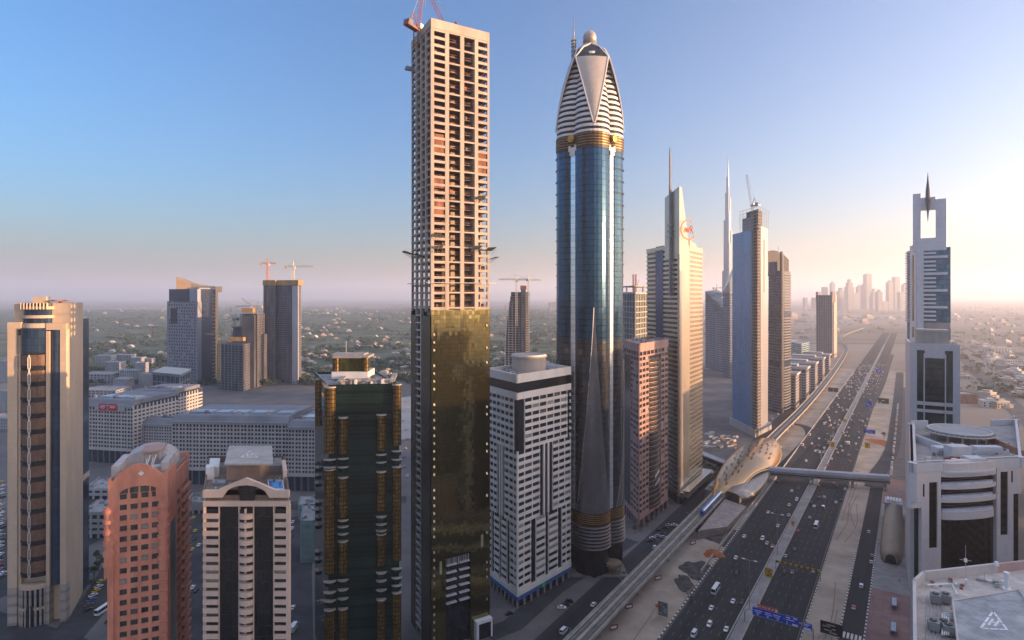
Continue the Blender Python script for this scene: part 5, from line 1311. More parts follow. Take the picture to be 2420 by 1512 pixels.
def tower_curved():
    L, Rr = col(2152, 185), col(2413, 192); bk = col(2402, 252); bl = col(2150, 243)
    poly = [L, Rr, bk, bl]; fl = Face(bl, L); fr = Face(L, Rr); W = fr.W; t = thing('helipad_tower', (L + Rr) / 2, 'pale tiled office tower with curved front, black glass and a round roof helipad', 'tower', 'skyscrapers right of the highway')
    V = lambda v: zz(v, 187); zt = V(1090); gm = M('mauve_tile', (.62, .55, .52), .5, 0, .05, .1, grid=(1.25, 1.25, .05, .05, (.52, .46, .44), .03)); bg = M('black_bronze_glass', (.014, .014, .016), .08, .1, .3, .2, .6, grid=(1.2, 3.6, .06, .1, (.022, .022, .024), .3), tilt=.015)
    wp = M('parapet_white', (.56, .54, .54), .6, 0, .05, .3)
    mb = MB(); mb.prism(inset(poly, .95), 0, zt - 6, bg); mb.build('glass_core', t)
    mb = MB(); bot = 0
    def wall(a, b, z0, z1, o=0): mb.fbox(fr, a * W, b * W, z0, z1, -1.6, o, gm)
    wall(0, .16, V(1196), zt); wall(.095, .16, bot, V(1196)); wall(.16, .233, V(1138), zt); wall(.16, .233, bot, V(1293)); wall(.233, .265, bot, zt)
    wall(.77, .805, bot, zt); wall(.805, .875, V(1123), zt); wall(.805, .875, bot, V(1276)); wall(.875, .925, bot, zt); wall(.925, 1, V(1178), zt); wall(.265, .77, V(1105), zt)
    # side slots left clear; caps between slots
    mb.build('tiled_wall', t)
    mb = MB(); 
    for a, b, v0, v1 in ((.16, .233, 1293, 1138), (.805, .875, 1276, 1123), (.105, .118, 1170, 1140), (.905, .918, 1150, 1122)): mb.fbox(fr, a * W, b * W, V(v0), V(v1), -.7, -.3 if b - a > .03 else .04, bg)
    mb.build('slot_window', t)
    sc, ah = .517 * W, .257 * W
    mb = MB(); mb.arc(fr, sc, ah, 1.9, V(1127), zt - .6, gm, 14, -.6); mb.build('front_bay', t)
    for v0, v1 in ((1156, 1146), (1187, 1176), (1228, 1209)):
        mb = MB(); mb.arc(fr, sc, ah * (1 if v0 < 1200 else .93), 1.9, V(v0), V(v1), gm, 14, -.6); mb.build('balcony_front', t)
        mb = MB(); mb.arc(fr, sc, ah * .9, 1.5, V(v1), V(v1) + .7, M('balcony_blue_white', (.50, .52, .58), .5, 0, .1, .5), 14, -.7); mb.build('balcony_rail', t)
    mb = MB(); z0 = V(1228); mb.arc(fr, sc, ah * .9, .9, 0, z0, bg, 14, -.9); mb.build('bay_glass', t)
    mb = MB(); mb.arc(fr, sc, ah * .98, 2.5, zt - 3.8, zt - 3.1, wp, 14, -.6); mb.build('white_canopy', t)
    # left side wall with little white windows
    mb = MB(); mb.fbox(fl, 0, fl.W, V(1180), zt, -1.5, .25, gm); mb.fbox(fl, fl.W - 14, fl.W - 9, 0, V(1180), -1.5, .1, gm); mb.build('side_wall', t)
    ws = [fq(fl, fl.W - 7 + (0), fl.W - 5.2, 6 + j * 3.5, 8 + j * 3.5, .02, white_paint) for j in range(22)] + [fq(fl, fl.W - 24, fl.W - 6, V(v), V(v) + 2.2, .3, glass_dark) for v in (1128, 1152, 1174)]
    windows(t, ws, 'side_window')
    # roof
    pi = inset(poly, .985)
    mb = MB(); mb.prism(inset(poly, .96), zt - 3, zt - 2.4, M('roof_pale', (.33, .31, .30), .9, 0, .15, .15)); mb.build('roof_deck', t)
    mb = MB(); fcs = [Face(poly[i], poly[(i + 1) % 4]) for i in range(4)]
    for i, fc in enumerate(fcs):
        if i == 0: mb.fbox(fc, 0, .32 * W, zt - 3, zt, -.7, .1, wp); mb.fbox(fc, .68 * W, W, zt - 3, zt, -.7, .1, wp)
        elif i == 2: mb.fbox(fc, 0, .25 * fc.W, zt - 3, zt, -.7, .1, wp); mb.fbox(fc, .85 * fc.W, fc.W, zt - 3, zt + 1, -.7, .1, wp)
        else: mb.fbox(fc, 0, fc.W, zt - 3, zt, -.7, .1, wp)
    for p in poly: mb.cyl(p.lerp(sum(poly, Vector()) / 4, .03), 1.3, zt - 3, zt + .02, wp, 14)
    mb.build('parapet', t)
    zh = zt + 1.4; d = (CAMZ - zh) * F / (1016 - V0); c = col(2266, d); r = 60 / F * d
    mb = MB(); mb.cyl(c, r, zh - .8, zh, M('helipad_grey', (.37, .35, .34), .9, 0, .1, .1), 40); mb.build('helipad', t)
    mb = MB(); n = 40; 
    for k in range(n):
        a = 2 * math.pi * k / n; q = c + Vector((math.cos(a), math.sin(a), 0)) * r; o = c + Vector((math.cos(a), math.sin(a), 0)) * r * 1.16
        mb.tube([q + UP * (zh - .2), o + UP * (zh - .7)], .22, concrete, 4)
    ring = [c + Vector((math.cos(2 * math.pi * k / n), math.sin(2 * math.pi * k / n), 0)) * r * 1.03 + UP * (zh + .1) for k in range(n + 1)]
    mb.tube(ring, .3, wp, 5); mb.tube([c + (p - c - UP * (p.z)) * 1.13 + UP * (zh - .8) if False else Vector((c.x + (p.x - c.x) * 1.13, c.y + (p.y - c.y) * 1.13, zh - .7)) for p in ring], .25, concrete, 4)
    for k in range(12):
        a = 2 * math.pi * k / 12; q = c + Vector((math.cos(a), math.sin(a), 0)) * r * .9; mb.cyl(q, .3, zt - 2.5, zh - .8, concrete, 6)
    mb.build('helipad_rim', t)
    mb = MB(); tx = Vector((1, 0, 0)); pb = lambda u, v: Vector(((u - U0) / F * (CAMZ - zt + 1) * F / (v - V0), (CAMZ - zt + 1) * F / (v - V0), 0))
    for u, v, L_, W_, h in ((2262, 1072, 6.5, 4, 4.2), (2300, 1090, 5.2, 4, 2.8), (2232, 1085, 12, 1.6, 1), (2225, 1062, 5, 4, 2.4), (2330, 1060, 9, 3, 2.3), (2350, 1080, 14, 1.2, .7), (2270, 1088, 15, 1.0, .6)):
        mb.obox(pb(u, v), tx, L_, W_, zt - 2.4, zt - 2.4 + h, wp if h > 2 else concrete)
    mb.obox(pb(2205, 1050), (0.05, 1), 20, .6, zt - 2.4, zt + .2, wp); mb.obox(pb(2370, 1050), (0.25, 1), 24, .6, zt - 2.4, zt - .2, M('rust_rail', (.34, .16, .11), .8, 0, .1, .5)); mb.build('plant_room', t)
    mb = MB(); rng = random.Random(9)
    for i in range(60):
        u, v = rng.uniform(2190, 2390), rng.uniform(1040, 1090); mb.obox(pb(u, v), (1, rng.uniform(-.3, .3)), rng.uniform(.5, 2.5), rng.uniform(.4, 1.2), zt - 2.4, zt - 2.4 + rng.uniform(.4, 1.5), rng.choice([steel, roofgrey, concrete, rust, white_paint]))
    for i in range(4): mb.tube([pb(2215 + i * 8, 1068) + UP * (zt - .8 + i * .15), pb(2350, 1068 + i * 4) + UP * (zt - .8 + i * .1)], .18, steel, 5)
    mb.build('roof_plant', t)
    mb = MB(); mb.obox(pb(2238, 1086), tx, 2.2, .3, zt - 2.4, zt - .4, M('door_red', (.25, .05, .04), .6, 0, .1, .5)); mb.build('roof_door', t)
tower_curved()
# ------------------------------------------------------------------ roof in the right foreground
def near_roof():
    zr = 107.0; d0 = 62.0
    def rp(u, v, z=zr): dd = (CAMZ - z) * F / (v - V0); return Vector(((u - U0) / F * dd, dd, z))
    t = thing('helideck_building', rp(2290, 1440) - UP * zr, 'flat roofed building in the right foreground with a marked grey helideck', 'building', None)
    A, B, Cc, D = rp(2182, 1372), rp(2354, 1352), rp(2640, 1318), rp(2160, 1560)
    rf = M('cream_roof', (.50, .44, .39), .85, 0, .2, .25, bump=.1); wp = M('parapet_cream', (.50, .45, .42), .7, 0, .07, .2); pk = M('parapet_pink', (.44, .30, .27), .7, 0, .08, .2)
    tl = Vector((0.5, 1, 0)).normalized()
    base = [rp(2163, 1640), rp(2160, 1392), rp(2182, 1372), rp(2354, 1352), rp(2700, 1310), rp(2900, 1640)]
    mb = MB(); P = [Vector((p.x, p.y, 0)) for p in base][::-1]; mb.prism(P, 0, zr, M('near_building_wall', (.36, .33, .31), .7, 0, .1, .2), rf); mb.build('wall', t)
    mb = MB(); bp = base
    for i in range(4):
        p, q = bp[i], bp[i + 1]; dr = (q - p); mb.obox((p + q) / 2, dr, dr.length + .3, .55, zr, zr + (1.9 if i != 3 else 1.8), wp if i < 3 else pk)
    mb.build('parapet', t)
    mb = MB(); zh = zr + 2.2; h = [rp(2250, 1420, zh), rp(2406, 1394, zh), rp(2530, 1560, zh), rp(2268, 1560, zh)]
    hm = M('helideck_concrete', (.33, .335, .34), .9, 0, .16, .35, .2, grid=(2.6, 2.6, .06, .06, (.28, .285, .29), .08))
    mb.hexa([p - UP * .9 for p in h][::-1], h[::-1], hm); mb.build('helideck', t)
    mb = MB()
    for i in range(2):
        p, q = h[i], h[(i + 1) % 4]; mb.tube([p + UP * .1, q + UP * .1], .16, wp, 4)
    mb.tube([h[3] + UP * .1, h[0] + UP * .1], .16, wp, 4); mb.build('helideck_edge', t)
    mb = MB(); wpnt = M('marking_white', (.74, .74, .74), .8, 0, .08, 1)
    def bar(p, q, w=.34):
        dr = (q - p).normalized(); n = Vector((dr.y, -dr.x, 0)) * w / 2; mb.face([p - n, p + n, q + n, q - n], wpnt); 
    T = [rp(2317, 1484, zh + .02), rp(2379, 1487, zh + .02), rp(2346, 1444, zh + .02)]
    for i in range(3):
        p, q = T[i], T[(i + 1) % 3]; L = (q - p).length
        for s in (0, .36, .70): bar(p.lerp(q, s), p.lerp(q, min(1, s + .3)))
    def hp(u, v): return rp(u, v, zh + .02)
    bar(hp(2335, 1476), hp(2346, 1462)); bar(hp(2349, 1479), hp(2361, 1465)); bar(hp(2341, 1469), hp(2355, 1472)); mb.build('helideck_marking', t)
    for p in T: pass
    for f in mb.f: pass
    # air conditioners
    for u, v, n in ((2210, 1425, 2), (2205, 1490, 2), (2240, 1500, 1)):
        for k in range(n):
            mb = MB(); c = rp(u + k * 24, v, zr); mb.obox(c, tl, 1.7, 1.6, zr + .3, zr + 1.8, M('ac_grey', (.30, .29, .28), .6, .2, .1, .5)); mb.cyl(c, .6, zr + 1.8, zr + 1.95, M('fan_black', (.03, .03, .03), .5, 0, .1, 1), 14)
            mb.cyl(c, .16, zr + 1.95, zr + 2.05, steel, 8); o = mb.build('air_conditioner', base=Vector((c.x, c.y, zr)))
            tag(o, {(2210, 0): 'roof air conditioner beside helideck, back left', (2210, 1): 'roof air conditioner beside helideck, back right', (2205, 0): 'roof air conditioner nearest the left parapet', (2205, 1): 'roof air conditioner in front, second from the parapet', (2240, 0): 'roof air conditioner next to the pipes by the helideck'}[(u, k)], 'air conditioner', 'air conditioners on the near roof')
    mb = MB()
    for k in range(4): mb.tube([rp(2226 + k * 5, 1500, zr + .8), rp(2226 + k * 5, 1450 + k * 3, zr + .9 + k * .1), rp(2250, 1447 + k * 4, zr + .9 + k * .1)], .12, white_paint, 6)
    for k in range(10): mb.tube([rp(2245, 1430 + k * 9, zr + .5), rp(2268, 1428 + k * 9, zr + .5)], .1, steel, 4)
    mb.build('pipework', t)
    mb = MB(); rg2 = random.Random(14)
    for k in range(5): mb.tube([rp(2190 + k * 9, 1405, zr + .35), rp(2186 + k * 9, 1540, zr + .35)], .09, steel, 5)
    mb.tube([rp(2190, 1382, zr + .5), rp(2248, 1379, zr + .5), rp(2262, 1405, zr + .5)], .2, white_paint, 6); mb.build('duct', t)
    for k in range(14):
        c = rp(rg2.uniform(2190, 2380), rg2.uniform(1374, 1392), zr); mb = MB(); mb.obox(c, tl, rg2.uniform(.3, 1.2), rg2.uniform(.3, .9), zr, zr + rg2.uniform(.2, .9), rg2.choice([steel, concrete, white_paint, rust])); mb.build('roof_unit', t)
    mb = MB(); q = rp(2281, 1362, zr); mb.tube([q, q + UP * 6.5], .06, steel, 5); mb.tube([q + UP * 3.6 - tl * .1 + Vector((-1.2, 0, 0)), q + UP * 3.2 + Vector((1.2, 0, 0))], .05, steel, 4); mb.cyl(q + UP * 0, .28, zr + 3, zr + 3.7, white_paint, 8); mb.build('antenna', t)
    mb = MB(); q = rp(2354, 1356, zr); mb.cyl(q, .5, zr + 1.8, zr + 2.6, white_paint, 10, .3); mb.build("dome_vent", t); mb = MB(); mb.tube([rp(2325, 1372, zr), rp(2325, 1372, zr) + UP * 1.6, rp(2333, 1372, zr) + UP * 1.9], .06, steel, 4); mb.build('vent_pipe', t); mb = MB()
    mb.obox(rp(2318, 1372, zr), tl, .8, 1.5, zr, zr + .35, roofgrey); mb.build('roof_hatch', t); mb = MB(); q = rp(2378, 1395, zr); mb.cyl(q, .25, zr, zr + 3.6, white_paint, 8, .55); mb.obox(q, tl, 1.3, 1.3, zr, zr + .5, white_paint); mb.build('vent', t)
near_roof()
# unseen blocks added beside the road, past the picture's edge, to shade lower storeys
def side_block(x, y, w, h, lab):
    box_tower('shade_tower', lab, 'tower', 'towers beside the camera', Vector((x - w / 2, y + w / 2, 0)), Vector((x - w / 2, y - w / 2, 0)), Vector((x + w / 2, y - w / 2, 0)), h, M('side_tower_wall', (.40, .36, .34), .7, 0, .1, .1), glass_mid, 4, 6, 6)
for x, y, w, h in ((400, 388, 58, 88), (347, 331, 58, 120), (332, 278, 54, 154), (300, 226, 58, 138), (270, 180, 44, 144), (240, 142, 40, 106), (220, 100, 50, 130), (200, 40, 50, 130), (180, -30, 60, 130), (455, 468, 60, 110)):
    side_block(x, y, w, h, 'pale banded tower beside the highway, outside the picture to the right')
# ------------------------------------------------------------------ elevated railway
vc = M('viaduct_concrete', (.40, .36, .31), .85, 0, .14, .15); trk = M('track_bed', (.20, .185, .17), .95, 0, .2, .2); railm = M('rail_steel', (.10, .095, .09), .5, .5, .2, .5)
vp = [rd(-125, s) for s in range(90, 740, 25)]
vp += smooth([rd(-125, 740)] + [gp(u, v, 9.5) * 1 for u, v in ((1885, 976), (1927, 930), (1962, 886), (1986, 852), (1997, 832), (1998, 820), (1988, 806), (1990, 794), (2010, 785), (2040, 775))], 4)[1:]
vp = [Vector((p.x, p.y, 0)) for p in vp]
vt = thing('metro_viaduct', vp[0], 'long pale concrete metro viaduct on single columns running beside the highway', 'viaduct')
def sweep(mb, path, prof, m):
    """extrude a closed profile of (offset to the right, height) along a ground path"""
    rings = []
    for i, p in enumerate(path):
        t = (path[min(i + 1, len(path) - 1)] - path[max(i - 1, 0)]).normalized(); n = Vector((t.y, -t.x, 0))
        rings.append([p + n * a + UP * z for a, z in prof])
    mb.loft(rings, m)
mb = MB(); sweep(mb, vp, [(-5, 9.2), (-5, 8.6), (-2.2, 7.4), (2.2, 7.4), (5, 8.6), (5, 9.2)], vc); mb.build('deck', vt)
for s in (-1, 1):
    mb = MB(); sweep(mb, vp, [(s * 5 - .2, 8.55), (s * 5 + .2, 8.55), (s * 5 + .2, 10.2), (s * 5 - .2, 10.2)], vc); mb.build('parapet', vt)
mb = MB()
for a in (-2.5, 2.3): sweep(mb, vp, [(a - 1.5, 9.2), (a + 1.5, 9.2), (a + 1.5, 9.4), (a - 1.5, 9.4)], trk)
sweep(mb, vp, [(-.5, 9.2), (.4, 9.2), (.4, 9.6), (-.5, 9.6)], vc); mb.build('track_bed', vt)
mb = MB()
for a in (-3.3, -1.7, 1.5, 3.1): sweep(mb, vp, [(a - .12, 9.4), (a + .12, 9.4), (a + .12, 9.58), (a - .12, 9.58)], railm)
mb.build('rails', vt)
acc = 0
for i in range(len(vp) - 1):
    L = (vp[i + 1] - vp[i]).length; acc += L
    if acc > 36:
        acc = 0; mb = MB(); mb.cyl(vp[i], 1.15, 0, 6.2, vc, 14); mb.cyl(vp[i], 1.15, 6.2, 7.5, vc, 14, 2.3); mb.build('column', vt)

# gold shell station over the line
def station():
    s0, s1, nc = 470, 705, -125; sm, hl = (s0 + s1) / 2, (s1 - s0) / 2
    t = thing('metro_station', rd(nc, sm), 'gold shell-shaped metro station with slit skylights straddling the viaduct', 'station')
    gm = M('gold_shell', (.44, .27, .13), .27, .7, .05, .04); dk = M('station_dark', (.03, .028, .027), .7, 0, .2, .2)
    def pt(a, f):           # a along, f degrees across: 180 left rim, 0 right rim
        ta = max(0, 1 - abs(a) ** 1.9) ** (.85 if a < 0 else .6)
        w = 20 * ta + .3; h = 15.5 * max(0, 1 - abs(a) ** 2.0) ** .7 + .5
        n = nc + w * math.cos(R(f)) + 2.5 * math.cos(math.pi * a / 2); z = 6.5 + h * math.sin(R(max(f, 0)))
        if a < 0: z -= 0
        return rd(n, sm + hl * a, z)
    A = 44; mb = MB(); rows = []
    for i in range(A + 1):
        a = -1 + 2 * i / A
        a = math.copysign(abs(a) ** .85, a)
        f0 = 4 + 30 * math.exp(-((a + .45) / .34) ** 2)          # raised right lip near the front
        f1 = 186
        if a < -.55: f0 = max(f0, 8 + (-.55 - a) * 40)
        rows.append([pt(a, f0 + (f1 - f0) * k / 18) for k in range(19)])
    for i in range(A):
        for k in range(18):
            mb.face([rows[i][k], rows[i + 1][k], rows[i + 1][k + 1], rows[i][k + 1]], gm, [(k * 3, i * 5), (k * 3, i * 5 + 5), (k * 3 + 3, i * 5 + 5), (k * 3 + 3, i * 5)])
    o = mb.build('shell', t, smooth=True)
    md = o.modifiers.new('thick', 'SOLIDIFY'); md.thickness = .6; md.offset = 0
    mb = MB(); mb.tube([r[0] for r in rows], .7, M('shell_lip', (.40, .29, .19), .4, .5, .05, .2), 6); mb.tube([r[-1] for r in rows], .5, gm, 6); mb.build('shell_lip', t)
    rng = random.Random(12)
    for i in range(-8, 8):
        for j in range(6):
            a = i * .112 + (j % 2) * .05; f = 40 + j * 14 + (i % 3) * 4
            if abs(a) > .82 or rng.random() < .12 or (a < .0 and f < 70): continue
            da, df = .019, 2.1
            q = [pt(a - da, f - df), pt(a + da, f - df), pt(a + da, f + df), pt(a - da, f + df)]
            c = sum(q, Vector()) / 4; nn = (q[1] - q[0]).cross(q[3] - q[0]).normalized(); nn = nn if nn.z > 0 else -nn
            mb = MB(); mb.face([p + nn * 1.0 for p in q], dk); mb.build('skylight', t)
    # lower wing roof beside the raised lip
    wg = M('wing_metal', (.34, .29, .25), .4, .5, .1, .1, grid=(2, 2, .08, .08, (.26, .22, .19), .1)); rows2 = []
    for i in range(15):
        q = i / 14; s = s0 + 12 + 105 * q; w = math.sin(math.pi * min(1, q * 1.0)) ** .6
        rows2.append([rd(-118 + 2 * 0, s, 13.5 - 1.0 * q), rd(-111, s, 12.5), rd(-111 + 4 + 5 * w, s, 9.8), rd(-111 + 4.5 + 6.5 * w, s, 7.4)])
    mb = MB(); mb.loft(rows2, wg, closed=False); o = mb.build('wing_roof', t, smooth=True); md = o.modifiers.new('thick', 'SOLIDIFY'); md.thickness = .5
    mb = MB(); mb.box(0, 0, 0, 0, 0, 0, dk) if False else None
    c = rd(nc, sm); mb.obox(c, RT, 190, 27, .4, 8.4, M('concourse_wall', (.25, .23, .22), .7, 0, .12, .1)); mb.obox(rd(nc, sm + 4), RT, 170, 30, 3, 7.2, glass_mid); mb.build('concourse', t)
    mb = MB(); mb.obox(rd(nc - 9, sm), RT, 180, 5, 8.4, 10.4, concrete); mb.obox(rd(nc + 9, sm), RT, 180, 5, 8.4, 10.4, concrete); mb.build('platform', t)
    # ribbed ramp building under the front
    rb = M('ribbed_cladding', (.36, .30, .27), .5, .3, .12, .2, grid=(2.4, 1.1, .1, .25, (.20, .16, .15), .2))
    q = [rd(-119, 408, 0), rd(-106, 432, 0), rd(-103, 478, 0), rd(-119, 478, 0)]
    mb = MB(); b = [Vector((p.x, p.y, .3)) for p in q]; tp = [Vector((q[0].x, q[0].y, 6.5)), Vector((q[1].x, q[1].y, 4.2)), Vector((q[2].x, q[2].y, 5.5)), Vector((q[3].x, q[3].y, 8.2))]
    mb.hexa(b, tp, rb); mb.build('ramp_cover', t)
    return t
station()
def train():
    t = thing('metro_train', rd(-122.6, 441, 9.5), 'blue and silver metro train entering the gold station', 'train')
    bw = M('train_silver', (.50, .55, .62), .25, .6, .05, .5); bb = M('train_blue', (.02, .16, .50), .35, .1, .05, .5); gl = glass_dark
    for i in range(3):
        s = 431 + i * 16.4 + 8; n = -122.7; mb = MB()
        prof = [(-1.4, 9.9), (-1.45, 11.2), (-1.3, 12.6), (-.8, 13.2), (.8, 13.2), (1.3, 12.6), (1.45, 11.2), (1.4, 9.9)]
        sweep(mb, [rd(n, s - 8), rd(n, s + 8)], prof, bw); mb.build('car_body', t)
        mb = MB(); sweep(mb, [rd(n, s - 7.6), rd(n, s + 7.6)], [(-1.5, 11.3), (1.5, 11.3), (1.5, 12.3), (-1.5, 12.3)], gl); mb.build('window_band', t)
        mb = MB(); sweep(mb, [rd(n, s - 8.02), rd(n, s + 7.9)], [(-1.52, 9.9), (1.52, 9.9), (1.52, 10.8), (-1.52, 10.8)], bb); sweep(mb, [rd(n, s - 7.9), rd(n, s + 7.9)], [(-1.36, 12.62), (-.8, 13.3), (.1, 13.3), (.1, 12.62)], bb); mb.build('blue_stripe', t)
    mb = MB(); sweep(mb, [rd(-122.7, 429.2), rd(-122.7, 431.2)], [(-1.2, 9.9), (-1.2, 12.2), (-.7, 12.8), (.7, 12.8), (1.2, 12.2), (1.2, 9.9)], bb); mb.build('nose', t)
    mb = MB(); sweep(mb, [rd(-122.7, 429.05), rd(-122.7, 429.25)], [(-1.0, 11.1), (1.0, 11.1), (.8, 12.4), (-.8, 12.4)], gl); mb.build('windscreen', t)
train()
# enclosed footbridge over the highway
def footbridge():
    a, b = gp(1822, 1120, 6.5), gp(2100, 1140, 6.5); a.z = b.z = 0
    t = thing('footbridge', (a + b) / 2, 'enclosed grey footbridge tube crossing the highway from the gold station', 'footbridge'); d = (b - a).normalized()
    gm = M('bridge_silver', (.40, .40, .42), .35, .5, .06, .1, grid=(2.5, 40, .08, 0, (.30, .30, .32), .05))
    mb = MB(); sweep(mb, [a - d * 6, b], [(3.1, 7.9), (3.3, 10), (2.4, 12.4), (0, 13.3), (-2.4, 12.4), (-3.3, 10), (-3.1, 7.9)], gm); mb.build('roof_tube', t, smooth=False)
    mb = MB(); sweep(mb, [a - d * 6, b], [(3.0, 6.9), (3.0, 7.9), (-3.0, 7.9), (-3.0, 6.9)], M('bridge_glass_dark', (.05, .055, .06), .3, .2, .2, .3)); mb.build('window_band', t)
    mb = MB(); sweep(mb, [a - d * 6, b], [(2.6, 5.7), (3.3, 6.2), (3.3, 6.9), (-3.3, 6.9), (-3.3, 6.2), (-2.6, 5.7)], steel); mb.build('floor_beam', t)
    L = (b - a).length
    for q in (.06, .36, .70, .97):
        p = a.lerp(b, q); mb = MB(); mb.obox(p, d, 1.4, 3, 0, 5.8, concrete); mb.build('pier', t)
    return a, b, d
fa, fb2, fd = footbridge()
def pod():
    c0, c1 = rd(-9.5, 428), rd(-9.5, 532); tt = thing('station_entrance', rd(-9.5, 480), 'olive tan capsule-shaped stair entrance at the right end of the footbridge', 'station entrance')
    gm = M('pod_shell', (.24, .20, .15), .5, .3, .06, .1, grid=(2, 3, .06, .06, (.27, .22, .16), .05))
    rings = []
    for i in range(21):
        q = i / 20; s = 436 + 84 * q; w = 5.6 * (1 - abs(2 * q - 1) ** 3.5) ** .5 * .55 + 3.0; zt_ = 6.2 + 8.5 * q ** .8; z0 = .3 + 5.5 * max(0, q - .35)
        rings.append([rd(-9.5 + w * math.cos(R(f)), s, z0 + (zt_ - z0) * max(0, math.sin(R(f))) ** .7) for f in range(0, 181, 15)])
    mb = MB(); mb.loft(rings, gm, closed=False); o = mb.build('shell', tt, smooth=True); md = o.modifiers.new('thick', 'SOLIDIFY'); md.thickness = .3
    mb = MB(); mb.face([p + RT * .8 for p in rings[0]][::-1], glass_dark); mb.build('doors', tt)
    for n in (-13, -6): mb = MB(); mb.obox(rd(n, 437), RT, .4, .4, .3, 4, steel); mb.build('post', tt)
    mb = MB(); mb.obox(rd(-9.5, 524), RT, 16, 11, 5, 14.5, M('pod_head_grey', (.36, .36, .40), .5, .3, .08, .2)); mb.obox(rd(-9.5, 524), RT, 12, 9, 0, 5, concrete); mb.build('head_house', tt)
    mb = MB()
    for i in range(5): mb.obox(rd(-13 + i * 1.8, 524), RT, 9, 1.2, 14.5, 15.6, white_paint)
    mb.build('roof_plant', tt)
pod()
# bridge from the station towards the golden tower, its low hall and the yard behind
def linkbridge():
    t = thing('link_bridge', rd(-165, 585), 'flat roofed grey link bridge from gold station back to golden tower', 'footbridge'); m = M('link_grey', (.34, .34, .37), .5, .2, .08, .2)
    a, b = gp(1650, 1068, 9), gp(1752, 1108, 9); a.z = b.z = 0; d = b - a
    mb = MB(); mb.obox((a + b) / 2, d, d.length, 9, 8.6, 9.6, m); mb.build('roof', t)
    mb = MB(); mb.obox((a + b) / 2, d, d.length - 1, 7.5, 5, 8.6, glass_mid); mb.build('glass_wall', t)
    mb = MB()
    for q in (.1, .5, .9): p = a.lerp(b, q); mb.obox(p, d, 1.2, 2, 0, 5, concrete)
    mb.obox((a + b) / 2, d, d.length, 8, 4.4, 5, m); mb.build('deck', t)
linkbridge()
rng = random.Random(31)
for k in range(46):
    u, v = rng.uniform(1664, 1742), rng.uniform(1022, 1066); c = gp(u, v); mb = MB(); L, W_, h = rng.uniform(2, 8), rng.uniform(1, 3), rng.uniform(.5, 2.6)
    m = rng.choice([M('stack_grey', (.36, .37, .40), .7, .1, .1, .3), M('stack_white', (.55, .55, .56), .6, 0, .1, .3), M('stack_timber', (.30, .22, .15), .85, 0, .2, .4)])
    mb.obox(c, (1, .35), L, W_, .1, h, m); mb.obox(c + Vector((0, 0, 0)), (1, .35), L * .8, W_ * .9, h + .05, h + .35, m)
    tag(mb.build('material_stack', base=c), 'small stack of building material in the yard between golden and blue towers', 'stack', 'stacks in the building yard')
# ------------------------------------------------------------------ signs and lamps
bls = M('sign_blue', (.012, .07, .55), .45, 0, .05, .5); swh = M('sign_white', (.75, .75, .75), .6, 0, .03, 1); sor = M('sign_red_orange', (.62, .10, .03), .5, 0, .05, .5); sye = M('sign_yellow', (.55, .33, .03), .6, 0, .1, .5)
def gantry():
    p, q = gp(1759, 1470), gp(1921, 1516); t = thing('sign_gantry', p, 'cantilever road gantry with blue direction signs and orange panel over the highway', 'road sign')
    d = (q - p).normalized(); L = (q - p).length; n = Vector((d.y, -d.x, 0))
    for e in (p, q):
        s = 1 if e is p else -1
        mb = MB(); mb.tube([e, e + UP * 5.5, e + UP * 6.6 + d * s * .5, e + UP * 7.2 + d * s * 2], .26, steel, 8); mb.build('post', t)
    mb = MB(); mb.tube([p + d * 1.8 + UP * 7.2, q - d * 1.8 + UP * 7.2], .26, steel, 8); mb.build('beam', t)
    fc = Face(p, q) if n.y < 0 else Face(q, p); fc = Face(p, q)
    def board(a0, a1, z0, z1, m, marks):
        mb = MB(); mb.fbox(fc, a0, a1, z0, z1, .35, .5, m); o = mb.build('sign_board', t)
        mb = MB()
        mb.fbox(fc, a0 + .1, a1 - .1, z1 - .2, z1 - .1, .5, .52, swh); mb.fbox(fc, a0 + .1, a1 - .1, z0 + .1, z0 + .2, .5, .52, swh)
        for x, z, w, h in marks: mb.fbox(fc, a0 + x * (a1 - a0), a0 + (x + w) * (a1 - a0), z0 + z * (z1 - z0), z0 + (z + h) * (z1 - z0), .5, .53, swh)
        mb.build('sign_lettering', o)
    mk = [(.06, .62, .26, .09), (.40, .62, .2, .09), (.66, .62, .25, .09), (.08, .42, .2, .08), (.40, .42, .24, .08), (.7, .42, .18, .08), (.16, .12, .03, .2), (.48, .12, .03, .2), (.8, .12, .03, .2), (.13, .26, .09, .05), (.45, .26, .09, .05), (.77, .26, .09, .05)]
    board(.125 * L, .585 * L, 5.2, 9.4, bls, mk); board(.60 * L, .80 * L, 5.0, 9.6, bls, [(.1, .7, .3, .12), (.1, .5, .6, .08), (.6, .75, .3, .1), (.55, .05, .4, .2), (.15, .1, .06, .25)]); board(.855 * L, .985 * L, 4.8, 8.4, bls, [(.1, .72, .7, .1), (.1, .52, .5, .08), (.1, .05, .8, .28)])
    mb = MB(); mb.fbox(fc, .20 * L, .50 * L, 9.4, 11.2, .3, .5, sor); mb.fbox(fc, .465 * L, .495 * L, 9.5, 10.8, .5, .53, swh)
    for x in (.22, .27, .31, .36, .41): mb.fbox(fc, x * L, (x + .03) * L, 10.1, 10.5, .5, .53, swh)
    mb.build('orange_panel', t)
gantry()
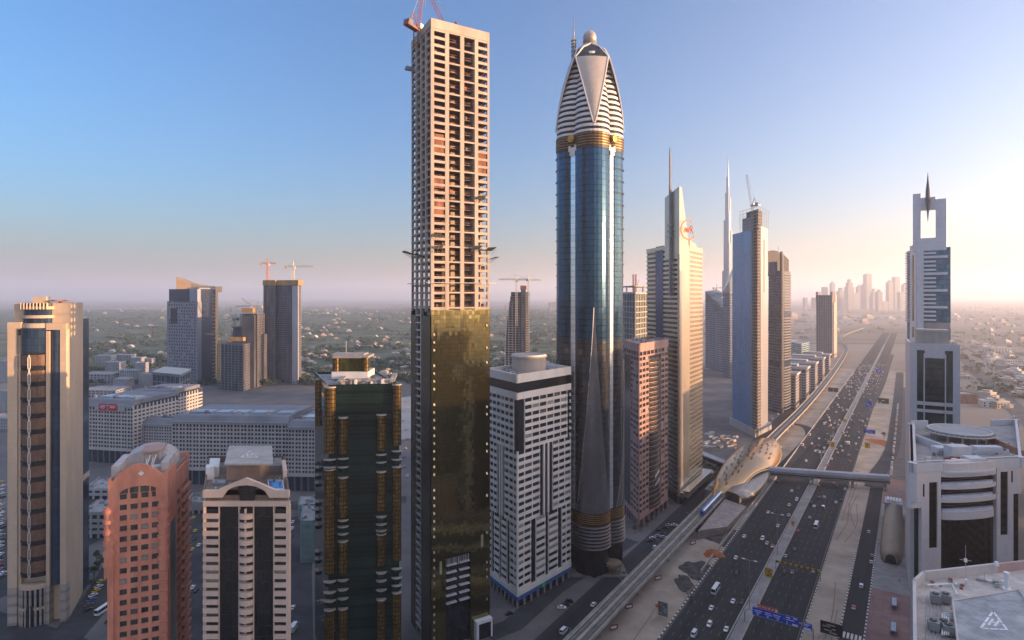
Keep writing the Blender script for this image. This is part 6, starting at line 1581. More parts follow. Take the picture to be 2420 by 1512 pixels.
def board_on_posts(name, u, v, w, h, z0, m, label, cat, marks=0, mm=None, group=None, dirv=None):
    p = gp(u, v); t = thing(name, p, label, cat, group); d = dirv or RN
    fc = Face(p - d * w / 2, p + d * w / 2)
    for a in (.15, .85): mb = MB(); mb.fbox(fc, a * w - .09, a * w + .09, 0, z0 + h, -.2, 0, steel); mb.build('post', t)
    mb = MB(); mb.fbox(fc, 0, w, z0, z0 + h, .0, .14, m); o = mb.build('panel', t)
    if marks:
        mb = MB(); rg = random.Random(u)
        for k in range(marks): x, z = rg.uniform(.08, .6), .12 + .75 * k / marks; mb.fbox(fc, x * w, min(.93, x + rg.uniform(.15, .4)) * w, z0 + z * h, z0 + (z + .1) * h, .14, .16, mm or kerb_black)
        mb.build('lettering', o)
YG = 'yellow temporary signs by the highway'
board_on_posts('yellow_sign', 1816, 1368, 4.2, 5.2, 1.2, sye, 'large yellow sign in the median, nearer than the footbridge, beside the tall lamp mast', 'road sign', 4, None, YG)
board_on_posts('yellow_sign', 1873, 1245, 2, 3.6, 1, sye, 'small yellow sign in the median just before the yellow height gantry', 'road sign', 2, None, YG)
board_on_posts('yellow_sign', 1965, 1060, 5, 6, 1.5, sye, 'yellow sign in the median just beyond the footbridge', 'road sign', 3, None, YG)
board_on_posts('yellow_sign', 2049, 1062, 5, 6, 1.5, sye, 'yellow sign on the sand right of the highway beyond the footbridge', 'road sign', 3, None, YG)
board_on_posts('yellow_sign', 1996, 1000, 4.5, 4, 1.5, sye, 'farther yellow sign in the highway median', 'road sign', 2, None, YG)
board_on_posts('blue_sign', 2054, 1030, 12, 4.5, 3, bls, 'low wide blue sign on the sand right of the highway', 'road sign', 3, swh, 'blue direction signs')
board_on_posts('blue_sign', 2052, 968, 7, 8, 4, bls, 'blue sign at the right kerb of the highway, middle distance', 'road sign', 3, swh, 'blue direction signs')
board_on_posts('blue_sign', 2076, 885, 10, 7, 4, bls, 'farthest blue sign on the highway', 'road sign', 3, swh, 'blue direction signs')
board_on_posts('billboard', 1968, 930, 15, 7, 3, M('billboard_black', (.02, .02, .022), .5, 0, .2, .5), 'black billboard on the sand between viaduct and highway', 'billboard', 2, concrete, 'black billboards by the road')
board_on_posts('billboard', 2087, 958, 14, 8, 3, M('billboard_black', (.02, .02, .022), .5, 0, .2, .5), 'black billboard on the sand right of the highway, beyond the footbridge', 'billboard', 2, swh, 'black billboards by the road')
board_on_posts('billboard', 1964, 1505, 9.6, 6, 1, M('billboard_black', (.02, .02, .022), .5, 0, .2, .5), 'black billboard with pale diagonal lines at the picture foot', 'billboard', 5, concrete, 'black billboards by the road')
board_on_posts('billboard', 1566, 1460, 5, 7, 1.2, M('board_grey_green', (.15, .17, .16), .7, .1, .15, .4), 'grey slatted board on the sand beside the viaduct', 'billboard', 6, steel)
p = gp(1552, 1460); t = thing('round_sign', p, 'red round sign on a thin post beside the grey slatted board', 'road sign'); mb = MB(); mb.tube([p, p + UP * 6.4], .09, sor, 5); mb.build('post', t); mb = MB(); mb.tube([p + UP * 6.4 - RT * .1, p + UP * 6.4 - RT * .25], .9, sor, 16); mb.build('disc', t)
for i, (u, v) in enumerate(((1637, 1288), (1555, 1372), (1450, 1490), (1486, 1440))):
    p = gp(u, v); mb = MB(); mb.obox(p, (.83, .3), 4.2, .3, .7, 2.9, M('board_dark_red', (.30, .02, .02), .6, 0, .1, 1)); mb.obox(p - RT * .2, (.83, .3), 3.2, .12, 1.2, 2.4, swh); mb.obox(p, (.83, .3), .3, .3, .1, .7, steel)
    tag(mb.build('warning_board', base=p), 'low red and white warning board at viaduct column, ' + ('farthest of its row', 'second farthest of its row', 'nearest of its row', 'second nearest of its row')[i], 'warning board', 'warning boards under the viaduct')
p, q = rd(-67, 389), rd(-43, 389); t = thing('height_gantry', p, 'yellow and black striped height bar across the right carriageway', 'height gantry')
for e in (p, q): mb = MB(); mb.tube([e, e + UP * 5.6], .2, steel, 6); mb.build('post', t)
mb = MB(); 
for k in range(16): a, b = p.lerp(q, k / 16), p.lerp(q, (k + 1) / 16); mb.obox((a + b) / 2, RN, (b - a).length, .4, 5, 6.1, sye if k % 2 else M('bar_brown', (.14, .09, .04), .7, 0, .2, .5))
mb.build('bar', t)
for i, s in enumerate((332, 412, 560, 640, 720, 800)):
    p = rd(-70, s); t = thing('lamp_mast', p, ('tall twin-armed lamp mast in the median, nearest of the row', 'second nearest tall lamp mast in the median', 'first median lamp mast beyond the footbridge', 'second median lamp mast beyond the footbridge', 'third median lamp mast beyond the footbridge', 'farthest median lamp mast')[i], 'lamp mast', 'lamp masts in the median'); hgt = 26 if i < 2 else 18
    mb = MB(); mb.tube([p, p + UP * hgt], .24, steel, 6, .12); mb.build('pole', t)
    for sgn in (-1, 1): mb = MB(); mb.tube([p + UP * hgt, p + UP * (hgt + .4) + RN * sgn * 2.4], .1, steel, 5); mb.obox(p + RN * sgn * 3.0, RN, 1.6, .7, hgt + .2, hgt + .55, white_paint); mb.build('lamp_arm', t)
for i, (n, s) in enumerate(((-24 + 40, 505), (-12, 600))):
    p = rd(n - 26, s); t = thing('street_lamp', p, ('twin street lamp on the sand beside the capsule entrance', 'twin street lamp beyond the red soil on the right sand strip')[i], 'street lamp', 'street lamps on the right sand'); mb = MB(); mb.tube([p, p + UP * 13], .18, steel, 5); mb.build('pole', t)
    mb = MB(); mb.obox(p, RN, 4, .5, 13, 13.4, steel); mb.build('lamp_arm', t)
for i, (u, v) in enumerate(((1720, 1300), (1577, 1300), (1490, 1372), (1402, 1470))):
    p = rd(-132.5, 250 + 60 * i); t = thing('street_lamp', p, 'grey street lamp along the kerb left of the viaduct', 'street lamp', 'street lamps along the left service road'); mb = MB(); mb.tube([p, p + UP * 9], .13, steel, 5); mb.build('pole', t); mb = MB(); mb.tube([p + UP * 9, p + UP * 9.4 - RN * 2.4], .1, steel, 4); mb.build('lamp_arm', t)
# bus shelters on the plaza
for i, (u, v) in enumerate(((2113, 1435), (2111, 1495))):
    p = gp(u, v); t = thing('bus_shelter', p, ('silver bus shelter on red paving, farther of the two', 'silver bus shelter on red paving, nearer of the two')[i], 'bus shelter', 'bus shelters on the plaza')
    mb = MB(); sm = M('shelter_silver', (.34, .38, .46), .35, .5, .1, .3); d = RT
    sweep(mb, [p - d * 4.6, p + d * 4.6], [(-1.3, 2.7), (1.3, 2.7), (1.0, 3.2), (-1.0, 3.2)], sm); mb.build('canopy', t)
    for s in (-4, 0, 4): mb = MB(); mb.obox(p + d * s - RN * .9, d, .2, .2, .2, 2.7, steel); mb.build('post', t)
    mb = MB(); mb.obox(p - RN * 1.0, d, 8.4, .08, .5, 2.5, glass_mid); mb.build('glass_back', t)
    mb = MB(); mb.obox(p - RN * .4, d, 6, .5, .6, .75, steel); mb.build('bench', t)
# ------------------------------------------------------------------ district behind the left towers
DG = 'towers of the district behind'
def tower_crest():
    d = 1141; L, Cn, Rr = col(398, 1150), col(470, 1120), col(514, 1175); poly, fl, fr, fb, fk = four(L, Cn, Rr)
    t = thing('crested_tower', Cn, 'blue grey office tower with warm lit curved crest on top', 'tower', DG); W, WL = fr.W, fl.W; V = lambda v: zz(v, 1140)
    pc = M('pale_precast', (.23, .23, .26), .7, 0, .06, .05); dg = M('deep_blue_glass', (.03, .045, .085), .18, .3, .2, .03, .6, grid=(3, 4, .3, .4, (.05, .065, .11), .15)); cr = M('crest_metal', (.52, .36, .22), .4, .4, .06, .03)
    mb = MB(); mb.prism(inset(poly, .98), 0, V(683), dg, roofgrey); mb.build('glass_wall', t)
    z1 = V(712); mb = MB(); wins = []; rg = random.Random(5)
    mb.fbox(fl, 0, WL, 0, z1, -6, 3, pc); mb.build('precast_wall', t)
    for j in range(26):
        for i in range(11):
            if rg.random() < .14: continue
            a = (.06 + i * .082 + .02 * (j % 2)) * WL; z = 8 + j * 5.8
            if i < 3 and 19 < j < 24: continue
            wins.append(fq(fl, a, a + .038 * WL, z, z + 3.2, 3.06, glass_dark))
    wins.append(fq(fl, .12 * WL, .34 * WL, V(765), V(728), 3.07, glass_dark)); windows(t, wins)
    mb = MB(); z0 = V(690); prev = None
    for k in range(13):
        s = k / 12; p = poly[0].lerp(poly[2], .15 + .85 * s); z = V(654) - (V(654) - V(676)) * (1 - (1 - s) ** 2.2)
        if prev: mb.hexa([prev[0] + UP * z0, p + UP * z0, p + Vector((2, 14, z0)), prev[0] + Vector((2, 14, z0))], [prev[0] + UP * prev[1], p + UP * z, p + Vector((2, 14, z)), prev[0] + Vector((2, 14, prev[1]))], cr)
        prev = (p, z)
    mb.build('crest', t)
    mb = MB(); mb.fbox(fr, .86 * W, W, 0, V(676), -4, 1, cr); z = 6
    while z < V(690): mb.fbox(fr, .70 * W, .9 * W, z, z + 1.0, -1, 2.0, cr); z += 7
    mb.build('edge_fin', t)
    mb = MB(); mb.fbox(fr, 0, W, V(683), V(680), -10, .5, steel); mb.fbox(fl, .75 * WL, WL, z1, V(683), -4, 3.5, M('pale_core', (.26, .29, .34), .6, 0, .05, .1)); mb.build('roof_edge', t)
tower_crest()
sc_ = M('site_slab_grey', (.21, .205, .22), .85, 0, .2, .1)
def twin_site():
    d = 1141; t = thing('twin_unfinished_tower', col(662, d), 'tall unfinished twin slab tower with yellow formwork on top', 'building site', DG); px = d / F
    dk = M('site_dark_blue', (.085, .085, .10), .9, 0, .3, .05); fw = M('formwork_yellow', (.40, .235, .08), .8, 0, .2, .1); wc = M('pale_shear_wall', (.42, .42, .44), .8, 0, .08, .05)
    for name, u0, u1, vt in (('slab_block', 622, 649, 668), ('slab_block', 655, 703, 668)):
        L, Rr = col(u0, d), col(u1, d); Rr = col(u1, d - (u1 - u0) * .35); q = [L, Rr, Rr + Vector((-4, 34, 0)), L + Vector((-4, 34, 0))]; z = 0; mb = MB()
        mb.prism(inset(q, .93), 0, zz(vt, d), dk)
        while z < zz(vt, d): mb.prism(q, z, z + 1.1, sc_, None, 3); z += 4.1
        for k in range(9): p = L.lerp(Rr, k / 8) + Vector((0, 1.2, 0)); mb.obox(p, (1, 0), .7, .7, 0, zz(vt, d), sc_)
        mb.build(name, t)
        mb = MB(); mb.prism(inset(q, 1.08), zz(vt + 6, d), zz(vt - 6, d), fw); mb.build('formwork', t)
    mb = MB(); mb.prism([col(649, d + 6), col(656, d + 6), col(656, d + 30), col(649, d + 30)], 0, zz(676, d), dk); mb.build('link', t)
    mb = MB(); a = col(690, d - 14.5); b = col(704, d - 19); mb.prism([a, b, b + Vector((0, 3, 0)), a + Vector((0, 3, 0))], 0, zz(676, d), wc); mb.build('shear_wall', t)
    mb = MB(); lattice(mb, col(632, d - 4), col(632, d - 4) + UP * zz(670, d), 1.8, M('hoist_dull', (.30, .20, .09), .8, 0, .2, .1), 44, .22); mb.build('hoist', t)
    cr = M('crane_orange', (.42, .16, .08), .6, .1, .1, .5)
    tower_crane(at(632, 672, d - 2), zz(622, d) - zz(672, d), 80, 15, 'short red tower crane on the left of the twin unfinished tower', cr, 'cranes farther away', 1.7, .8)
    tower_crane(at(693, 668, d + 8), zz(629, d) - zz(668, d), 86, 37, 'pale tower crane on the right of the twin unfinished tower', M('crane_pale', (.45, .42, .36), .6, .1, .1, .5), 'cranes farther away', 1.7, .35)
twin_site()
def low_site():
    t = thing('low_unfinished_block', col(560, 1080), 'lower unfinished block with stepped tops between crested tower and twin tower', 'building site', DG); dk = M('site_dark_blue', (.085, .085, .10), .9, 0, .3, .05); fw = M('formwork_yellow', (.40, .235, .08), .8, 0, .2, .1)
    for u0, u1, vt, d in ((514, 572, 812, 1060), (568, 606, 742, 1100), (596, 622, 790, 1120), (548, 572, 772, 1130)):
        L, Rr = col(u0, d), col(u1, d - 8); Rr = col(u1, d - (u1 - u0) * .4); q = [L, Rr, Rr + Vector((-4, 44, 0)), L + Vector((-4, 44, 0))]; mb = MB(); z = 0
        mb.prism(inset(q, .9), 0, zz(vt, d), dk)
        while z < zz(vt, d): mb.prism(q, z, z + .9, sc_); z += 4.4
        for k in range(8): p = L.lerp(Rr, k / 7); mb.obox(p, (1, 0), 1, 1, 0, zz(vt, d), sc_)
        for k in range(6): p = Rr.lerp(q[2], k / 5); mb.obox(p, (1, 0), 1, 1, 0, zz(vt, d), sc_)
        mb.build('floor_frame', t)
    mb = MB(); mb.obox(col(587, 1085), (1, 0), 20, 10, zz(738, 1090), zz(728, 1090), fw); mb.obox(col(560, 1065), (1, 0), 26, 10, zz(806, 1060), zz(797, 1060), fw); mb.obox(col(590, 1085), (1, 0), 22, 14, 0, zz(745, 1090), dk); mb.build('formwork', t)
    g = M('crane_grey', (.22, .22, .25), .6, .2, .1, .5)
    tower_crane(at(597, 752, 1090), 22, 265, 30, 'dark crane over the lower unfinished block', g, 'cranes farther away', 1.5, .5)
    luffing_crane(at(553, 772, 1120), 12, 70, 300, 26, 'small luffing crane at the left of the lower unfinished block', g, 'cranes farther away', 1.6)
    luffing_crane(at(606, 742, 1110), 10, 40, 250, 30, 'luffing crane leaning over the lower unfinished block', g, 'cranes farther away', 1.6)
    tower_crane(at(518, 900, 1000), 78, 280, 26, 'yellow tower crane in front of the lower unfinished block', M('crane_dull_yellow', (.36, .26, .12), .6, .1, .1, .5), 'cranes farther away', 1.5, .4)
low_site()
# long office complex with rows of windows
cs = M('complex_stone', (.50, .45, .42), .75, 0, .06, .1); cg = M('complex_glass', (.04, .055, .085), .15, .1, .3, .3, .6); cr_ = M('complex_roof', (.20, .20, .22), .7, .1, .12, .05); crl = M('roof_light', (.36, .41, .46), .3, .2, .1, .05)
def wing(t, p, q, depth, zt, nb, nf, d2=None, lower=True):
    fc = Face(p, q); bkv = -fc.n * depth; poly = [p, q, q + bkv, p + bkv]
    mb = MB(); mb.prism([fc.pt(.4, 0, -.9), fc.pt(fc.W - .4, 0, -.9), q + bkv, p + bkv], 0, zt - .5, cg, cr_); mb.build('glass_core', t)
    mb = MB(); W = fc.W; fh = (zt - 14 - 4) / nf
    mb.fbox(fc, 0, W, 12.5, 14, -.9, .1, cs)
    for i in range(nb * 2 + 1):
        c = i * W / (nb * 2); w = .68 if i % 2 == 0 else .34; mb.fbox(fc, max(0, c - w), min(W, c + w), 14, zt - 4, -.9, 0, cs)
    wins = []
    for j in range(nf):
        z = 14 + j * fh
        mb.fbox(fc, 0, W, z, z + (1.5 if j < nf - 1 else 1.0), -.9, -.05, cs)
        for i in range(nb * 2):
            a, b = i * W / (nb * 2) + .66, (i + 1) * W / (nb * 2) - .66; wins.append(fq(fc, a, b, z + 1.5, z + fh, -.6, cg))
    for i in range(nb + 1):
        c = i * W / nb; mb.fbox(fc, max(0, c - .8), min(W, c + .8), 0, 12.5, -.9, 0, M('complex_dark_stone', (.12, .115, .12), .7, 0, .1, .1))
    mb.fbox(fc, 0, W, zt - 4, zt - 2.2, -1.2, .5, cs); mb.fbox(fc, -.2, W + .2, zt - 2.2, zt - 1.2, -1.6, 1.6, crl)
    mb.hexa([fc.pt(0, zt - 1.2, .6), fc.pt(W, zt - 1.2, .6), fc.pt(W, zt - 1.2, -9), fc.pt(0, zt - 1.2, -9)], [fc.pt(1, zt + 3.2, -3), fc.pt(W - 1, zt + 3.2, -3), fc.pt(W - 1, zt + 3.2, -9), fc.pt(1, zt + 3.2, -9)], cr_)
    sd = Face(q, q + bkv)
    for j in range(nf): mb.fbox(sd, 0, sd.W, 14 + j * fh, 14 + j * fh + 1.9, -.5, 0, cs)
    for i in range(int(sd.W / 5)): mb.fbox(sd, i * 5, i * 5 + 1.6, 0, zt - 2, -.5, .05, cs)
    mb.build('stone_wall', t)
    mb = MB(); rg = random.Random(int(W * 7))
    zz_ = zt + .0; mb.prism([fc.pt(2, 0, -9), fc.pt(W - 2, 0, -9), fc.pt(W - 2, 0, -depth + 2), fc.pt(2, 0, -depth + 2)], zt - 1, zt + 3, cr_)
    x = 8
    while x < W - 14:
        w = rg.uniform(10, 22); mb.fbox(fc, x, min(W - 3, x + w), zt + 3, zt + 4.2, -min(depth - 4, 26), -14, rg.choice([crl, cr_, crl])); x += w + rg.uniform(2, 6)
    x = 5
    while x < W - 6: mb.fbox(fc, x, x + 2.2, zt + 3, zt + 6, -13, -10, rg.choice([cs, cr_])); x += rg.uniform(14, 30)
    mb.build('roof', t); return fc, wins
t = thing('office_complex', gp(540, 1155), 'long grey stone office complex with endless window rows behind the peach and dark towers', 'building')
zt = 57; allw = []
fcA, w = wing(t, col(406, 527), col(682, 520), 60, zt, 17, 11); allw += w
fcB, w = wing(t, col(680, 508), col(760, 506), 66, zt - 1, 5, 11); allw += w
fcC, w = wing(t, col(190, 600), col(314, 588), 60, zt + 2, 9, 11); allw += w
fcD, w = wing(t, col(312, 660), col(412, 655), 50, zt + 2, 8, 11); allw += w
fcE, w = wing(t, col(314, 602), col(411, 596), 14, zt - 18, 8, 7); allw += w
windows(t, allw)
mb = MB(); rr = M('board_red', (.55, .02, .035), .5, 0, .05, .5); mb.fbox(fcC, .30 * fcC.W, .86 * fcC.W, zt - 4.6, zt + 2.0, .8, 1.2, M('board_grey', (.40, .40, .43), .6, 0, .05, .5)); mb.build('sign_backing', t)
for a0, a1 in ((.38, .53), (.55, .73)):
    mb = MB(); mb.fbox(fcC, a0 * fcC.W, a1 * fcC.W, zt - 4.4, zt + 2.0, 1.2, 1.6, rr); o = mb.build('sign_board', t)
    mb = MB(); c = (a0 + a1) / 2 * fcC.W; w = (a1 - a0) * fcC.W
    if a0 < .5:
        ring = [fcC.pt(c + w * .34 * math.cos(k * math.pi / 10), zt - 1.2 + 1.5 * math.sin(k * math.pi / 10), 1.75) for k in range(21)]; mb.tube(ring, .2, white_paint, 4); mb.fbox(fcC, c - w * .2, c + w * .2, zt - 1.6, zt - .8, 1.6, 1.8, white_paint)
    else:
        for s in (-.28, -.08, .12): mb.tube([fcC.pt(c + w * s, zt - 2.6, 1.75), fcC.pt(c + w * (s + .06), zt + .6, 1.75), fcC.pt(c + w * (s + .14), zt - 2.2, 1.75), fcC.pt(c + w * (s + .2), zt - .4, 1.75)], .22, white_paint, 4)
    mb.build('sign_lettering', o)
# glass roofed hall and low neighbours
t, poly, fl, fr = box_tower('glass_hall', 'low glass hall with pale flat roof, in front of the crested tower', 'building', 'low buildings behind the complex', col(360, 760), col(425, 735), col(450, 790), zz(886, 740), bluegrey, bgl, 6, 6, 4, .8, style='grid')
mb = MB(); z = zz(886, 740); mb.prism(inset(poly, 1.06), z, z + 1.5, cr_, M('hall_roof', (.42, .40, .36), .6, 0, .06, .05)); mb.build('roof_plate', t)
rg = random.Random(77); lowlab = 'grey blue low flat among the housing blocks behind the beige tower'
for i, (u, v, w, dp, h) in enumerate(((225, 905, 60, 40, 17), (262, 885, 36, 30, 26), (300, 905, 40, 26, 24), (326, 893, 24, 26, 30), (340, 912, 30, 22, 22), (240, 862, 44, 30, 22), (285, 858, 50, 30, 20), (318, 870, 30, 30, 24), (345, 868, 26, 24, 20), (230, 940, 60, 50, 12), (362, 898, 24, 20, 20), (280, 920, 30, 30, 18), (2, 905, 30, 40, 42), (8, 975, 30, 40, 30), (-6, 1020, 34, 30, 16))):
    c = gp(u, v); L = c + Vector((-w / 2, 8, 0)); Cn = c + Vector((w / 2, 0, 0)); Rr = c + Vector((w / 2 - 6, dp, 0))
    lab = {1: 'taller grey flats with balconies behind the beige tower', 9: 'wide flat dark roofed hall at the left of the complex', 12: 'grey office block cut by the left picture edge, tallest', 13: 'grey office block cut by the left picture edge, middle', 14: 'low hall cut by the left picture edge'}.get(i, lowlab)
    box_tower('flats', lab, 'flats', 'grey flats behind the complex', L, Cn, Rr, h, M('flat_wall', (.36, .35, .36), .75, 0, .1, .1), bgl, 3.6, 8, 5, 1.9, style='grid', pier=2.2)
# small buildings near the foot of the left towers
for u, v, w, dp, h, c, lab in ((232, 1272, 22, 26, 18, (.34, .32, .31), 'grey low block with parapet roof between beige and salmon towers'), (726, 1330, 9, 30, 26, (.20, .30, .30), 'narrow teal wall building beside the dark glass tower'), (238, 1180, 26, 30, 9, (.42, .40, .40), 'white low block with roof plant behind the salmon tower'), (726, 1225, 14, 22, 10, (.45, .36, .32), 'low pinkish block behind the teal wall building'), (470, 1215, 20, 22, 7, (.30, .28, .27), 'low brown kiosk block by the complex street')):
    p = gp(u, v); L = p + Vector((-w / 2, 0, 0)); Cn = p + Vector((w / 2, 0, 0)); Rr = p + Vector((w / 2 - dp * .3, dp, 0))
    t, poly, fl, fr = box_tower('low_block', lab, 'building', None, L, Cn, Rr, h, M('low_wall_%d' % u, c, .8, 0, .1, .15), glass_mid, 4, 4, 5, 2.2, style='grid', pier=1.6)
    mb = MB()
    for k in range(8): q = sum(poly, Vector()) / 4 + Vector((rg.uniform(-w * .35, w * .35), rg.uniform(-dp * .35, dp * .35), 0)); mb.obox(q, (1, 0), rg.uniform(1, 3), rg.uniform(1, 2), h - .6, h + rg.uniform(.4, 1.4), steel)
    mb.build('roof_plant', t)
# ------------------------------------------------------------------ villas, sheds, trees
HM = [M('villa_white', (.58, .54, .50), .85, 0, .08, .1), M('villa_cream', (.46, .39, .32), .85, 0, .08, .1), M('villa_sand', (.38, .31, .25), .85, 0, .08, .1), M('villa_pink', (.46, .33, .28), .85, 0, .08, .1)]
def villa_mesh(seed):
    r = random.Random(seed); mb = MB(); w, d, h = r.uniform(10, 22), r.uniform(9, 16), r.uniform(5, 9); m = HM[seed % 4]
    mb.box(-w / 2, w / 2, -d / 2, d / 2, 0, h, m); mb.box(-w / 2 - .3, w / 2 + .3, -d / 2 - .3, d / 2 + .3, h, h + .8, HM[0]); mb.box(-w * .2, w * .3, -d * .3, d * .3, h + .8, h + 3, m)
    mb.box(w / 2, w / 2 + r.uniform(4, 9), -d / 2, d / 4, 0, h * .6, m)
    for k in range(4): x = -w / 2 + (k + .5) * w / 4; mb.box(x - .8, x + .8, -d / 2 - .08, -d / 2, 1, 2.8, glass_dark); mb.box(x - .8, x + .8, -d / 2 - .08, -d / 2, 4.0, 5.6, glass_dark) if h > 6.5 else None
    return mb
protos = []
HOUSES = []
def place_house(*a): HOUSES.append(a)
def put_house(c, rz, k, label, group, sc=1.0):
    while len(protos) <= k: protos.append(None)
    if protos[k] is None:
        o = villa_mesh(k).build('villa'); protos[k] = o
    else: o = protos[k].copy(); COL.objects.link(o)
    o.location = c; o.rotation_euler = (0, 0, rz); o.scale = (sc, sc, sc); tag(o, label, 'house', group)
rg = random.Random(101)
HG1, HG2, HG3 = 'villas among trees beyond the left towers', 'houses on the low land right of the towers', 'sheds by the far highway'
n = 0
while n < 285:
    u = rg.uniform(205, 1315); v = 728 + 165 * rg.random() ** 1.5
    if rg.random() < .35: u = rg.uniform(700, 1320)
    c = gp(u, v); k = rg.randrange(12)
    lab = 'pale low villa among the trees left of the unfinished tower' if u < 975 else 'pale low villa among the trees between the unfinished and the pointed tower'
    place_house(c, rg.uniform(-.4, .4), k, lab, HG1, .8 + (.6 if v < 765 else .2 if v < 800 else .1)); n += 1
n = 0
while n < 135:
    u = rg.uniform(2250, 2480); v = 724 + 250 * rg.random() ** 1.5
    if abs((u - 2292) - (v - 862) * 1.02) < 34 and v > 820: continue
    if v > 900 and u < 2330: continue
    c = gp(u, v); place_house(c, rg.uniform(-.6, .6), rg.randrange(12), 'sand coloured low house on the hazy plain right of the towers', HG2, 1.0 + (.8 if v < 765 else .3)); n += 1
n = 0
while n < 46:
    u = rg.uniform(1660, 2130); v = 726 + 110 * rg.random()
    if u > 1985 and v > 770 and u < 2125: continue
    if 1730 < u < 1985 and v > 800: continue
    c = gp(u, v); place_house(c, rg.uniform(-.6, .6), rg.randrange(12), 'small grey shed on the hazy plain near the far highway', HG3, 1.2 + (1.6 if v < 765 else .4)); n += 1
HOUSES.sort(key=lambda a: a[0].length / a[5])
for a in HOUSES[:292]: put_house(*a)
mb = MB()
for c, rz, k, label, group, sc in HOUSES[292:]:
    src = villa_mesh(k); q = len(mb.v); cs2, sn = math.cos(rz) * sc, math.sin(rz) * sc
    mb.v += [Vector((p.x * cs2 - p.y * sn, p.x * sn + p.y * cs2, p.z * sc)) + c for p in src.v]; mb.f += [tuple(i + q for i in f) for f in src.f]; mb.m += [mb.mi(src.mats[i]) for i in src.m]; mb.uv += src.uv
tag(mb.build('far_houses'), 'farthest pale houses that merge into the haze on the plain', 'houses', None, 'stuff')
for u, v, w, dp, h, lab, m in ((2330, 800, 60, 30, 14, 'long pale warehouse on the right plain, farther of two', HM[1]), (2375, 835, 70, 40, 16, 'long pale warehouse on the right plain, nearer of two', HM[0]), (2290, 955, 26, 30, 15, 'brick red unfinished block right of the grey tower', M('brick_red', (.30, .17, .13), .9, 0, .2, .2)), (2400, 870, 40, 30, 18, 'curved white villa complex by the right avenue', HM[0])):
    p = gp(u, v); box_tower('low_hall', lab, 'building', 'low halls on the right plain', p + Vector((-w / 2, 6, 0)), p + Vector((w / 2, 0, 0)), p + Vector((w / 2 + 4, dp, 0)), h, m, bgl, 4, 8, 5, 2.2, style='grid', pier=2.5)
# foliage: many small leaf clumps over tapered trunks, far off it reads as one mass
leafm = [M('leaf_dark', (.04, .065, .03), .9, 0, .3, .4), M('leaf_mid', (.06, .09, .04), .9, 0, .3, .4), M('leaf_olive', (.09, .10, .05), .9, 0, .3, .4)]; bark = M('bark', (.10, .075, .055), .95, 0, .2, .5)
def leaf_clump(mb, c, r, n, rr):
    for k in range(n):
        a, b = rr.uniform(0, 6.28), rr.uniform(-.5, 1); q = c + Vector((math.cos(a) * math.sqrt(max(0, 1 - b * b)) * r[0], math.sin(a) * math.sqrt(max(0, 1 - b * b)) * r[0], b * r[1])) * rr.uniform(.45, 1.08)
        s = r[0] * rr.uniform(.22, .42); e1 = Vector((rr.uniform(-1, 1), rr.uniform(-1, 1), rr.uniform(-.4, .4))).normalized() * s; e2 = Vector((rr.uniform(-1, 1), rr.uniform(-1, 1), rr.uniform(-.7, .7))).normalized() * s
        m = leafm[rr.randrange(3)]; mb.face([q - e1, q - e2 * .8, q + e1, q + e2], m)
def wood(name, n, fu, seed, kind='stuff'):
    rr = random.Random(seed); mb = MB()
    for k in range(n):
        u, v = fu(rr); c = gp(u, v); far = (v < 800); s = rr.uniform(3.5, 7.5) * (1.9 if v < 760 else 1.3 if far else 1.0)
        leaf_clump(mb, c + UP * s * .8, (s * rr.uniform(.9, 1.8), s * .8), 10 if far else 20, rr)
    o = mb.build(name); tag(o, name_l[name], 'trees', None, 'stuff')
name_l = {'far_wood': 'dark green tree belt among the villas beyond the left towers', 'plain_trees': 'scattered dusty green trees over the right plain'}
def band(rr):
    while True:
        u = rr.uniform(200, 1330); v = 726 + 185 * rr.random() ** 1.4; x = math.sin(u * .021 + v * .11) + math.sin(u * .047 - v * .19 + 1.3) + math.sin(v * .33 + u * .008)
        if x > -.35: return u, v
wood('far_wood', 5200, band, 5)
def band2(rr):
    while True:
        if rr.random() < .6: u, v = rr.uniform(2250, 2460), 724 + 220 * rr.random() ** 1.3
        else: u, v = rr.uniform(1640, 2130), 724 + 70 * rr.random()
        if math.sin(u * .05 + v * .2) + math.sin(u * .11 - v * .3) > .2: return u, v
wood('plain_trees', 420, band2, 8)
def tree(u, v, h, label, seed, group, cat='tree'):
    p = gp(u, v); t = thing('street_tree', p, label, cat, group); rr = random.Random(seed); mb = MB()
    mb.tube([p, p + UP * h * .5 + Vector((.2, 0, 0)), p + UP * h * .7], h * .035, bark, 6, h * .015)
    for k in range(4): a = k * 1.6 + seed; mb.tube([p + UP * h * .42, p + UP * h * .72 + Vector((math.cos(a), math.sin(a), 0)) * h * .24], h * .015, bark, 4, h * .006)
    mb.build('trunk', t); mb = MB()
    for k in range(7): a = rr.uniform(0, 6.28); leaf_clump(mb, p + UP * h * rr.uniform(.6, .95) + Vector((math.cos(a), math.sin(a), 0)) * h * rr.uniform(.05, .26), (h * .2, h * .15), 34, rr)
    mb.build('crown', t)
for i, (u, v, h) in enumerate(((222, 1370, 8), (232, 1350, 7), (245, 1342, 8), (228, 1330, 7), (216, 1395, 6))): tree(u, v, h, ('dark street tree between beige and salmon towers', 'second street tree behind the first by the beige tower', 'street tree nearest the salmon tower', 'rear street tree between the beige and salmon towers', 'front street tree beside the beige tower foot')[i], i, 'street trees by the beige tower')
for i, (u, v) in enumerate(((1540, 1228), (1552, 1218), (1563, 1210), (1500, 1262), (1514, 1256), (1528, 1243))): tree(u, v, 5.5, 'small dark tree at the foot of the granite tower', i + 10, 'small trees along the granite tower')
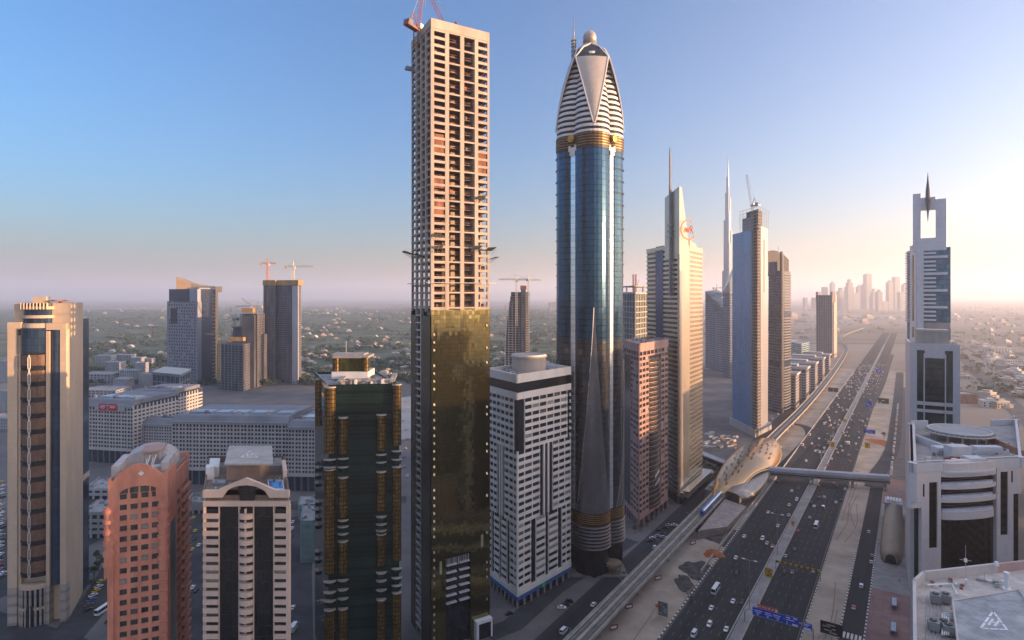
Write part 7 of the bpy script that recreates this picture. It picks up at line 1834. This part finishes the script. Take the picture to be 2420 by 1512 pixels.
for i, (u, v) in enumerate(((1672, 1112), (1685, 1122), (1668, 1128), (1696, 1112), (1682, 1104), (1660, 1105), (1704, 1120))): tree(u, v, 7, 'dark tree in the shade between golden tower and gold station', i + 20, 'trees beside the gold station')
tree(2088, 1036, 7, 'small green tree on the red soil patch right of the highway', 40, None); tree(2395, 1000, 8, 'roadside tree by the right avenue', 41, None); tree(1631, 1423, 3.4, 'small bright green bush on the sand near the highway kerb', 44, None, 'bush')
# ------------------------------------------------------------------ vehicles
tyre = M('tyre', (.02, .02, .02), .9, 0, .1, 1); lampw = M('headlight', (.8, .8, .75), .2, 0, .02, 1); lampr = M('tail_light', (.45, .02, .02), .3, 0, .05, 1); cglass = M('car_glass', (.02, .025, .03), .08, 0, .2, 1, .6)
PAINT = {'white': (.72, .72, .72), 'silver': (.42, .44, .46), 'black': (.02, .02, .022), 'grey': (.12, .125, .13), 'red': (.42, .03, .03), 'orange': (.55, .17, .05), 'yellow': (.62, .42, .05), 'cream': (.62, .52, .42), 'blue': (.06, .12, .32)}
def paint(c): return M('paint_' + c, PAINT[c], .28, .15 if c in ('silver', 'grey') else 0, .03, .5, .5)
def vehicle_shapes(kind, colour):
    """meshes of one vehicle, nose along +y: dictionary of part name -> list of builders"""
    top = paint('red') if colour == 'taxi' else paint('white' if colour == 'whiteblue' else colour)
    low = paint('cream') if colour == 'taxi' else paint('blue') if colour == 'whiteblue' else paint(colour)
    if kind == 'saloon': L, W, hb, hc = 4.7, 1.85, .95, 1.45; cab = (-1.75, -1.05, .55, 1.25)
    elif kind == 'suv': L, W, hb, hc = 4.9, 2.0, 1.15, 1.85; cab = (-2.3, -2.05, .6, 1.35)
    elif kind == 'van': L, W, hb, hc = 5.4, 2.05, 1.3, 2.3; cab = (-2.65, -2.55, 1.5, 2.3)
    elif kind == 'bus': L, W, hb, hc = 10.5, 2.6, 1.4, 3.1; cab = (-5.2, -5.15, 4.9, 5.15)
    else: L, W, hb, hc = 7.5, 2.4, 1.2, 2.6; cab = (1.2, 1.3, 2.9, 3.5)
    b = MB(); w = W / 2; l = L / 2
    def ring(y, wz, z0, z1): return [Vector((-wz, y, z0)), Vector((wz, y, z0)), Vector((wz * .97, y, z1)), Vector((-wz * .97, y, z1))]
    rs = [ring(-l, w * .86, .38, hb * .86), ring(-l + .25, w, .26, hb), ring(-l * .3, w, .24, hb), ring(cab[3], w, .24, hb), ring(l - .5, w * .97, .26, hb * .86), ring(l, w * .82, .38, hb * .66)]
    b.loft(rs, low)
    if kind == 'truck': b.box(-w, w, -l, 1.0, hb, 3.0, top)
    cr = [(cab[0], hb), (cab[1], hc), (cab[2], hc), (cab[3], hb)]
    s = .86
    roof = [Vector((-w * s, cab[1], hc)), Vector((w * s, cab[1], hc)), Vector((w * s, cab[2], hc)), Vector((-w * s, cab[2], hc))]
    b.hexa([p - UP * .09 for p in roof], roof, top)
    for x in (-1, 1):      # roof pillars
        for y0, y1 in ((cab[0], cab[1]), (cab[3], cab[2]), ((cab[0] + cab[3]) / 2, (cab[1] + cab[2]) / 2)): b.tube([Vector((x * w * .95, y0, hb)), Vector((x * w * s, y1, hc - .05))], .06, top, 4)
    g = MB(); q = .985
    g.hexa([Vector((-w * .93, cab[0] * q, hb - .02)), Vector((w * .93, cab[0] * q, hb - .02)), Vector((w * .93, cab[3] * q, hb - .02)), Vector((-w * .93, cab[3] * q, hb - .02))],
           [Vector((-w * s * q, cab[1], hc - .1)), Vector((w * s * q, cab[1], hc - .1)), Vector((w * s * q, cab[2], hc - .1)), Vector((-w * s * q, cab[2], hc - .1))], cglass)
    wheels = []
    for x in (-1, 1):
        for y in (-l * .6, l * .62):
            m = MB(); r = .33 if kind in ('saloon', 'suv') else .42; rg_ = [[Vector((x * (w - .2) + o, y + r * math.cos(k * math.pi / 6), r + r * math.sin(k * math.pi / 6))) for k in range(12)] for o in (-.12, .14)]
            m.loft(rg_, tyre); wheels.append(m)
    lights = []
    for x in (-1, 1):
        m = MB(); m.box(x * w * .62 - .2, x * w * .62 + .2, l - .14, l + .02, hb * .52, hb * .7, lampw); lights.append(('headlight', m))
        m = MB(); m.box(x * w * .66 - .17, x * w * .66 + .17, -l - .02, -l + .12, hb * .6, hb * .82, lampr); lights.append(('tail_light', m))
    return [('body', b), ('window', g)] + [('wheel', m) for m in wheels] + lights
VP = {}; VF = {}
NAMES = {'saloon': 'parked_car', 'suv': 'off_roader', 'van': 'van', 'bus': 'bus', 'truck': 'truck'}
def place_vehicle(kind, colour, p, yaw, near):
    key = (kind, colour); nm = {'saloon': 'car', 'suv': 'car', 'van': 'van', 'bus': 'bus', 'truck': 'truck'}[kind]
    if near:
        if key not in VP:
            t = thing(nm, (0, 0, 0), 'x', nm); VP[key] = (t, [m.build(n, t) for n, m in vehicle_shapes(kind, colour)]); t0 = t
        else:
            src, parts = VP[key]; t0 = src.copy(); COL.objects.link(t0)
            for q in parts: c = q.copy(); COL.objects.link(c); c.parent = t0
        t0.location = p; t0.rotation_euler = (0, 0, yaw); return t0
    if key not in VF:
        big = MB()
        for n, m in vehicle_shapes(kind, colour)[:6]:
            k = len(big.v); big.v += m.v; big.f += [tuple(i + k for i in f) for f in m.f]; big.m += [big.mi(m.mats[i]) for i in m.m]; big.uv += m.uv
        VF[key] = big.build(nm); o = VF[key]
    else: o = VF[key].copy(); COL.objects.link(o)
    o.location = p; o.rotation_euler = (0, 0, yaw); return o
CARS = []          # (object, colour, kind, where, s, n, near)
FWD = math.atan2(-RT.x, RT.y); BWD = FWD + math.pi
def zone(n, s):
    if -100 < n < -72: a = 'oncoming lanes'
    elif -68 < n < -43: a = 'outbound lanes'
    elif n < -130: a = 'road left of the viaduct'
    elif -29 < n < -17.5: a = 'right service road'
    else: a = 'kerb'
    return a
def car(p, kind, colour, yaw=None, near=None, where=None):
    n, s = p.dot(RN), p.dot(RT)
    if yaw is None: yaw = BWD if (-100 < n < -72) else FWD
    near = s < 520 if near is None else near
    z = .24 if -103 < n < -43 else .22
    o = place_vehicle(kind, colour, Vector((p.x, p.y, z)), yaw, near)
    CARS.append((o, colour, kind, where or zone(n, s), s, n, near))
def px5(x, y): return gp((1400 + x / 2.814) / 1.0583, (1200 + y / 2.814) / 1.0583)
def px4(x, y): return gp((1720 + x / 4.321) / 1.0583, (1040 + y / 4.321) / 1.0583)
S, U, V_, B, T_ = 'saloon', 'suv', 'van', 'bus', 'truck'
w, sv, bk, gy, rd_, og, ye, tx, wb, bl_ = 'white', 'silver', 'black', 'grey', 'red', 'orange', 'yellow', 'taxi', 'whiteblue', 'blue'
L5 = [(1630, 82, S, w), (1678, 62, S, gy), (1665, 145, U, w), (1612, 182, S, 'cream'), (1465, 234, S, w), (1512, 226, S, bk), (1610, 254, S, sv), (1533, 330, S, w), (1297, 404, S, w), (1425, 420, U, w), (1458, 452, S, sv), (1496, 472, S, tx), (1238, 555, S, w), (1246, 660, S, bk), (1095, 785, B, w), (1218, 862, S, w), (1282, 866, S, bk), (1065, 910, S, w), (1052, 1028, U, w), (1170, 1060, S, w), (943, 1098, V_, w),
      (1822, 45, S, og), (1928, 30, S, og), (1948, 50, S, gy), (2005, 70, S, w), (1860, 130, U, 'cream'), (1825, 130, S, gy), (1788, 192, S, w), (1852, 202, V_, wb), (1942, 163, S, w), (1980, 152, S, bk), (1768, 168, S, bk), (1757, 272, S, sv), (1803, 332, B, w), (1675, 367, S, rd_), (1653, 497, S, gy), (1588, 543, S, sv), (1582, 657, S, bk), (1635, 655, S, tx), (1783, 648, S, sv),
      (2172, 372, S, sv), (2196, 540, S, gy), (2190, 585, S, sv), (2120, 755, U, w), (2067, 905, S, tx)]
for x, y, k, c in L5: car(px5(x, y), k, c)
L4 = [(1275, 492, S, w), (1375, 384, S, w), (1408, 402, S, gy), (1472, 352, S, w), (1548, 470, S, w), (1510, 540, S, rd_), (1745, 500, S, gy), (1733, 432, S, sv), (1668, 382, S, w), (1617, 402, S, ye), (1640, 337, S, gy), (1733, 305, T_, w), (1813, 307, S, w), (1706, 287, S, w), (1845, 242, S, w), (1843, 180, S, sv), (1700, 222, S, w), (1735, 226, S, sv), (1668, 187, S, bk), (1715, 182, S, ye), (1735, 132, S, w), (1480, 262, S, gy), (1515, 277, S, gy), (1523, 122, S, og), (1470, 92, V_, w), (1530, 57, V_, w), (1583, 82, S, w), (1635, 50, S, w), (1765, 47, S, w), (1788, 67, S, gy), (1878, 112, S, gy), (1915, 112, S, w), (1937, 37, S, w), (1570, 190, S, gy)]
for x, y, k, c in L4: car(px4(x, y), k, c)
rg = random.Random(64)
cols = [w] * 9 + [sv] * 4 + [gy] * 3 + [bk] * 2 + [tx, ye, rd_]
for side, lanes in (('l', (-98.1, -94.3, -90.5, -86.7, -82.9, -79.1, -75.3)), ('r', (-65.6, -62, -58.4, -54.8, -51.2, -47.4))):
    for n in lanes:
        s = 700 + rg.uniform(0, 60)
        while s < 1720:
            q = (s - 700) / 1000; car(rd(n + rg.uniform(-.4, .4), s), rg.choice([S, S, S, U, U, V_, T_ if rg.random() < .2 else S]), rg.choice(cols), near=False)
            s += (26 if s > 1150 else 60) * rg.uniform(.6, 2.4) * (1.5 if side == 'r' and s < 1100 else 1)
# left service road and the parked cars by the towers
for x, y, k, c, a in ((236, 885, S, w, 0), (668, 482, U, w, 0), (718, 468, S, sv, 0), (25, 1075, V_, w, 0), (455, 660, S, gy, .2)): car(px5(x, y), k, c, FWD, True)
for x, y, k, c in ((12, 905, S, w), (42, 888, S, bk), (66, 862, S, bk), (652, 415, S, w), (634, 436, S, bk), (690, 400, S, sv), (668, 425, S, gy), (716, 382, S, gy), (700, 364, S, bk), (742, 345, S, bk), (765, 325, S, sv), (805, 322, S, w), (728, 408, S, sv)):
    car(px5(x, y), k, c, FWD - 1.0, True, 'parking row at the granite tower' if x > 400 else 'parking bay at the white tower')
for k in range(7): car(rd(-130.5 - 0.4, 492 + k * 7), S, [gy, bk, sv, gy, w, bk, sv][k], FWD, True, 'kerb left of the gold station')
# rows parked along the right slip road and along the offices
for k in range(46): car(rd(-14 + rg.uniform(-.4, .4), 655 + k * 9.6), rg.choice([S, U]), rg.choice(cols), FWD, False, 'parked row right of the highway')
for k in range(40): car(rd(0.5 + rg.uniform(-.4, .4), 655 + k * 11), rg.choice([S, U]), rg.choice(cols), FWD, False, 'parked row right of the highway')
for k in range(32): car(rd(-152 + rg.uniform(-2, 1), 760 + k * 13), rg.choice([S, U]), rg.choice([gy, bk, sv, w, bl_, w]), FWD, False, 'kerb below the low offices')
# streets between the left towers, in the old picture's pixels
def stc(u, v, k, c, yaw, where): car(gp(u, v), k, c, yaw, True, where)
ya = -.30
for u, v, k, c in ((210, 1432, S, gy), (216, 1420, S, bl_), (220, 1409, S, w), (227, 1398, S, ye), (233, 1388, S, w), (239, 1376, S, ye), (207, 1444, S, bk)): stc(u, v, k, c, ya, 'kerb beside the beige tower')
stc(245, 1445, B, w, -.1, 'street beside the beige tower'); stc(258, 1470, S, bk, -.1, 'street beside the beige tower')
for u, v, k, c in ((457, 1225, S, ye), (462, 1256, S, ye), (460, 1275, S, bk), (470, 1290, S, w), (455, 1300, S, ye), (456, 1390, S, w), (463, 1398, S, bk)): stc(u, v, k, c, .15, 'street between salmon and peach towers')
for u, v, k, c in ((692, 1235, S, w), (690, 1250, S, w), (688, 1268, S, gy), (692, 1438, S, w), (694, 1488, T_, w), (700, 1480, S, bk)): stc(u, v, k, c, 0, 'street between peach and dark glass towers')
for i in range(26):
    stc(6 - rg.uniform(-2, 10), 1140 + i * 9, S, rg.choice(cols), rg.uniform(-.3, .3), 'car park at the left picture edge')
for i in range(10): stc(955 + rg.uniform(-8, 8), 950 + i * 22, S, rg.choice([w, w, bl_, sv]), rg.uniform(-1, 1), 'pale site between dark glass and unfinished towers')
stc(1203, 1452, S, bk, -1, 'lane beside the white tower')
for u, v, k, c in ((2395, 985, S, w), (2352, 905, S, w), (2340, 912, S, gy), (2360, 930, S, sv), (2330, 880, S, w)): car(gp(u, v), k, c, -.75, False, 'avenue on the right plain')
kept = sorted([e for e in CARS if e[2] in (S, U)], key=lambda e: (e[0].location - Vector((0, 0, CAMZ))).length)
extra = [e for e in kept if not e[6]][::-1][:max(0, len(kept) - 288)]
if extra:
    mb = MB()
    for e in extra:
        o = e[0]; cs_, sn = math.cos(o.rotation_euler.z), math.sin(o.rotation_euler.z); k = len(mb.v); me = o.data
        mb.v += [Vector((v.co.x * cs_ - v.co.y * sn, v.co.x * sn + v.co.y * cs_, v.co.z)) + o.location for v in me.vertices]
        for pl in me.polygons: mb.f.append(tuple(i + k for i in pl.vertices)); mb.m.append(mb.mi(me.materials[pl.material_index])); mb.uv.append([(0, 0)] * len(pl.vertices))
    for e in extra: CARS.remove(e); bpy.data.objects.remove(e[0])
    tag(mb.build('distant_traffic'), 'dense far traffic and parked cars that merge toward the vanishing point', 'traffic', None, 'stuff')
ORD = ['nearest', 'second nearest', 'third nearest', 'fourth nearest', 'fifth nearest', 'sixth nearest', 'seventh nearest', 'eighth nearest', 'ninth nearest', 'tenth nearest']
WORD = {S: 'car', U: 'off-roader', V_: 'van', B: 'bus', T_: 'truck'}
CW = {tx: 'red roofed cream taxi', wb: 'white and blue'}
buckets = {}
for e in CARS:
    o, c, k, wh, s, n, near = e
    if wh in ('oncoming lanes', 'outbound lanes'):
        pos = 'before the height bar' if s < 389 and s < 300 else 'near the blue gantry' if s < 330 else 'before the footbridge' if s < 520 else 'past the footbridge' if s < 690 else 'in the far dense traffic'
        wh2 = 'on the ' + wh + ' ' + pos
    else: wh2 = ('on the ' if wh.split()[0] in ('road', 'right', 'street', 'avenue', 'pale', 'lane') else 'in the ' if wh.startswith(('parking', 'parked', 'car park')) else 'at the ') + wh
    cw = CW.get(c, c); nm = cw if c == tx else cw + ' ' + WORD[k]
    buckets.setdefault((nm, wh2, 'dense' in wh2 or 'parked row' in wh2 or 'low offices' in wh2), []).append((o, s, k))
for (nm, wh2, far), L in buckets.items():
    L.sort(key=lambda e: e[1])
    for i, (o, s, k) in enumerate(L):
        if far: lab = 'tiny ' + nm + ' ' + wh2
        elif len(L) == 1: lab = nm + ' ' + wh2
        else: lab = (ORD[i] if i < 10 else 'farther') + ' ' + nm + ' ' + wh2
        tag(o, lab, {S: 'car', U: 'car', V_: 'van', B: 'bus', T_: 'truck'}[k], 'vehicles ' + wh2)
# ------------------------------------------------------------------ people on the plaza
def figure(coat, trousers):
    mb = MB(); sk_ = M('skin', (.32, .20, .13), .7, 0, .05, 2)
    ring = lambda x, y, z, a, b: [Vector((x + a * math.cos(k * math.pi / 4), y + b * math.sin(k * math.pi / 4), z)) for k in range(8)]
    for s in (-1, 1):
        mb.loft([ring(s * .1, s * .14, 0, .05, .11), ring(s * .1, s * .12, .1, .05, .06), ring(s * .1, s * .06, .48, .065, .07), ring(s * .09, 0, .86, .095, .1)], trousers)
        mb.loft([ring(s * .27, -s * .12, .72, .035, .04), ring(s * .27, -s * .05, 1.05, .045, .05), ring(s * .2, 0, 1.42, .06, .07)], coat)
    mb.loft([ring(0, 0, .84, .17, .12), ring(0, 0, 1.1, .16, .11), ring(0, 0, 1.35, .21, .13), ring(0, 0, 1.47, .12, .09)], coat)
    mb.loft([ring(0, 0, 1.46, .055, .055), ring(0, .01, 1.55, .06, .065), ring(0, .01, 1.62, .085, .1), ring(0, .01, 1.7, .085, .1), ring(0, 0, 1.77, .05, .06)], sk_)
    return mb
fg = [figure(M('cloth_dark', (.04, .04, .05), .9, 0, .1, 2), M('cloth_blue', (.05, .06, .1), .9, 0, .1, 2)), figure(M('cloth_white', (.6, .6, .58), .9, 0, .05, 2), M('cloth_white', (.6, .6, .58), .9, 0, .05, 2)), figure(M('cloth_red', (.3, .05, .05), .9, 0, .1, 2), M('cloth_dark', (.04, .04, .05), .9, 0, .1, 2))]
for i, (x, y, k, lab) in enumerate(((2317, 468, 0, 'person in dark clothes walking on the plaza, left of a pair'), (2343, 466, 0, 'person in dark clothes walking on the plaza, right of a pair'), (2380, 490, 0, 'person in dark clothes on the plaza near the tower wall'), (2290, 500, 0, 'person in dark clothes on the plaza beside the kerb side'), (2321, 602, 2, 'person in a red top alone on the red paving'), (2388, 720, 0, 'person in dark clothes by the farther bus shelter'), (2330, 1095, 0, 'person in dark clothes at the picture foot near the nearer shelter'), (600, 500, 2, 'person in red at the crossing below the pointed tower'))):
    p = px5(x, y); b = MB(); src = fg[k]; b.v = [v + p + UP * .2 for v in src.v]; b.f, b.m, b.uv, b.mats = src.f, src.m, src.uv, src.mats
    tag(b.build('person', base=p, smooth=True), lab, 'person', 'people on the paving')
